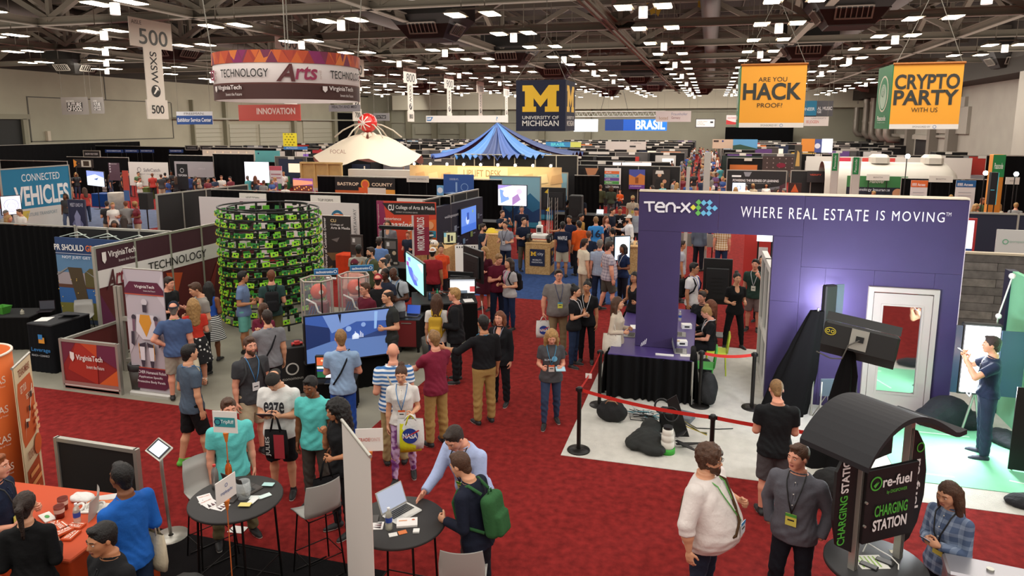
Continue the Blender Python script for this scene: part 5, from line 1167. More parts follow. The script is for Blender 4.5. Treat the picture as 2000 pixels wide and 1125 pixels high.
t=thing('toy_car','small red model car on top of the black case','model car',(-7.15,10.75,.9),.7);b=MB();b.cbox((-.1,-.05,.015),(.1,.05,.05),.01);b.cbox((-.05,-.04,.05),(.05,.04,.08),.01);b.build('car_body',plain('#b82a26'),t)
for sx in(-.065,.065):
 for sy in(-.05,.05):b=MB();b.cyl((sx,sy-.01,.02),(sx,sy+.01,.02),.02,n=10);b.build('wheel',BLK(),t)
draped_table('small_table','black draped table holding the colourful computer',(-6.45,10.05),(-5.75,10.3),.4,.5,'#0f0e0e')
monitor('desktop_computer','white desktop computer showing a green and orange game board',(-6.35,10.05),(-5.85,10.2),.58,.42,'#1f5a3a',[('r',0,.6,.6,1,'#c8603a'),('r',0,.45,1,.55,'#e8e8f0'),('r',0,.3,1,.4,'#2a3a8a'),('p',[(.3,0),(.7,0),(.55,.3),(.4,.3)],'#e8e8f0'),('c',.4,.75,.08,'#3a2018'),('c',.2,.85,.05,'#f0d0a0')],stand='desk',floor=.5,emit=.7)
for i,(xx,l)in enumerate(((-5.72,'red booklet on the television stand'),)):paper(xx,11.5,.62,.7,.16,.12,l,'#a82a24',name='booklet')
# laptop cabinet
t=thing('cabinet','black cabinet with a maroon front under a small laptop','cabinet',(-6.35,13.3,0),.2);b=MB();b.cbox((0,0,.12),(.5,.7,.74),.01);b.build('cabinet_body',BLK(),t);b=MB();b.box((-.0,-.012,.14),(.42,0,.72));b.build('door',mat('maroon_panel','#7a2426',.5),t);b=MB();b.box((.1,-.03,.66),(.32,-.012,.675));b.build('handle',ALU(),t)
for x in(.05,.45):
 for y in(.05,.65):b=MB();b.cyl((x,y,0),(x,y,.12),.03,n=8);b.build('castor',BLK(),t)
laptop(-6.15,13.65,.745,.1,'small laptop with blue display on the maroon cabinet','#55524e','#2c4a9a')
t=thing('waste_bin','grey round waste bin beside the maroon cabinet','bin',(-5.55,13.15,0));b=MB();b.lathe([(.001,0),(.13,0),(.16,.45),(.15,.45),(.12,.05)],18);b.build('bin_body',mat('bin_grey2','#55534e',.5),t)
# monitor desk in the middle
monitor('vertical_display','tall teal display turned to the left beside the monitor desk',(-7.2,15.7),(-6.15,14.35),1.0,.78,'#9be0d8',[('p',[(.1,.9),(.3,.95),(.3,.8),(.15,.78)],'#7a8ad0'),('p',[(.1,.6),(.35,.62),(.6,.35),(.7,.15),(.5,.1),(.2,.35)],'#5a6ac8'),('p',[(.4,.5),(.75,.42),(.7,.3),(.5,.3)],'#8a9ae0'),('r',.05,.6,.2,.75,'#9a4a9a'),('p',[(.7,.9),(1,.7),(1,1)],'#c8c8e8')],emit=1.0)
draped_table('demo_desk','black draped desk crowded with monitors and cables',(-6.3,14.0),(-4.95,14.6),1.2,.9,'#111010')
monitor('large_monitor','big black monitor seen from behind, turned to the right',(-5.9,16.3),(-5.15,15.55),1.1,.8,back=True,stand='desk',floor=.9)
monitor('monitor','black monitor seen from behind next to the teal display',(-5.95,15.35),(-5.3,15.35),1.0,.42,back=True,stand='desk',floor=.9,th=.04)
monitor('monitor','desk monitor showing a pale grey and white window',(-5.7,14.75),(-5.1,14.95),1.0,.38,'#c8ccd0',[('r',.25,.3,.75,.85,'#f4f4f4'),('r',.0,.9,1,1,'#8a8e96'),('r',.3,.0,.7,.2,'#55606a'),('r',.8,.1,1,.5,'#a04040')],stand='desk',floor=.9)
bottle(-5.95,14.65,.9,'green drinks bottle among the cables on the monitor desk','#3a9a6a','#2a6a4a','#2a7a50',.24,.035,False);bottle(-6.08,14.5,.9,'blue-grey bottle left of the green bottle on the monitor desk','#4a6a8a','#222222',None,.2,.032,False)
paper(-5.2,14.7,.9,.5,.22,.3,'white paper at the right end of the monitor desk');paper(-5.45,14.55,.9,.1,.15,.2,'small white card on the monitor desk')
t=thing('cable_heap','tangle of orange and black cables on the monitor desk','cables',(-6.05,15.0,.9));r2=random.Random(2)
for c in('#c85a2a','#1a1a1a','#d8d8d8','#1a1a1a'):
 b=MB();b.tube([(r2.uniform(-.2,.25),r2.uniform(-.2,.2),.02+.05*r2.random())for _ in range(9)],.008,5);b.build('cable',plain(c),t)
t=thing('cable','white cable hanging down from the monitor desk','cable',(-4.9,14.75,.0));b=MB();b.tube([(0,0,.9),(.03,.0,.6),(0,0.02,.3),(-.12,.0,.05),(-.2,0,.012)],.007,5);b.build('cord',WHT(),t)
# university arts booth
D=[('r',0,0,1,1,'#241f1c'),('p',[(.1,.4),(.9,.42),(.8,.3),(.3,.28)],'#6a5230'),('c',.5,.2,.1,'#14110f'),('c',.25,.14,.06,'#3a2c1c'),('p',[(.3,.62),(.6,.66),(.5,.58)],'#6a6460'),('p',[(.0,.1),(.3,.2),(.2,.0)],'#8a6a3c'),('t','College of',.3,.84,.75,.875,'#e8e4e0',.01),('t','Arts & Media',.3,.79,.98,.83,'#e8e4e0',.01),('t','CU',.3,.9,.5,.95,'#d8c08a',.03),('T','University of Colorado Denver',.04,.1,.16,.97,'#e8e4e0',.01)]
rollup('dark_college_banner','tall dark roll-up banner for a college of arts and media',(-11.75,19.4),(-10.75,19.4),2.0,'#241f1c',D)
sign('white_backdrop','white backdrop with an orange and teal play logo behind the green tower','backdrop',(-13.9,20.6),(-11.0,20.4),.1,2.25,'#d8d2cc',[('o',.72,.78,.11,.04,'#1f6a8a'),('p',[(.66,.83),(.79,.83),(.84,.7),(.8,.7)],'#d8702e'),('p',[(.69,.82),(.69,.74),(.745,.78)],'#d0402a'),('t','RIDE',.62,.5,.78,.58,'#b04038',.01),('c',.72,.15,.12,'#1f6a8a'),('T','CASTAWAY',.93,.5,.97,.92,'#8a8a8a')])
D=[('r',0,0,1,1,'#d2452a'),('p',[(0,0),(.25,0),(.12,1),(0,1)],'#8a2450'),('p',[(.5,.1),(1,.3),(1,.75),(.55,.7)],'#e0702e'),('p',[(.2,.1),(.6,.05),(.5,.4),(.25,.35)],'#c8352a'),('p',[(.1,.97),(.98,.99),(1,.82),(.3,.8),(.18,.88)],'#1c1a1a'),('t','CU',.2,.86,.3,.95,'#e8e4e0',.03),('t','College of Arts & Media',.33,.87,.98,.94,'#e8e4e0',.01),('t','UNIVERSITY OF COLORADO DENVER',.33,.83,.7,.85,'#c8c4c0'),('t','experience',.13,.7,.42,.76,'#f0dcd0',.01),('t','amazing',.1,.56,.62,.7,'#f4e4da',.02,.3),('c',.9,.66,.06,'#e0a070'),('r',.84,.48,1,.58,'#2a8aa8'),('p',[(.6,.3),(.8,.5),(.95,.35),(.8,.2)],'#f0b090'),('T','technology + imagination',.02,.3,.05,.95,'#e8c8c0')]
sign('orange_backdrop','bright orange backdrop reading experience amazing with a black brush header','backdrop',(-10.75,21.2),(-8.6,21.2),.12,2.25,'#d2452a',D)
draped_table('college_table','black draped table with media lettering in the arts booth',(-9.7,17.9),(-7.9,17.9),.8,.85,'#131212',decor=[('t','Media',.55,.5,.8,.62,'#c8c8c4',.01)])
D=[('r',0,0,1,1,'#8a1f3c'),('r',0,.7,1,1,'#b5302a'),('r',0,0,.12,1,'#d8cfc8'),('T','MIRROR WORLDS',.3,.12,.72,.95,'#f0e8e4',.02)]
sign('mirror_worlds_banner','narrow maroon and red banner with upright white lettering','banner',(-8.72,19.5),(-8.25,19.75),.9,1.25,'#8a1f3c',D,stand='feet')
for i,(x,l,c)in enumerate(((-10.35,'dark poster panel on a stand behind the man in a white shirt','#3a302c'),(-9.05,'dark poster panel on the black draped table','#2a2624'))):
 sign('poster_stand',l,'poster',(x,18.6+i*-.35),(x+.42,18.6+i*-.35),.85,.78,c,[('r',.1,.6,.9,.9,'#6a6460'),('r',.2,.7,.4,.85,'#d8d4d0'),('c',.75,.45,.08,'#c8b090'),('r',.1,.1,.6,.2,'#8a8680')])
t=thing('cloth_cube','orange draped cube left of the poster stand','stand',(-11.0,18.8,0));b=MB();b.cbox((0,0,0),(.55,.5,.95),.03);b.build('cover',cloth('#c8401f'),t)
t=thing('jib_stand','black jib arm with a round plate over the arts booth table','arm',(-9.55,19.2,0));b=MB();b.cyl((0,0,0),(0,0,1.75),.04,n=8);b.build('column',BLK(),t);b=MB();b.box((-.1,-.05,1.75),(1.0,.05,1.85));b.build('arm',BLK(),t);b=MB();b.cyl((0,-.1,1.45),(0,-.1,1.5),.16,n=18);b.build('plate',BLK(),t)
for i,(dx,dy,c,l)in enumerate(((.15,.3,'#e8e4dc','small white stand card on the arts table'),(.35,.15,'#d8c8a8','paper tray on the arts table'),(1.0,.4,'#2a2a2c','black gadget on the arts table'))):
 t=thing('table_item',l,'display item',(-9.7+dx,17.9+dy,.85));b=MB();b.cbox((-.08,-.05,0),(.08,.05,.1+.08*(i==0)),.01);b.build('holder',plain(c),t);b=MB();b.box((-.06,-.06,.02),(.06,-.05,.08));b.build('card',plain('#b8b0a0'),t)
D=[('r',0,0,1,1,'#171a33')]
for i,(u,v,c)in enumerate(((.2,.55,'#c8ccd8'),(.38,.6,'#8a94a8'),(.38,.45,'#6a8a60'),(.28,.28,'#a87060'),(.42,.3,'#c8c8d0'),(.55,.34,'#7aa0c8'),(.72,.42,'#8aa060'),(.88,.7,'#5a6a80'),(.9,.5,'#7a8a50'))):D+=[('r',u-.03,v-.06,u+.02,v+.03,c),('r',u+.03,v-.02,u+.08,v,'#8a90a8')]
D+=[('t','weddingpassport',.14,.78,.42,.84,'#c8ccd8',.01)]
sign('navy_wall','dark navy display wall with small product pictures','booth wall',(-8.7,21.45),(-8.3,25.2),.02,2.15,'#171a33',D,th=.2)
a=PX(900,408,-8.42);q=PX(933,393,-8.3)
monitor('wall_screen','screen with a blue picture mounted on the navy display wall',(a[0],a[1]),(q[0]-.06,q[1]),a[2]-.95,.95,'#5a80d0',[('r',.0,.0,1,.3,'#3a66c0'),('c',.4,.5,.18,'#b8c8e8'),('r',.35,.5,.5,.8,'#3050a0'),('c',.75,.8,.06,'#8aa050')],stand=None,emit=.8)
hardwall('booth_wall','black panel wall with silver rail behind the navy display wall',(-9.05,21.3),(-8.6,25.6),2.44,'#141316',1.0)
osb_box('chipboard_counter','wide chipboard counter in front of the navy display wall',-8.9,20.2,-7.9,21.2,1.0)
t=thing('animal_model','white bulldog-like model on the wide chipboard counter','model',(-8.4,20.5,1.03));b=MB();b.sphere((0,0,.11),.13,14,sz=.85);b.sphere((.0,-.1,.12),.08,12);b.build('model_body',WHT(),t);b=MB();b.sphere((-.03,-.17,.14),.018,8);b.sphere((.04,-.17,.14),.018,8);b.build('eyes',BLK(),t)
t=thing('ribbed_object','black and white ribbed sculpture on the wide chipboard counter','sculpture',(-8.75,20.9,1.02));
for k in range(5):b=MB();b.lathe([(.02,.08*k),(.16,.05+.08*k),(.16,.07+.08*k),(.02,.1+.08*k)],16);b.build('rib',WHT()if k%2 else BLK(),t)
monitor('desk_screen','small screen with a dark silhouette picture on the wide chipboard counter',(-8.25,20.9),(-7.85,21.1),1.05,.4,'#b8b890',[('r',.3,.1,.5,.8,'#1a1a1a'),('r',.6,.2,.75,.7,'#2a2a2a'),('r',0,.6,.2,1,'#6aa0b0')],stand='desk',floor=1.03,emit=.5)
t=thing('tilted_board','white tilted board leaning on the wide chipboard counter','board',(-7.6,20.3,0),.4);b=MB();b.m=Matrix.Rotation(-.35,4,'X');b.box((0,0,.05),(.75,.03,1.15));b.build('board',WHT(),t)
b=MB();b.m=Matrix.Rotation(-.35,4,'X');[b.prism([(.05+.08*i,-.001),(.09+.08*i,-.001),(.07+.08*i,-.01)],1.05,1.1)for i in range(8)];b.build('toothed_edge',BLK(),t)
# blue university area
osb_box('chipboard_plinth','chipboard plinth with navy mobility innovation plate under the white robot car',-5.72,21.85,-4.9,22.6,1.02)
for p_,r_,d in(((-5.56,21.82),0,.5),((-4.87,22.0),math.pi/2,.42)):
 t=thing('plinth_plate','navy plate with a yellow M on the %s of the chipboard plinth'%('front' if r_==0 else 'right side'),'sign',(p_[0],p_[1],.3),r_);b=MB();b.box((0,0,0),(d,.02,.56));b.build('plate',plain('#1b2340'),t);art(t,d,.56,[Mlogo(.06,.6,.42,.85,'#e8b830'),('r',.47,.58,.48,.86,'#c8c8d0'),('t','city',.54,.6,.92,.82,'#e8e8ec'),('t','MOBILITY',.2,.32,.8,.41,'#e8e8ec',.01),('t','INNOVATION',.14,.18,.86,.27,'#e8e8ec',.01)])
def robot_car():
 t=thing('robot_car','white robot car with big black wheels on the chipboard plinth','robot',(-5.32,22.2,1.06));WH=mat('robot_white','#dcdad4',.4)
 b=MB();b.cbox((-.27,-.17,.12),(.27,.17,.26),.04);b.build('chassis',WH,t);b=MB();b.cbox((-.1,-.1,.26),(.1,.1,.55),.03);b.build('tower',WH,t);b=MB();b.cyl((0,0,.55),(0,0,.66),.05,n=12);b.build('sensor',plain('#d8e8e0'),t);b=MB();b.box((-.07,-.105,.33),(.07,-.1,.47));b.build('printed_code_panel',plain('#26262a'),t)
 for sx in(-1,1):
  for sy in(-1,1):b=MB();b.cyl((sx*.3,sy*.15,.13),(sx*.39,sy*.15,.13),.13,n=16);b.build('wheel',BLK(),t);b=MB();b.cyl((sx*.38,sy*.15,.13),(sx*.4,sy*.15,.13),.06,n=10);b.build('hub',plain('#8a8a8a'),t)
 for x in(.22,.27):b=MB();b.cyl((x,.1,.2),(x+.03,.12,1.75 if x<.25 else 1.15),.008,n=5);b.build('antenna',WHT(),t)
 for x,z in((.25,1.6),(.29,1.0)):b=MB();b.prism([(x,z),(x-.12,z+.03),(x,z+.16)],.1,.105,'y');b.build('flag',plain('#d8b42e'),t)
robot_car()
osb_box('chipboard_counter','tall chipboard counter with a yellow hat and a black poster on its side',-7.7,23.1,-7.0,24.3,1.05)
t=thing('counter_poster','black poster with a yellow M on the side of the tall chipboard counter','sign',(-6.97,23.3,.25),math.pi/2);b=MB();b.box((0,0,0),(.6,.02,.7));b.build('plate',plain('#17171a'),t);art(t,.6,.7,[Mlogo(.2,.4,.8,.85,'#e0b42e'),('r',.2,.15,.8,.25,'#c8c8c8')])
t=thing('yellow_hat','yellow pile of caps on the tall chipboard counter','hat',(-7.45,23.6,1.08));b=MB();b.lathe([(.001,.16),(.12,.13),(.16,.05),(.3,.02),(.3,0)],18);b.build('crown',plain('#e2c22c'),t)
MT=[('r',0,.45,1,1,'#8fc4d8'),('r',0,.0,1,.5,'#2f86b4'),('p',[(0,.45),(.15,.62),(.3,.48),(.45,.66),(.6,.5),(.8,.68),(1,.5),(1,.25),(0,.25)],'#2f7aa8'),('p',[(0,.3),(.2,.46),(.4,.3),(.6,.5),(.85,.32),(1,.4),(1,.1),(0,.1)],'#1c4a80'),('p',[(.2,.46),(.28,.3),(.14,.28)],'#3a6aa0'),('p',[(.6,.5),(.7,.3),(.55,.3)],'#3a6aa0'),('r',0,0,1,.12,'#3a9ac0'),('p',[(.1,.12),(.3,.22),(.5,.12)],'#1c5a8a')]
hardwall('mountain_wall','blue wall printed with faceted mountains behind the lit television',(-10.1,31.8),(-7.6,31.8),2.5,'#5aa6c8',2.5,MT)
hardwall('mountain_wall','second blue mountain wall, right and farther back',(-9.3,34.8),(-6.9,34.8),2.5,'#5aa6c8',2.4,MT)
monitor('television','lit television with a pale picture in front of the mountain wall',(-8.95,29.3),(-7.6,29.3),1.35,.95,'#d8dcf0',[('p',[(.1,.1),(.4,.3),(.3,.7),(.05,.8)],'#6a88c8'),('p',[(.5,.0),(.8,.3),(.7,.6),(.5,.4)],'#8a6a9a'),('c',.3,.6,.18,'#e8c8d0'),('c',.75,.7,.15,'#c8a8c0'),('p',[(.0,.8),(.5,1),(0,1)],'#8a7ab8')],emit=1.3)
monitor('black_screen','black screen on a truss stand seen from behind beside the loudspeaker',(-6.75,28.4),(-5.7,28.4),1.35,.95,back=True,stand='feet')
for xx in(-6.35,-6.1):
 t=thing('truss_leg','silver truss upright holding the black screen, %s one'%('left' if xx<-6.2 else 'right'),'truss',(xx,28.2,0));b=MB()
 for dx in(0,.1):b.cyl((dx,0,0),(dx,0,1.9),.015,n=5)
 for k in range(9):b.cyl((0,0,.2*k),(.1,0,.2*k+.2),.008,n=4)
 b.build('truss_tube',ALU(),t)
t=thing('loudspeaker','tall black loudspeaker right of the black screen','speaker',(-5.3,28.5,0));b=MB();b.cbox((-.25,-.25,.9),(.3,.25,2.0),.04);b.build('cabinet',mat('speaker_black','#131313',.7),t);b=MB();b.cyl((0,0,0),(0,0,.9),.03,n=8);b.build('pole',BLK(),t);b=MB();b.cyl((0,-.25,1.3),(0,-.27,1.3),.17,n=18);b.build('driver',BLK(),t)
draped_table('stage_table','black draped table with orange lettering behind the camera crew',(-9.6,26.6),(-8.0,26.6),.8,1.0,'#121111',decor=[('t','duae',.1,.1,.9,.75,'#e0672e',.03)])
draped_table('back_table','black draped demo table under the posters',(-6.6,30.2),(-3.3,30.2),.9,.95,'#141314')
t=thing('mockup_table','chipboard demo table with silver models by the jersey visitors','table',(-2.6,22.6,0));b=MB();b.box((0,0,.93),(1.1,1.2,.97));b.build('tabletop',OSB(),t);b=MB();b.box((.05,.05,0),(1.05,1.15,.93));b.build('side_panel',OSB(),t)
for i in range(4):q=thing('model_piece','silver model piece on the demo table, %s'%['leftmost','second from left','second from right','rightmost'][i],'model',(-2.4+.25*i,22.9+.1*(i%2),.97),i,'silver models on the demo table');b=MB();b.cbox((-.1,-.03,0),(.1,.03,.08),.01);b.build('body',ALU(),q);b=MB();b.cyl((0,0,.08),(.0,.0,.12),.03,n=8);b.build('cap',BLK(),q)
monitor('touch_screen','glowing blue touch screen beside the woman in navy',(-2.6,20.3),(-2.15,20.6),.9,.75,'#bcd8f4',[('r',.1,.1,.9,.9,'#e8f2fc')],emit=1.2)
t=thing('floor_mat','cream paper sheet lying on the blue carpet','paper',(-3.9,19.1,.012),.3);b=MB();b.add([(-.35,-.2,0),(.3,-.25,0),(.4,.2,0),(-.25,.25,0),(-.35,-.2,.01),(.3,-.25,.01),(.4,.2,.01),(-.25,.25,.01)],[(3,2,1,0),(4,5,6,7),(0,1,5,4),(1,2,6,5),(2,3,7,6),(3,0,4,7)]);b.build('sheet',plain('#e0cc9a'),t)
# purple booth
PUR=mat('purple_wall_paint','#382a58',.65,bump=.15,bscale=300,vary=.05)
def purple():
 Y0,Y1=12.66,12.86;t=thing('purple_booth_wall','large purple booth wall with a doorway and white real estate slogan','booth wall',(-1.19,Y0,0));o_=1.19
 X=lambda x:x+o_
 pan=[((-1.19,.82),(-.43,3.0)),((-1.19,3.0),(.2,3.7)),((.2,3.0),(1.6,3.71)),((1.13,1.85),(1.6,3.0)),((1.13,0),(1.6,1.85)),((1.6,2.48),(4.05,3.7)),((1.6,0),(2.0,2.48)),((2.0,0),(2.76,2.48)),((3.66,0),(4.05,2.48)),((2.76,2.14),(3.66,2.48))]
 for a,c in pan:b=MB();b.box((X(a[0])+.002,0,a[1]+.002),(X(c[0])-.002,.2,c[1]-.002));b.build('wall_panel',PUR,t)
 b=MB();b.box((X(-1.19),-.01,3.71),(X(4.05),.21,3.735));b.build('top_trim',plain('#d8c8b0'),t);b=MB();b.box((X(4.05),0,0),(X(4.06),.2,3.7));b.build('end_trim',plain('#d8c8d0'),t)
 D=[('t','WHERE REAL ESTATE',2.0-.27,3.335,3.46+.0,3.46,'#e8e4ec',.004)]
 W=lambda u,v,y:(X(u),y,v)
 z=lambda px,py:PY(px,py,Y0)
 def T_(txt,x0,y0,x1,y1,c='#ece8ee',bold=.0):a=z(x0,y1);q=z(x1,y0);return('t',txt,a[0],a[2],q[0],q[2],c,bold)
 D=[T_('WHERE REAL ESTATE',1446,410,1697,424),T_('IS MOVING',1711,415,1846,430),T_('TM',1847,415,1858,422)]
 b=MB();SW=.035
 def st(pts):
  w_=[z(*p)for p in pts];
  for i in range(len(w_)-1):
   a,c=np.array([X(w_[i][0]),w_[i][2]]),np.array([X(w_[i+1][0]),w_[i+1][2]]);d=c-a;n_=np.array([-d[1],d[0]])/np.hypot(*d)*SW/2;e=d/np.hypot(*d)*SW*.3
   b.prism([tuple(a+n_-e),tuple(a-n_-e),tuple(c-n_+e),tuple(c+n_+e)],-.02-.0011*(len(b.v)//8),0,'y')
 st([(1259,395),(1278,395)]);st([(1268,395),(1269,412)])
 st([(1297,413),(1286,413),(1281,409),(1281,402),(1286,396),(1293,396),(1297,400),(1297,404),(1282,404)])
 st([(1302,413),(1302,402),(1307,397),(1314,397),(1318,402),(1318,413)]);st([(1322,405),(1328,405)])
 st([(1332,397),(1347,414)]);st([(1347,397),(1331,413)])
 b.build('wordmark',plain('#ece8ee'),t)
 for i,(px,py,c)in enumerate(((1354,405,'#e2d84a'),(1364.5,395,'#67b553'),(1364,405.5,'#67b553'),(1363.5,416,'#67b553'),(1374.5,396,'#6cb8dc'),(1386,395.5,'#6cb8dc'),(1385,406,'#6cb8dc'),(1396,406.5,'#6cb8dc'),(1374,416,'#6cb8dc'),(1384.5,416.5,'#6cb8dc'))):
  w_=z(px,py);b=MB();r_=.052;b.prism([(X(w_[0])-r_,w_[2]),(X(w_[0]),w_[2]-r_),(X(w_[0])+r_,w_[2]),(X(w_[0]),w_[2]+r_)],-.015,0,'y');b.build('logo_diamond',plain(c),t)
 art(t,1,1,D,warp=W,y0=-.004)
 b=MB();
 for k in range(4):a=z(1251+k*3,676-k*1.4);b.prism([(X(a[0]),a[2]),(X(a[0])+.012,a[2]),(X(a[0])+.03,a[2]+.07+.012*k),(X(a[0])+.018,a[2]+.07+.012*k)],-.006,0,'y')
 b.build('stroke_mark',plain('#ece8ee'),t)
purple()
t=thing('return_wall','white framed window wall running back from the purple doorway','booth wall',(1.17,12.88,0),math.pi/2+.01);L_=1.7
for a,c in(((0,0),(.12,2.4)),((.8,0),(.9,2.4)),((L_-.12,0),(L_,2.4))):b=MB();b.box((a[0],-.05,a[1]),(c[0],.05,c[1]));b.build('frame_post',WHT(),t)
for z in(0,.95,2.28):b=MB();b.box((.12,-.05,z),(L_-.12,.05,z+.12));b.build('frame_rail',WHT(),t)
for a in((.12,.8),(.9,L_-.12)):
 for z in((.12,.95),(1.07,2.28)):b=MB();b.box((a[0],-.01,z[0]),(a[1],.01,z[1]));b.build('pane',mat('dark_glass','#15181a',.08,spec=.8),t)
t=thing('white_door','white panelled door with a mirror pane in the purple wall','door',(2.77,12.6,.014));W_=.88
for a,c in(((0,0),(.12,2.1)),((W_-.12,0),(W_,2.1))):b=MB();b.box((a[0],0,a[1]),(c[0],.05,c[1]));b.build('stile',mat('door_paint','#a89e98',.5),t)
for z0_,z1_ in((0,.35),(1.92,2.1)):b=MB();b.box((.12,0,z0_),(W_-.12,.05,z1_));b.build('rail',mat('door_paint','#a89e98',.5),t)
b=MB();b.box((.12,.02,.35),(W_-.12,.03,1.92));b.build('mirror_pane',mat('mirror','#d8d8d8',.04,1),t)
for a,c in(((.12,.35),(.15,1.92)),((W_-.15,.35),(W_-.12,1.92))):b=MB();b.box((a[0],-.012,a[1]),(c[0],.02,c[1]));b.build('moulding',mat('door_paint','#a89e98',.5),t)
for z in(.35,1.89):b=MB();b.box((.15,-.012,z),(W_-.15,.02,z+.03));b.build('moulding',mat('door_paint','#a89e98',.5),t)
b=MB();b.sphere((.06,-.05,1.0),.035,12);b.cyl((.06,0,1.0),(.06,-.04,1.0),.015,n=8);b.build('handle',ALU(),t)
t=thing('door_casing','white casing around the door in the purple wall','door frame',(2.68,12.585,.014))
for a,c in(((0,0),(.08,2.2)),((.98,0),(1.06,2.2)),((.08,2.12),(.98,2.2))):b=MB();b.box((a[0],0,a[1]),(c[0],.07,c[1]));b.build('casing',mat('door_paint','#a89e98',.5),t)
# purple desk with gathered black skirt
t=thing('purple_desk','long purple desk with gathered black skirt in front of the purple wall','table',(-1.62,12.1,.014))
b=MB();b.cbox((0,0,.76),(1.5,3.5,.8),.01);b.build('desktop',mat('purple_laminate','#4a3a74',.4),t)
def skirt(p,q,h,nm,parent,amp=.035):
 p=np.array(p,float);q=np.array(q,float);L_=float(np.hypot(*(q-p)));n=int(L_/.025);d=(q-p)/L_;nn=np.array([d[1],-d[0]]);b=MB();vs=[]
 for i in range(n+1):
  s_=i/n*L_;a=amp*math.sin(s_*42+math.sin(s_*9)*2)+.02*math.sin(s_*17);
  for z,k in((h,.25),(h-.04,.8),(h*.5,1.),(.01,1.5)):pt=p+d*s_+nn*(a*k+.03+(h-z)*.05);vs.append((*pt,z))
 b.add(vs,[(4*i+k+1,4*i+4+k+1,4*i+4+k,4*i+k)for i in range(n)for k in range(3)],True);return b.build(nm,mat('skirt_black','#0e0d0e',.9,spec=.15),parent)
skirt((0,-.0),(1.5,0),.79,'desk_skirt',t);skirt((0,3.5),(0,0),.79,'desk_skirt',t);skirt((1.5,0),(1.5,.7),.79,'desk_skirt',t)
b=MB();b.cyl((1.5,-.08,0),(1.5,-.08,.8),.018,n=8);b.build('metal_pole',ALU(),t)
b=MB();b.tube([(1.49,0,.79),(1.5,.4,.82),(1.49,.75,.79)],.05,8);b.build('gathered_edge',mat('skirt_black','#0e0d0e',.9,spec=.15),t)
for i,(x,y,rz,l)in enumerate(((-.35,12.55,1.6,'open grey laptop of the blond receptionist'),(-.4,13.6,1.6,'silver laptop behind the blond receptionist'),(-1.35,13.3,-1.6,'dark tablet laptop on the left side of the purple desk'))):laptop(x,y,.815,rz,l,'#8e8d8a','#3a3a44',1.8)
bottle(-.45,14.6,.815,'clear water bottle on the purple desk behind the doorway')
for i,(x,y,l)in enumerate(((-.35,12.95,'white card box on the purple desk'),(-.3,14.1,'second white box farther along the purple desk'))):t=thing('card_box',l,'box',(x,y,.815),.2);b=MB();b.cbox((-.1,-.07,0),(.1,.07,.09),.005);b.build('box_body',WHT(),t);b=MB();b.box((-.05,-.075,.03),(.05,-.07,.06));b.build('logo',BLK(),t)
paper(-.62,12.25,.815,0,.32,.06,'thin white strip on the front edge of the purple desk',th=.02);paper(-.25,12.35,.815,.1,.2,.15,'white leaflets by the grey laptop');paper(-1.3,13.9,.815,.2,.2,.28,'white paper on the left side of the purple desk')
t=thing('paper_cup','paper coffee cup beside the receptionist laptop','cup',(-.42,12.85,.815));b=MB();b.lathe([(.001,0),(.028,0),(.038,.1),(.036,.1),(.027,.01)],14);b.build('cup_body',WHT(),t);b=MB();b.cyl((0,0,.098),(0,0,.108),.04,n=14);b.build('lid',plain('#c8b08a'),t)
a=PY(1375,504,16.4);q=PY(1427,596,16.4)
monitor('standing_screen','tall black screen on a stand seen from behind in the doorway',(a[0],16.4),(q[0],16.4),q[2],a[2]-q[2],back=True)
# barrier
S1=stanchion(-1.72,9.8,'barrier post at the near left corner of the white carpet');S2=stanchion(.9,12.2,'barrier post beside the purple doorway');S3=stanchion(.2,9.3,'barrier post in the middle of the front belt');S4=stanchion(-1.68,11.6,'barrier post behind the left belt by the black skirt');S5=stanchion(.02,12.05,'barrier post at the right end of the purple desk')
belt(S1,S3,'red belt across the front of the white carpet, left half');belt(S3,(1.9,9.15),'red belt across the front of the white carpet, right half',.03);belt(S4,S1,'red belt on the left side of the white carpet with a white tag',tag_=True);belt(S5,S2,'short red belt across the purple doorway')
# bags under the desk
blob('black_handbag','black handbag with tan handles standing on the white carpet','bag',-1.38,11.0,.014,[((0,0,.16),(.26,.12,.18)),((0,0,.3),(.18,.05,.06))],'#131214')
t=thing('bag_handle','tan leather handles of the black handbag','handle',(-1.38,10.93,.34));b=MB();b.tube([(-.1,0,0),(-.06,-.03,.06),(.06,-.03,.06),(.1,0,0)],.01,5);b.tube([(-.1,.08,0),(-.06,.1,.06),(.06,.1,.06),(.1,.08,0)],.01,5);b.build('strap',plain('#a87858'),t)
blob('backpack','black backpack leaning on the right end of the purple desk','backpack',.15,12.15,.014,[((0,0,.3),(.17,.14,.3)),((.02,-.1,.2),(.13,.08,.17))],'#17181a')
blob('handbag','small black handbag beside the green chair','bag',.1,13.4,.014,[((0,0,.2),(.13,.09,.2)),((0,0,.34),(.1,.05,.08))],'#17181a')
blob('cloth_heap','crumpled black equipment cover on the white carpet','cloth',-.75,10.25,.014,[((0,0,.1),(.22,.28,.16)),((-.15,-.1,.08),(.16,.2,.1)),((.12,-.25,.07),(.2,.14,.09)),((.05,.25,.18),(.16,.14,.16)),((.15,-.05,.12),(.1,.2,.12))],'#1d1f1d')
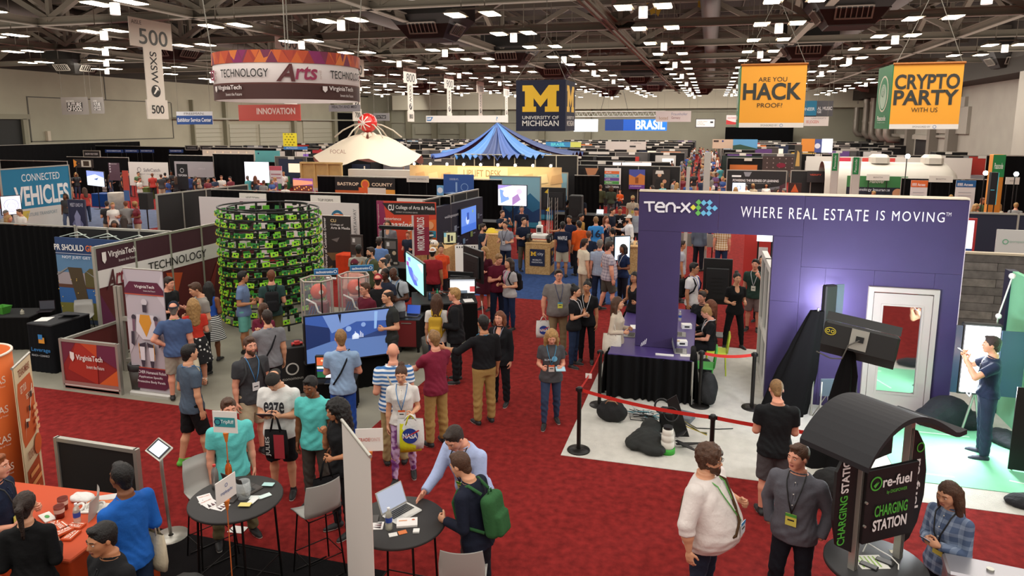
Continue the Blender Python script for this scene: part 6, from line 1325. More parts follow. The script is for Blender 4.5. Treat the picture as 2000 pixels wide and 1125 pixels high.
def gear():
 t=thing('camera_drone_rig','folded camera rig with hoops and black propeller blades on the white carpet','camera rig',(-.4,10.55,.014));b=MB()
 for c in((0,0,.42),(-.15,.1,.5)):b.m=Matrix.Translation(c)@Matrix.Rotation(1.2,4,'X');b.tube([(.11*math.cos(a),.11*math.sin(a),0)for a in np.linspace(0,2*math.pi,15)[:-1]],.016,6,close=True)
 b.build('hoop',BLK(),t);b=MB();b.cbox((-.18,0,.1),(.05,.25,.45),.03);b.build('body',BLK(),t)
 for i,(a,l)in enumerate(((.35,.42),(-.75,.42),(1.1,.3))):
  b=MB();b.m=Matrix.Translation((.1,-.25,.05+.06*i))@Matrix.Rotation(a,4,'Z');b.prism([(0,-.02),(l*.4,-.05),(l,-.01),(l,.02),(l*.3,.04),(0,.02)],0,.012);b.build('blade',BLK(),t)
 b=MB();b.m=Matrix.Translation((.1,.05,0))@Matrix.Rotation(-.35,4,'Y');b.prism([(0,.05),(.2,.0),(.22,.7),(.05,.65)],-.02,.0,'y');b.build('panel',BLK(),t)
 for i in range(3):b=MB();b.tube([(.1,.1+.05*i,.3),(.25,.1,.2+.03*i),(.45,.05,.16),(.55,.1,.1+.02*i)],.008,5);b.build('cable',plain(('#c8b030','#1a1a1a','#8a8050')[i]),t)
gear()
t=thing('lamp_canister','white ribbed canister with a green base on the white carpet','canister',(-.42,10.1,.014));b=MB();b.lathe([(.001,0),(.115,0),(.115,.08),(.1,.085)],18);b.build('base',plain('#3fae3a'),t);b=MB();b.lathe([(.09,.08),(.1,.1),(.1,.18),(.085,.19),(.095,.2),(.095,.28),(.08,.29),(.085,.3),(.08,.38),(.001,.39)],18);b.build('body',plain('#e0dcd0'),t);b=MB();b.cyl((0,0,.38),(0,0,.42),.07,n=16);b.build('lid',BLK(),t)
t=thing('cable_heap','knot of white and black cables in front of the black skirt','cables',(-.95,11.3,.014));r2=random.Random(9)
for c in('#d8d8d8','#1a1a1a','#2a7a8a','#1a1a1a','#c8c8c8'):b=MB();b.tube([(r2.uniform(-.25,.35),r2.uniform(-.2,.2),.01+.1*r2.random())for _ in range(10)],.008,5);b.build('cable',plain(c),t)
t=thing('power_box','grey flat case beside the desk skirt','case',(-.55,11.35,.014),-.3);b=MB();b.cbox((0,0,0),(.45,.3,.1),.02);b.build('case_body',plain('#6a7078'),t);b=MB();b.tube([(.3,0,.05),(.6,-.1,.01),(.9,.05,.01),(1.1,.2,.01)],.008,5);b.build('cable',BLK(),t)
# green seats
for x,y,c,l in((.05,12.95,'#3f9a3f','green chair of the blond receptionist'),(.3,13.9,'#b8c83a','yellow green chair farther back')):
 t=thing('chair',l,'chair',(x,y,.014),math.pi/2);m=plain(c);b=MB();b.cbox((-.2,-.2,.43),(.2,.2,.46),.02);b.build('seat',m,t);b=MB();b.tube([(-.18,-.2,.46),(-.18,-.24,.8),(.18,-.24,.8),(.18,-.2,.46)],.018,6);b.build('backrest',m,t)
 for sx in(-.17,.17):
  for sy in(-.17,.17):b=MB();b.cyl((sx,sy,.43),(sx*1.15,sy*1.15,0),.014,n=6);b.build('leg',m,t)
def flo_bank(name,lab,c,rz,tilt,L_=.95,Hh=.34,open_front=False,z=1.95):
 t=thing(name,lab,'studio light',(c[0],c[1],z));M_=Matrix.Rotation(rz,4,'Z')@Matrix.Rotation(.12,4,'Y')@Matrix.Rotation(tilt,4,'X');BK=mat('lamp_black','#1b1a19',.55)
 b=MB();b.m=M_;b.cbox((-L_/2,-.09,-Hh/2),(L_/2,.09,Hh/2),.03);b.build('housing',BK,t)
 b=MB();b.m=M_@Matrix.Translation((0,.1,-Hh/2))@Matrix.Rotation(.6,4,'X');b.box((-L_/2,-.01,-.16),(L_/2,0,0));b.build('barn_door',BK,t)
 b=MB();b.m=M_@Matrix.Translation((0,.1,Hh/2))@Matrix.Rotation(-.6,4,'X');b.box((-L_/2,-.01,0),(L_/2,0,.14));b.build('barn_door',BK,t)
 b=MB();b.m=M_;b.box((-L_/2+.03,.09,-Hh/2+.03),(L_/2-.03,.1,Hh/2-.03));b.build('tubes',mat('tube_glow','#f4f6ff',.4,emit=5),t)
 b=MB();b.m=M_;b.box((-.12,-.11,-.14),(.1,-.09,.14));b.build('metal_plate',ALU(),t);b=MB();b.m=M_;b.box((-.05,-.14,-.03),(.05,-.11,.05));b.build('socket',BLK(),t)
 b=MB();b.m=M_;b.tube([(0,-.14,0),(-.12,-.16,-.1),(-.16,-.14,-.3),(-.3,-.1,-.34),(-.5,-.05,-.3)],.01,5);b.build('cable',plain('#55524c'),t)
 b=MB();b.m=M_;b.tube([(-.38+.05*math.cos(a)*1.4,-.095,.03+.05*math.sin(a))for a in np.linspace(0,2*math.pi,15)[:-1]],.006,4,close=True);b.tube([(-.41+.02*math.cos(a),-.095,.03+.02*math.sin(a))for a in np.linspace(0,2*math.pi,11)[:-1]],.006,4,close=True);b.tube([(-.35+.02*math.cos(a),-.095,.03+.02*math.sin(a))for a in np.linspace(0,2*math.pi,11)[:-1]],.006,4,close=True);b.build('badge',plain('#d8c840'),t)
 return t
flo_bank('fluorescent_light','large black fluorescent light bank tilted at the purple wall',(2.12,10.25),-.25,-.2)
area(2.15,10.45,1.95,.9,.3,75,(.82,.86,1),(math.pi/2,0,-.25),'fluorescent_tube_light')
area(4.1,11.85,1.35,.5,1.0,170,(.9,.96,1),(-math.pi/2,0,0),'stage_panel_light')
area(2.05,12.33,1.9,.2,.6,25,(.82,.86,1),(math.pi/2,0,0),'upright_tube_light')
t=thing('draped_light_stand','light stand wrapped in black cloth under the big light bank','light stand',(2.02,10.35,0));b=MB()
prof=[(.32,.01),(.28,.2),(.22,.6),(.17,1.0),(.13,1.4),(.07,1.7),(.05,1.78)];vs=[];n=28
for k,(r_,z)in enumerate(prof):
 for i in range(n):a=2*math.pi*i/n;q_=r_*(1+.22*math.sin(a*5+z*2)+.1*math.sin(a*9));vs.append((q_*math.cos(a)-.25*(1-z/1.8)**2,q_*.6*math.sin(a),z))
b.add(vs,[(k*n+i,k*n+(i+1)%n,(k+1)*n+(i+1)%n,(k+1)*n+i)for k in range(len(prof)-1)for i in range(n)],True);b.build('cloth_wrap',mat('skirt_black','#0e0d0e',.9,spec=.15),t);b=MB();b.cyl((0,0,0),(0,0,1.8),.018,n=8);b.build('pole',ALU(),t)
t=thing('draped_light_stand','second stand wrapped in black cloth leaning beside the doorway post','light stand',(1.85,12.15,0));b=MB();vs=[]
for k,(r_,z)in enumerate([(.36,.01),(.34,.3),(.28,.8),(.2,1.3),(.13,1.7),(.1,1.85)]):
 for i in range(n):a=2*math.pi*i/n;q_=r_*(1+.15*math.sin(a*6+z*2));vs.append((q_*math.cos(a)-.45*(1-z/1.9),q_*.5*math.sin(a),z))
b.add(vs,[(k*n+i,k*n+(i+1)%n,(k+1)*n+(i+1)%n,(k+1)*n+i)for k in range(5)for i in range(n)],True);b.build('cloth_wrap',mat('skirt_black','#0e0d0e',.9,spec=.15),t);b=MB();b.cyl((0,0,0),(0,0,1.9),.018,n=8);b.build('pole',ALU(),t)
t=thing('fluorescent_light','upright black light bank turned away behind the big light bank','studio light',(2.02,12.25,1.6),.5);b=MB();b.cbox((-.11,-.06,-.1),(.11,.06,.68),.02);b.build('housing',mat('lamp_black','#1b1a19',.55),t);b=MB();b.box((.11,-.02,-.1),(.26,0,.68));b.build('barn_door',mat('barn_grey','#5a6070',.4,.3),t);b=MB();b.box((-.09,.06,-.08),(.09,.065,.66));b.build('tubes',mat('tube_glow','#f4f6ff',.4,emit=5),t)
def stage_light():
 a=PY(1888,636,12.0);q=PY(1940,770,12.0);t=thing('stage_light_panel','blazing white light panel standing behind the man in navy','studio light',(a[0],12.0,q[2]))
 w_,h_=q[0]-a[0],a[2]-q[2];BK=mat('lamp_black','#1b1a19',.55)
 b=MB();b.cbox((-.04,.01,-.04),(w_+.04,.12,h_+.04),.02);b.build('housing',BK,t);b=MB();b.box((0,-.01,0),(w_,.01,h_));b.build('tubes',mat('panel_glow','#f2f7ff',.4,emit=16),t)
 b=MB();b.box((w_+.02,-.02,-.02),(w_+.36,.0,h_-.04));b.build('barn_door',mat('barn_blue','#22304a',.5),t);b=MB();b.box((-.14,-.02,-.02),(-.05,0,h_));b.build('barn_door',mat('barn_blue','#22304a',.5),t)
 for x in(.1,w_-.1):b=MB();b.cyl((x,.06,-q[2]+.02),(w_/2,.06,0),.018,n=6);b.build('stand_leg',ALU(),t)
 b=MB();b.m=Matrix.Translation((0,0,0));
 for x in(.1,.25,.4):b.tube([(x,0,-.02),(x+.03,-.04,-.06),(x+.06,0,-.02)],.01,5)
 b.build('clips',plain('#c8ccd8'),t)
stage_light()
t=thing('boom_stand','silver boom arm rising above the stage light','boom arm',(4.42,12.25,0));b=MB();b.cyl((0,0,0),(.05,0,1.9),.014,n=6);b.build('pole',ALU(),t);b=MB();b.cyl((.05,0,1.9),(.18,0,2.55),.012,n=6);b.build('arm',WHT(),t);b=MB();b.sphere((.18,0,2.58),.05,10);b.sphere((.06,0,1.93),.045,10);b.build('clamp',WHT(),t)
blob('cloth_heap','heap of black plastic sheeting behind the man in navy','cloth',3.95,12.35,.014,[((0,0,.2),(.35,.22,.3)),((-.25,-.05,.1),(.25,.2,.2)),((.3,.0,.1),(.25,.2,.18))],'#14171f')
blob('cloth_heap','small heap of black sheeting against the green wall','cloth',4.6,11.9,.02,[((0,0,.06),(.22,.25,.12)),((.05,-.2,.04),(.15,.15,.08))],'#14171f')
b=MB();b.box((4.92,10.2,0),(5.0,13.1,2.5));o=b.build('green_screen_wall',GRN);tag(o,'upright green screen wall at the right edge','green screen')
b=MB();b.box((4.88,13.1,0),(5.02,13.3,2.5));o=b.build('navy_end_panel',plain('#171a38'));tag(o,'narrow navy end panel of the green screen wall','panel')
for i,(x,y,rz,l)in enumerate(((3.35,11.9,0,.8),(3.3,10.9,1.2,.5),(4.2,10.5,-.25,1.2),(3.0,10.4,0,.5))):
 t=thing('floor_tape','strip of white tape on the green floor, %s'%['at the back','left of the standing man','front right','front left corner'][i],'tape',(x,y,.022),rz);b=MB();b.box((0,0,0),(l,.03,.002));b.build('strip',plain('#dfeee4'),t)
t=thing('black_flag_panel','black flat panel standing at the right edge of the green floor','panel',(4.3,10.85,.02),-.1);b=MB();b.box((0,0,.02),(.6,.02,1.25));b.build('panel',BLK(),t);b=MB();b.cyl((.05,.03,0),(.05,.03,1.2),.012,n=6);b.build('rod',ALU(),t)
blob('cloth_heap','black cloth lying on the carpet at the right edge of the picture','cloth',4.25,9.85,.014,[((0,0,.05),(.35,.18,.1)),((.3,.05,.15),(.2,.15,.2))],'#16171c')
def planks():
 t=thing('plank_wall','grey wooden plank wall behind the green screen','booth wall',(4.15,15.2,0));n=15
 cs=['#6a6460','#746d68','#625c58','#7a736c']
 for i in range(n):
  z=2.42*i/n;sp=[0,1.3,3.2]if i%2 else[0,2.0,3.2]
  for a,c in zip(sp[:-1],sp[1:]):b=MB();b.box((a+.004,0,z+.004),(c-.004,.03,z+2.42/n-.004));b.build('plank',mat('weathered_wood',cs[(i+int(a))%4],.8,vary=.3,vscale=6,bump=.4,bscale=20),t)
 b=MB();b.box((0,.03,0),(3.2,.08,2.42));b.build('backing',plain('#2a2624'),t);b=MB();b.box((0,-.02,2.42),(3.2,.1,2.46));b.build('top_trim',plain('#c8b8a0'),t)
planks()
blob('cloth_heap','black bags and tripod cloth behind the charging kiosk','cloth',1.75,9.3,.014,[((0,0,.2),(.28,.2,.25)),((.2,.1,.1),(.2,.2,.15))],'#141414')
t=thing('folding_chair','grey folded chair standing by the purple wall','chair',(1.95,11.9,.014),.3);b=MB();b.cbox((-.02,0,.45),(.32,.03,.75),.01);b.build('backrest',plain('#4a5560'),t);b=MB();b.tube([(0,0,0),(0,0,.7)],.012,6);b.tube([(.3,0,0),(.3,0,.7)],.012,6);b.tube([(0,.25,0),(.15,.1,.45),(.3,.25,0)],.012,6);b.build('leg_frame',ALU(),t)
# charging kiosk
def kiosk():
 c=np.array([1.56,6.3]);A,B_,C_=G(1563,855,2.2)[:2],G(1697,915,2.2)[:2],G(1890,835,2.2)[:2]
 rz=math.atan2(*(C_-B_)[::-1]);Lp_=float(np.hypot(*(C_-B_)));Lg=float(np.hypot(*(B_-A)))
 t=thing('charging_kiosk','black phone charging kiosk with curved roof and green lettering','kiosk',(*B_,0),rz);BK=mat('kiosk_black','#17161a',.7,bump=.1,bscale=200);BK2=mat('kiosk_panel','#131214',.5)
 n=24;P=[(Lp_*i/n,2.2+.3*math.sin(math.pi*min(1,(i/n)*1.12)**.8)-.02*(i/n))for i in range(n+1)]
 b=MB();vs=[]
 for(x,z)in P:vs+=[(x,0,z),(x,Lg,z),(x,Lg,z-.045),(x,0,z-.045)]
 b.add(vs,[(4*i+k,4*i+4+k,4*i+4+(k+1)%4,4*i+(k+1)%4)for i in range(n)for k in range(4)]+[(0,1,2,3),(4*n+3,4*n+2,4*n+1,4*n)],False);o=b.build('curved_roof',BK,t);
 for p in o.data.polygons:p.use_smooth=False
 p1=G(1665,1108,1.0)[:2];p2=G(1753,1085,1.0)[:2]
 def loc(p):d=np.array(p)-B_;return np.array([d[0]*math.cos(rz)+d[1]*math.sin(rz),-d[0]*math.sin(rz)+d[1]*math.cos(rz)])
 l1,l2=loc(p1),loc(p2)
 for l in(l1,l2):
  b=MB();b.box((l[0]-.03,l[1]-.03,0),(l[0]+.03,l[1]+.03,2.3));b.build('post',ALU(),t)
  for dx in(-.012,.012):b=MB();b.box((l[0]+dx-.004,l[1]-.034,.1),(l[0]+dx+.004,l[1]-.03,2.25));b.build('groove',plain('#4a4844'),t)
 m_=(l1+l2)/2
 b=MB();b.lathe([(.001,.94),(.41,.94),(.43,.95),(.43,.985),(.42,.99),(.001,.99)],48,(m_[0],m_[1]));b.build('round_shelf',mat('kiosk_shelf','#2b2a2b',.55),t)
 b=MB();b.lathe([(.001,0),(.4,0),(.4,.04),(.08,.06),(.06,.94)],36,(m_[0],m_[1]));b.build('pedestal',BK2,t)
 d=l2-l1;L_=float(np.hypot(*d));s2=bpy.data.objects.new('sign_board',None);COL.objects.link(s2)
 s2.parent=t;s2.location=(l1[0],l1[1]-.05,0);s2.rotation_euler=(0,0,math.atan2(d[1],d[0]))
 b=MB();b.cbox((.0,-.02,1.26),(L_+.06,.02,1.95),.005);b.build('front_panel',BK2,s2)
 D=[('o',.16,.82,.1,.022,'#4fae3a'),('p',[(.1,.8),(.2,.86),(.15,.82),(.22,.84),(.14,.76)],'#4fae3a'),('t','re-fuel',.29,.75,.88,.9,'#ece8e6',.02),('t','by DIGIPOWER',.38,.64,.8,.7,'#58b83a'),('t','CHARGING',.16,.35,.84,.51,'#4fae3a',.02),('t','STATION',.14,.15,.84,.31,'#ece8e6',.03)]
 art(s2,L_+.03,.67,D,x0=.01,z0=1.27,y0=-.024)
 for z in(1.5,1.72):b=MB();b.cyl((0,-.04,z-.06),(0,-.02,z-.06),.012,n=8);b.build('bolt',ALU(),s2)
 for k,(l,sx,txt)in enumerate(((l1,-1,0),(l2,1,1))):
  f=bpy.data.objects.new('side_fin',None);COL.objects.link(f);f.parent=t;f.location=(l[0],l[1],0);f.rotation_euler=(0,0,math.atan2(d[1],d[0])+(.0 if k else 0))
  pr=[(.03,1.1),(.12,1.15),(.2,1.3),(.25,1.55),(.25,1.8),(.2,2.05),(.1,2.2),(.03,2.2)]
  if k==0:pr=[(-.03,1.15),(-.2,1.25),(-.26,1.5),(-.26,1.95),(-.16,2.15),(-.03,2.2)]
  b=MB();b.prism(pr if sx<0 else pr[::-1],.0,.03,'y');b.build('fin_panel',BK2,f)
  if k==0:art(f,.2,.9,[('T','CHARGING',.2,.0,.62,.52,'#4fae3a',.02),('T','STATION',.2,.55,.62,.98,'#ece8e6',.03)],x0=-.25,z0=1.25,y0=-.004)
  else:art(f,.15,.8,[('D','re-fuel',.3,.12,.75,.72,'#ece8e6',.02),('o',.5,.86,.06,.016,'#4fae3a')],x0=.07,z0=1.35,y0=-.004)
 b=MB();b.cbox((m_[0]-.1,m_[1]+.08,1.95),(m_[0]+.25,m_[1]+.12,2.12),.005);b.build('rear_screen',BLK(),t)
 M_=c
 for i,(px,py,rz2,w_,h_,col,lab)in enumerate(((1700,1098,.3,.26,.2,'#dedcd2','white sheet with green stripes on the kiosk shelf'),(1745,1078,.1,.06,.05,'#e0d8c0','small white card at the back of the kiosk shelf'))):
  p=G(px,py,.99);paper(p[0],p[1],.99,rz2,w_,h_,lab,col,[('r',.1+.15*k,.1,.15+.15*k,.9,'#8ab04a')for k in range(5)]if i==0 else())
 for px,py,l in((1728,1097,'black phone charging on the kiosk shelf'),(1697,1105,'second black phone lying on the striped sheet')):
  p=G(px,py,.995);q=thing('phone',l,'phone',(p[0],p[1],.995),-.5);b=MB();b.cbox((-.075,-.035,0),(.075,.035,.01),.006);b.build('case',BLK(),q);b=MB();b.box((-.065,-.03,.01),(.065,.03,.011));b.build('screen',mat('phone_glass','#0a0a10',.1),q)
 p=G(1720,1085,.99);q=thing('cable','white charging cable curling over the kiosk shelf','cable',(p[0],p[1],.99));b=MB();b.tube([(-.15,.0,.01),(-.1,.08,.06),(0,.05,.02),(.08,-.02,.015),(.12,-.12,.01),(.1,-.2,.01)],.006,5);b.build('cord',WHT(),q)
kiosk()
# grey tablet cabinet at bottom right
p=G(1830,1098,1.0);q=G(2040,1125,1.0)
t=thing('grey_cart','pale grey metal case top with a latch at the bottom right corner','case',(p[0]+.02,p[1]-.25,0),-.12);b=MB();b.cbox((0,0,0),(1.1,.3,1.02),.03);b.build('case_body',mat('case_silver','#8e8b8e',.35,.5),t);b=MB();b.cbox((-.01,-.01,1.02),(1.11,.31,1.08),.02);b.build('lid',mat('case_silver2','#a09da2',.3,.5),t);b=MB();b.cyl((.33,.15,1.08),(.33,.15,1.1),.03,n=10);b.build('latch',ALU(),t);b=MB();b.box((.33,-.02,.7),(.39,-.01,1.06));b.build('strap',WHT(),t)
# bottom left: orange booth
t=thing('orange_column','tall orange cloth column with white school crest print at the left edge','display column',(-8.68,6.1,0));m=mat('orange_fabric','#d96a2c',.8);R_=.42;b=MB();b.lathe([(R_-.02,0),(R_,0),(R_,2.1),(R_-.02,2.1),(R_-.02,0)],40);b.build('fabric',m,t)
b=MB();b.tube([(R_*math.cos(a),R_*math.sin(a),2.1)for a in np.linspace(0,2*math.pi,33)[:-1]],.016,5,close=True);b.build('top_hoop',plain('#e8d8c8'),t)
ac=math.atan2(8.68,-6.1)
W=lambda u,v,y:(math.sin(ac+(.5-u)*3)*(R_-y),math.cos(ac+(.5-u)*3)*(R_-y),v*2.1)
D=[]
for v in(.12,.3,.48,.66,.84):D+=[('t','TEXAS',.5,v,.74,v+.045,'#f0e0d4',.01),('t','The University of Texas',.52,v-.025,.73,v-.012,'#f0e0d4'),('p',[(.37,v+.055),(.45,v+.055),(.45,v+.0),(.41,v-.03),(.37,v+.0)],'#f0e0d4'),('p',[(.385,v+.045),(.435,v+.045),(.435,v+.006),(.41,v-.012),(.385,v+.006)],'#d96a2c'),('c',.41,v+.02,.008,'#f0e0d4')]
art(t,1,1,D,warp=W,y0=-.003)
D=[('r',0,0,1,1,'#dcc7a0'),('p',[(.12,.88),(.85,.88),(.95,.8),(.95,.52),(.8,.46),(.15,.44),(.08,.5),(.05,.8)],'#c85a24'),('p',[(.1,.28),(.85,.3),(.9,.06),(.1,.04)],'#a8481f'),('t','TEXAS MBAS',.2,.91,.85,.96,'#8a3a1c',.01),('t','GET YOUR',.2,.8,.55,.85,'#f0dcc0',.01),('t','TECH JOBS',.45,.72,.9,.77,'#f0dcc0',.01),('p',[(.2,.48),(.3,.6),(.5,.58),(.85,.8),(.82,.81),(.5,.6),(.3,.62)],'#e8d8c0'),('t','YOURE NEXT',.2,.34,.7,.4,'#8a3a1c',.01),('c',.8,.38,.07,'#c85a24'),('r',.2,.22,.7,.25,'#e8a060'),('r',.2,.15,.8,.18,'#e8a060'),('r',.2,.09,.6,.12,'#e8a060')]
for u,v in((.25,.56),(.45,.65),(.6,.73)):D.append(('r',u,v,u+.1,v+.04,'#2a1c14'))
for v in(.75,.7,.65,.6):D.append(('r',.7,v-.12,.92,v-.09,'#e8b080'))
rollup('orange_info_banner','cream and orange roll-up banner with printed infographic at bottom left',(-8.02,6.1),(-8.38,6.62),1.92,'#dcc7a0',D)
hardwall('low_booth_wall','low black panel wall with silver rail at the lower left',(-7.86,6.42),(-6.62,6.42),.97,'#14100e',1.4)
t=draped_table('orange_table','table with an orange cloth covered in handouts',(-7.3,4.35),(-5.5,4.5),1.1,.95,'#b8431f',top='#c24a22',decor=[('t','Texas',.55,.55,.8,.75,'#ecd8cc',.01)])
Z=.955
for i,(x,y,rz,w_,h_,c,l,nm)in enumerate(((-5.98,5.28,.3,.32,.24,'#e4e0d8','white printed flyer beside the man in bright blue','flyer'),(-6.08,5.42,.6,.28,.12,'#c8c4c0','stack of small grey cards behind the flyer','card_stack'),(-6.32,4.98,-.4,.2,.1,'#e8e4dc','white card with a green leaf near the cups','card'),(-5.95,4.62,.3,.22,.05,'#e8e4dc','thin white strip pamphlet near the table edge','pamphlet'))):paper(x,y,Z,rz,w_,h_,l,c,[('r',0,.75,1,1,'#d8702e')]if i==0 else[('c',.5,.5,.2,'#4a9a4a')]if i==2 else(),name=nm,th=.012)
for i in range(7):
 x,y=-6.1+.1*(i%4),4.72+.07*(i//2);paper(x,y,Z+.012*(i%3),.3+i*.5,.16,.1,['orange koozie nearest the cup tower','orange koozie at the left of the pile','orange koozie in the middle of the pile','orange koozie under the strip pamphlet','orange koozie on top of the pile','orange koozie at the right of the pile','orange koozie at the back of the pile'][i],'#c8501f',[('t','TEXAS',.1,.4,.9,.8,'#f0dcd0',.02),('r',.1,.15,.9,.25,'#f0dcd0')],name='drink_sleeve',cat='drink sleeve',group='orange drink sleeves on the table',th=.02)
for k,(dx,dy)in enumerate(((-6.3,5.15),(-6.2,5.02))):
 t=thing('cup_tower','stack of dark orange cups with white lettering, %s'%('left one' if k==0 else 'right one'),'cup',(dx,dy,Z));b=MB();b.lathe([(.001,0),(.04,0),(.05,.13),(.046,.13),(.038,.02)],18);b.build('cup_body',plain('#7c2c1a'),t);b=MB();b.lathe([(.0475,.06),(.0495,.1)],18);b.build('print_band',plain('#d8b8a8'),t)
b=MB()
for i in range(3):b.m=Matrix.Translation((-6.12+.09*i,5.18+.04*i,Z+.03))@Matrix.Rotation(.6,4,'X');b.tube([(.045*math.cos(a),.045*math.sin(a),0)for a in np.linspace(0,2*math.pi,15)[:-1]],.014,6,close=True)
tag(b.build('white_ribbon_rolls',WHT()),'white coiled ribbon on the orange table','ribbon')
blob('white_cloth','folded white shirt on the orange table','shirt',-6.28,5.36,Z,[((0,0,.02),(.14,.09,.04))],'#dcdad6',.012)
bottle(-5.93,4.98,Z,'clear water bottle on the orange table')
t=thing('tablet_stand','silver stand with a tilted tablet beside the orange table','tablet stand',(-6.05,6.28,0));b=MB();b.lathe([(.001,0),(.2,0),(.2,.012),(.03,.02)],24);b.build('base',ALU(),t);b=MB();b.tube([(0,0,.01),(-.02,-.01,.5),(-.03,-.02,.85),(0,-.05,1.1)],.02,8);b.build('pole',ALU(),t)
M_=Matrix.Translation((-.0,-.06,1.14))@Matrix.Rotation(.0,4,'Z')@Matrix.Rotation(-.95,4,'X')@Matrix.Rotation(.35,4,'Y');b=MB();b.m=M_;b.cbox((-.15,-.02,-.1),(.15,.0,.1),.01);b.build('tablet_frame',ALU(),t);b=MB();b.m=M_;b.box((-.13,-.024,-.085),(.13,-.02,.085));b.build('bezel',BLK(),t);b=MB();b.m=M_;b.box((-.1,-.026,-.07),(.1,-.024,.07));b.build('display',glow('#c8d4e8',1),t)
# round tables and chairs
T1=(-4.6,5.68);T2=(-2.78,5.75)
bar_table(*T1,.47,'round dark bar table with brochures, bottles and a laptop');bar_table(*T2,.46,'round dark bar table with the silver laptop')
shell_chair(-5.3,6.1,1.1+math.pi,'grey bar chair behind the metal bottles');shell_chair(-3.95,6.15,-.9+math.pi*.0+1.9,'grey bar chair beside the curly-haired woman');shell_chair(-2.02,5.5,.25,'grey bar chair at the bottom of the picture');shell_chair(-6.1,5.1,2.2,'grey bar chair half hidden behind the orange table')
Z1=1.062
laptop(T1[0]-.02,T1[1]+.18,Z1,math.pi-.25,'dark laptop seen from behind on the brochure table','#3a3330','#303040',1.85)
bottle(T1[0]-.33,T1[1]+.1,Z1,'steel bottle with a red cap on the brochure table','#8e8a86','#c83a30',None,.27,.037,False);bottle(T1[0]-.25,T1[1]+.22,Z1,'orange metal bottle behind the steel one','#d4601f','#2a1a14',None,.27,.036,False)
t=thing('glass_bowl','clear glass vase with white papers on the brochure table','vase',(T1[0]+.08,T1[1]+.02,Z1));b=MB();b.lathe([(.001,0),(.06,0),(.08,.08),(.07,.18),(.065,.18),(.072,.08)],20);b.build('glass_body',glass('vase_glass','#e8eeee',.3),t)
def fan_paper(x,y,z,rz,lab):return paper(x,y,z,rz,.13,.2,lab,'#e6e0dc',[('t','PARTNER',.1,.75,.9,.85,'#c86a4a'),('p',[(.1,.1),(.3,.5),(.35,.1)],'#3a2a30'),('p',[(.4,.1),(.55,.45),(.65,.1)],'#5a3038'),('p',[(.7,.1),(.8,.4),(.9,.1)],'#2a2028')],name='brochure')
fan_paper(T1[0]-.28,T1[1]-.12,Z1,.9,'left brochure with coloured pencils print');fan_paper(T1[0]-.18,T1[1]-.18,Z1+.004,1.2,'middle brochure with coloured pencils print');fan_paper(T1[0]-.06,T1[1]-.2,Z1,1.5,'right brochure with coloured pencils print')
for i,(dx,dy,rz,c,l)in enumerate(((.2,.05,.3,'#d8dcd8','loose white notes on the brochure table, left'),(.28,.1,1.0,'#cfe0dc','loose pale notes on the brochure table, right'),(.22,-.02,1.6,'#e0e0dc','loose notes on the brochure table, front'),(.18,.3,.2,'#a8d0cc','teal card at the back of the brochure table'),(.2,-.12,.25,'#dccb7a','yellow badge card with a black lanyard'))):paper(T1[0]+dx,T1[1]+dy,Z1+.004*i,rz,.12,.07,l,c,name='note_card')
def sign_pole(x,y,z,H_,rz,lab,D,col='#e8e2dc',base=True,tilt=0):
 t=thing('sign_holder',lab,'sign',(x,y,z),rz);b=MB();b.box((-.06,-.06,0),(.06,.06,.012));b.build('base',plain('#4a4644'),t);b=MB();b.cyl((0,0,0),(0,0,H_-.08),.006,n=6);b.build('orange_rod',plain('#c8642a'),t)
 b=MB();b.cyl((0,0,H_-.16),(0,0,H_-.06),.012,.03,n=6);b.build('ribbon',plain('#d8762a'),t);b=MB();b.box((-.13,-.004,H_-.06),(.13,.004,H_+.17));b.build('card',plain(col),t);art(t,.26,.23,D,x0=-.13,z0=H_-.06,y0=-.006)
ps=G(445,965,1.06);sign_pole(-4.62,5.62,Z1,.8,.15,'white card sign with a teal travel logo on an orange rod',[('r',.08,.28,.92,.72,'#2f8f94'),('o',.2,.5,.16,.04,'#14305a'),('t','TripRiff',.34,.4,.88,.62,'#e8f4f4',.01)])
sign_pole(T2[0]-.26,T2[1]-.06,Z1,.78,.35,'white card sign with thin red lettering on an orange rod',[('t','TRADE',.1,.45,.52,.6,'#c8645a',.01),('t','POINTE',.52,.45,.9,.6,'#d8a8a0')])
sign_pole(-4.32,5.2,.0,1.4,1.5,'narrow white card sign seen edge-on at the front of the brochure table',[('t','trophyqube',.2,.3,.8,.5,'#3a5a9a'),('o',.5,.7,.08,.02,'#3a5a9a')])
rollup('white_banner_back','white roll-up banner seen from behind between the round tables',(-3.18,5.43),(-2.6,4.86),2.13,'#d6cec6',[])
laptop(T2[0]-.02,T2[1]+.12,Z1,1.15,'open silver laptop with black keys on the round table','#c9c7c2','#8a90a0',2.0,1.05)
bottle(T2[0]-.03,T2[1]-.16,Z1,'clear plastic water bottle with a blue wrap on the laptop table')
fan_paper(T2[0]-.2,T2[1]-.16,Z1,1.9,'brochure with coloured pencils print on the laptop table')
paper(T2[0]+.1,T2[1]-.03,Z1,.4,.2,.14,'white booklets in front of the silver laptop','#e8e2dc',[('r',.1,.6,.5,.7,'#d8905a'),('c',.8,.7,.08,'#c8603a')],name='booklet',th=.02)
paper(T2[0]+.12,T2[1]-.18,Z1,.7,.08,.06,'orange business card on the laptop table','#d8763a',name='card');paper(T2[0]+.05,T2[1]-.24,Z1,.6,.08,.06,'white business card on the laptop table',name='card');paper(T2[0]+.24,T2[1]-.13,Z1,.3,.06,.06,'small white crumpled napkin on the laptop table',name='napkin',th=.015)
blob('backpack','dark grey backpack lying at the bottom left on the black carpet','backpack',-4.75,5.1,.01,[((0,0,.25),(.25,.18,.28)),((.05,-.12,.18),(.18,.1,.18))],'#3a3a38')
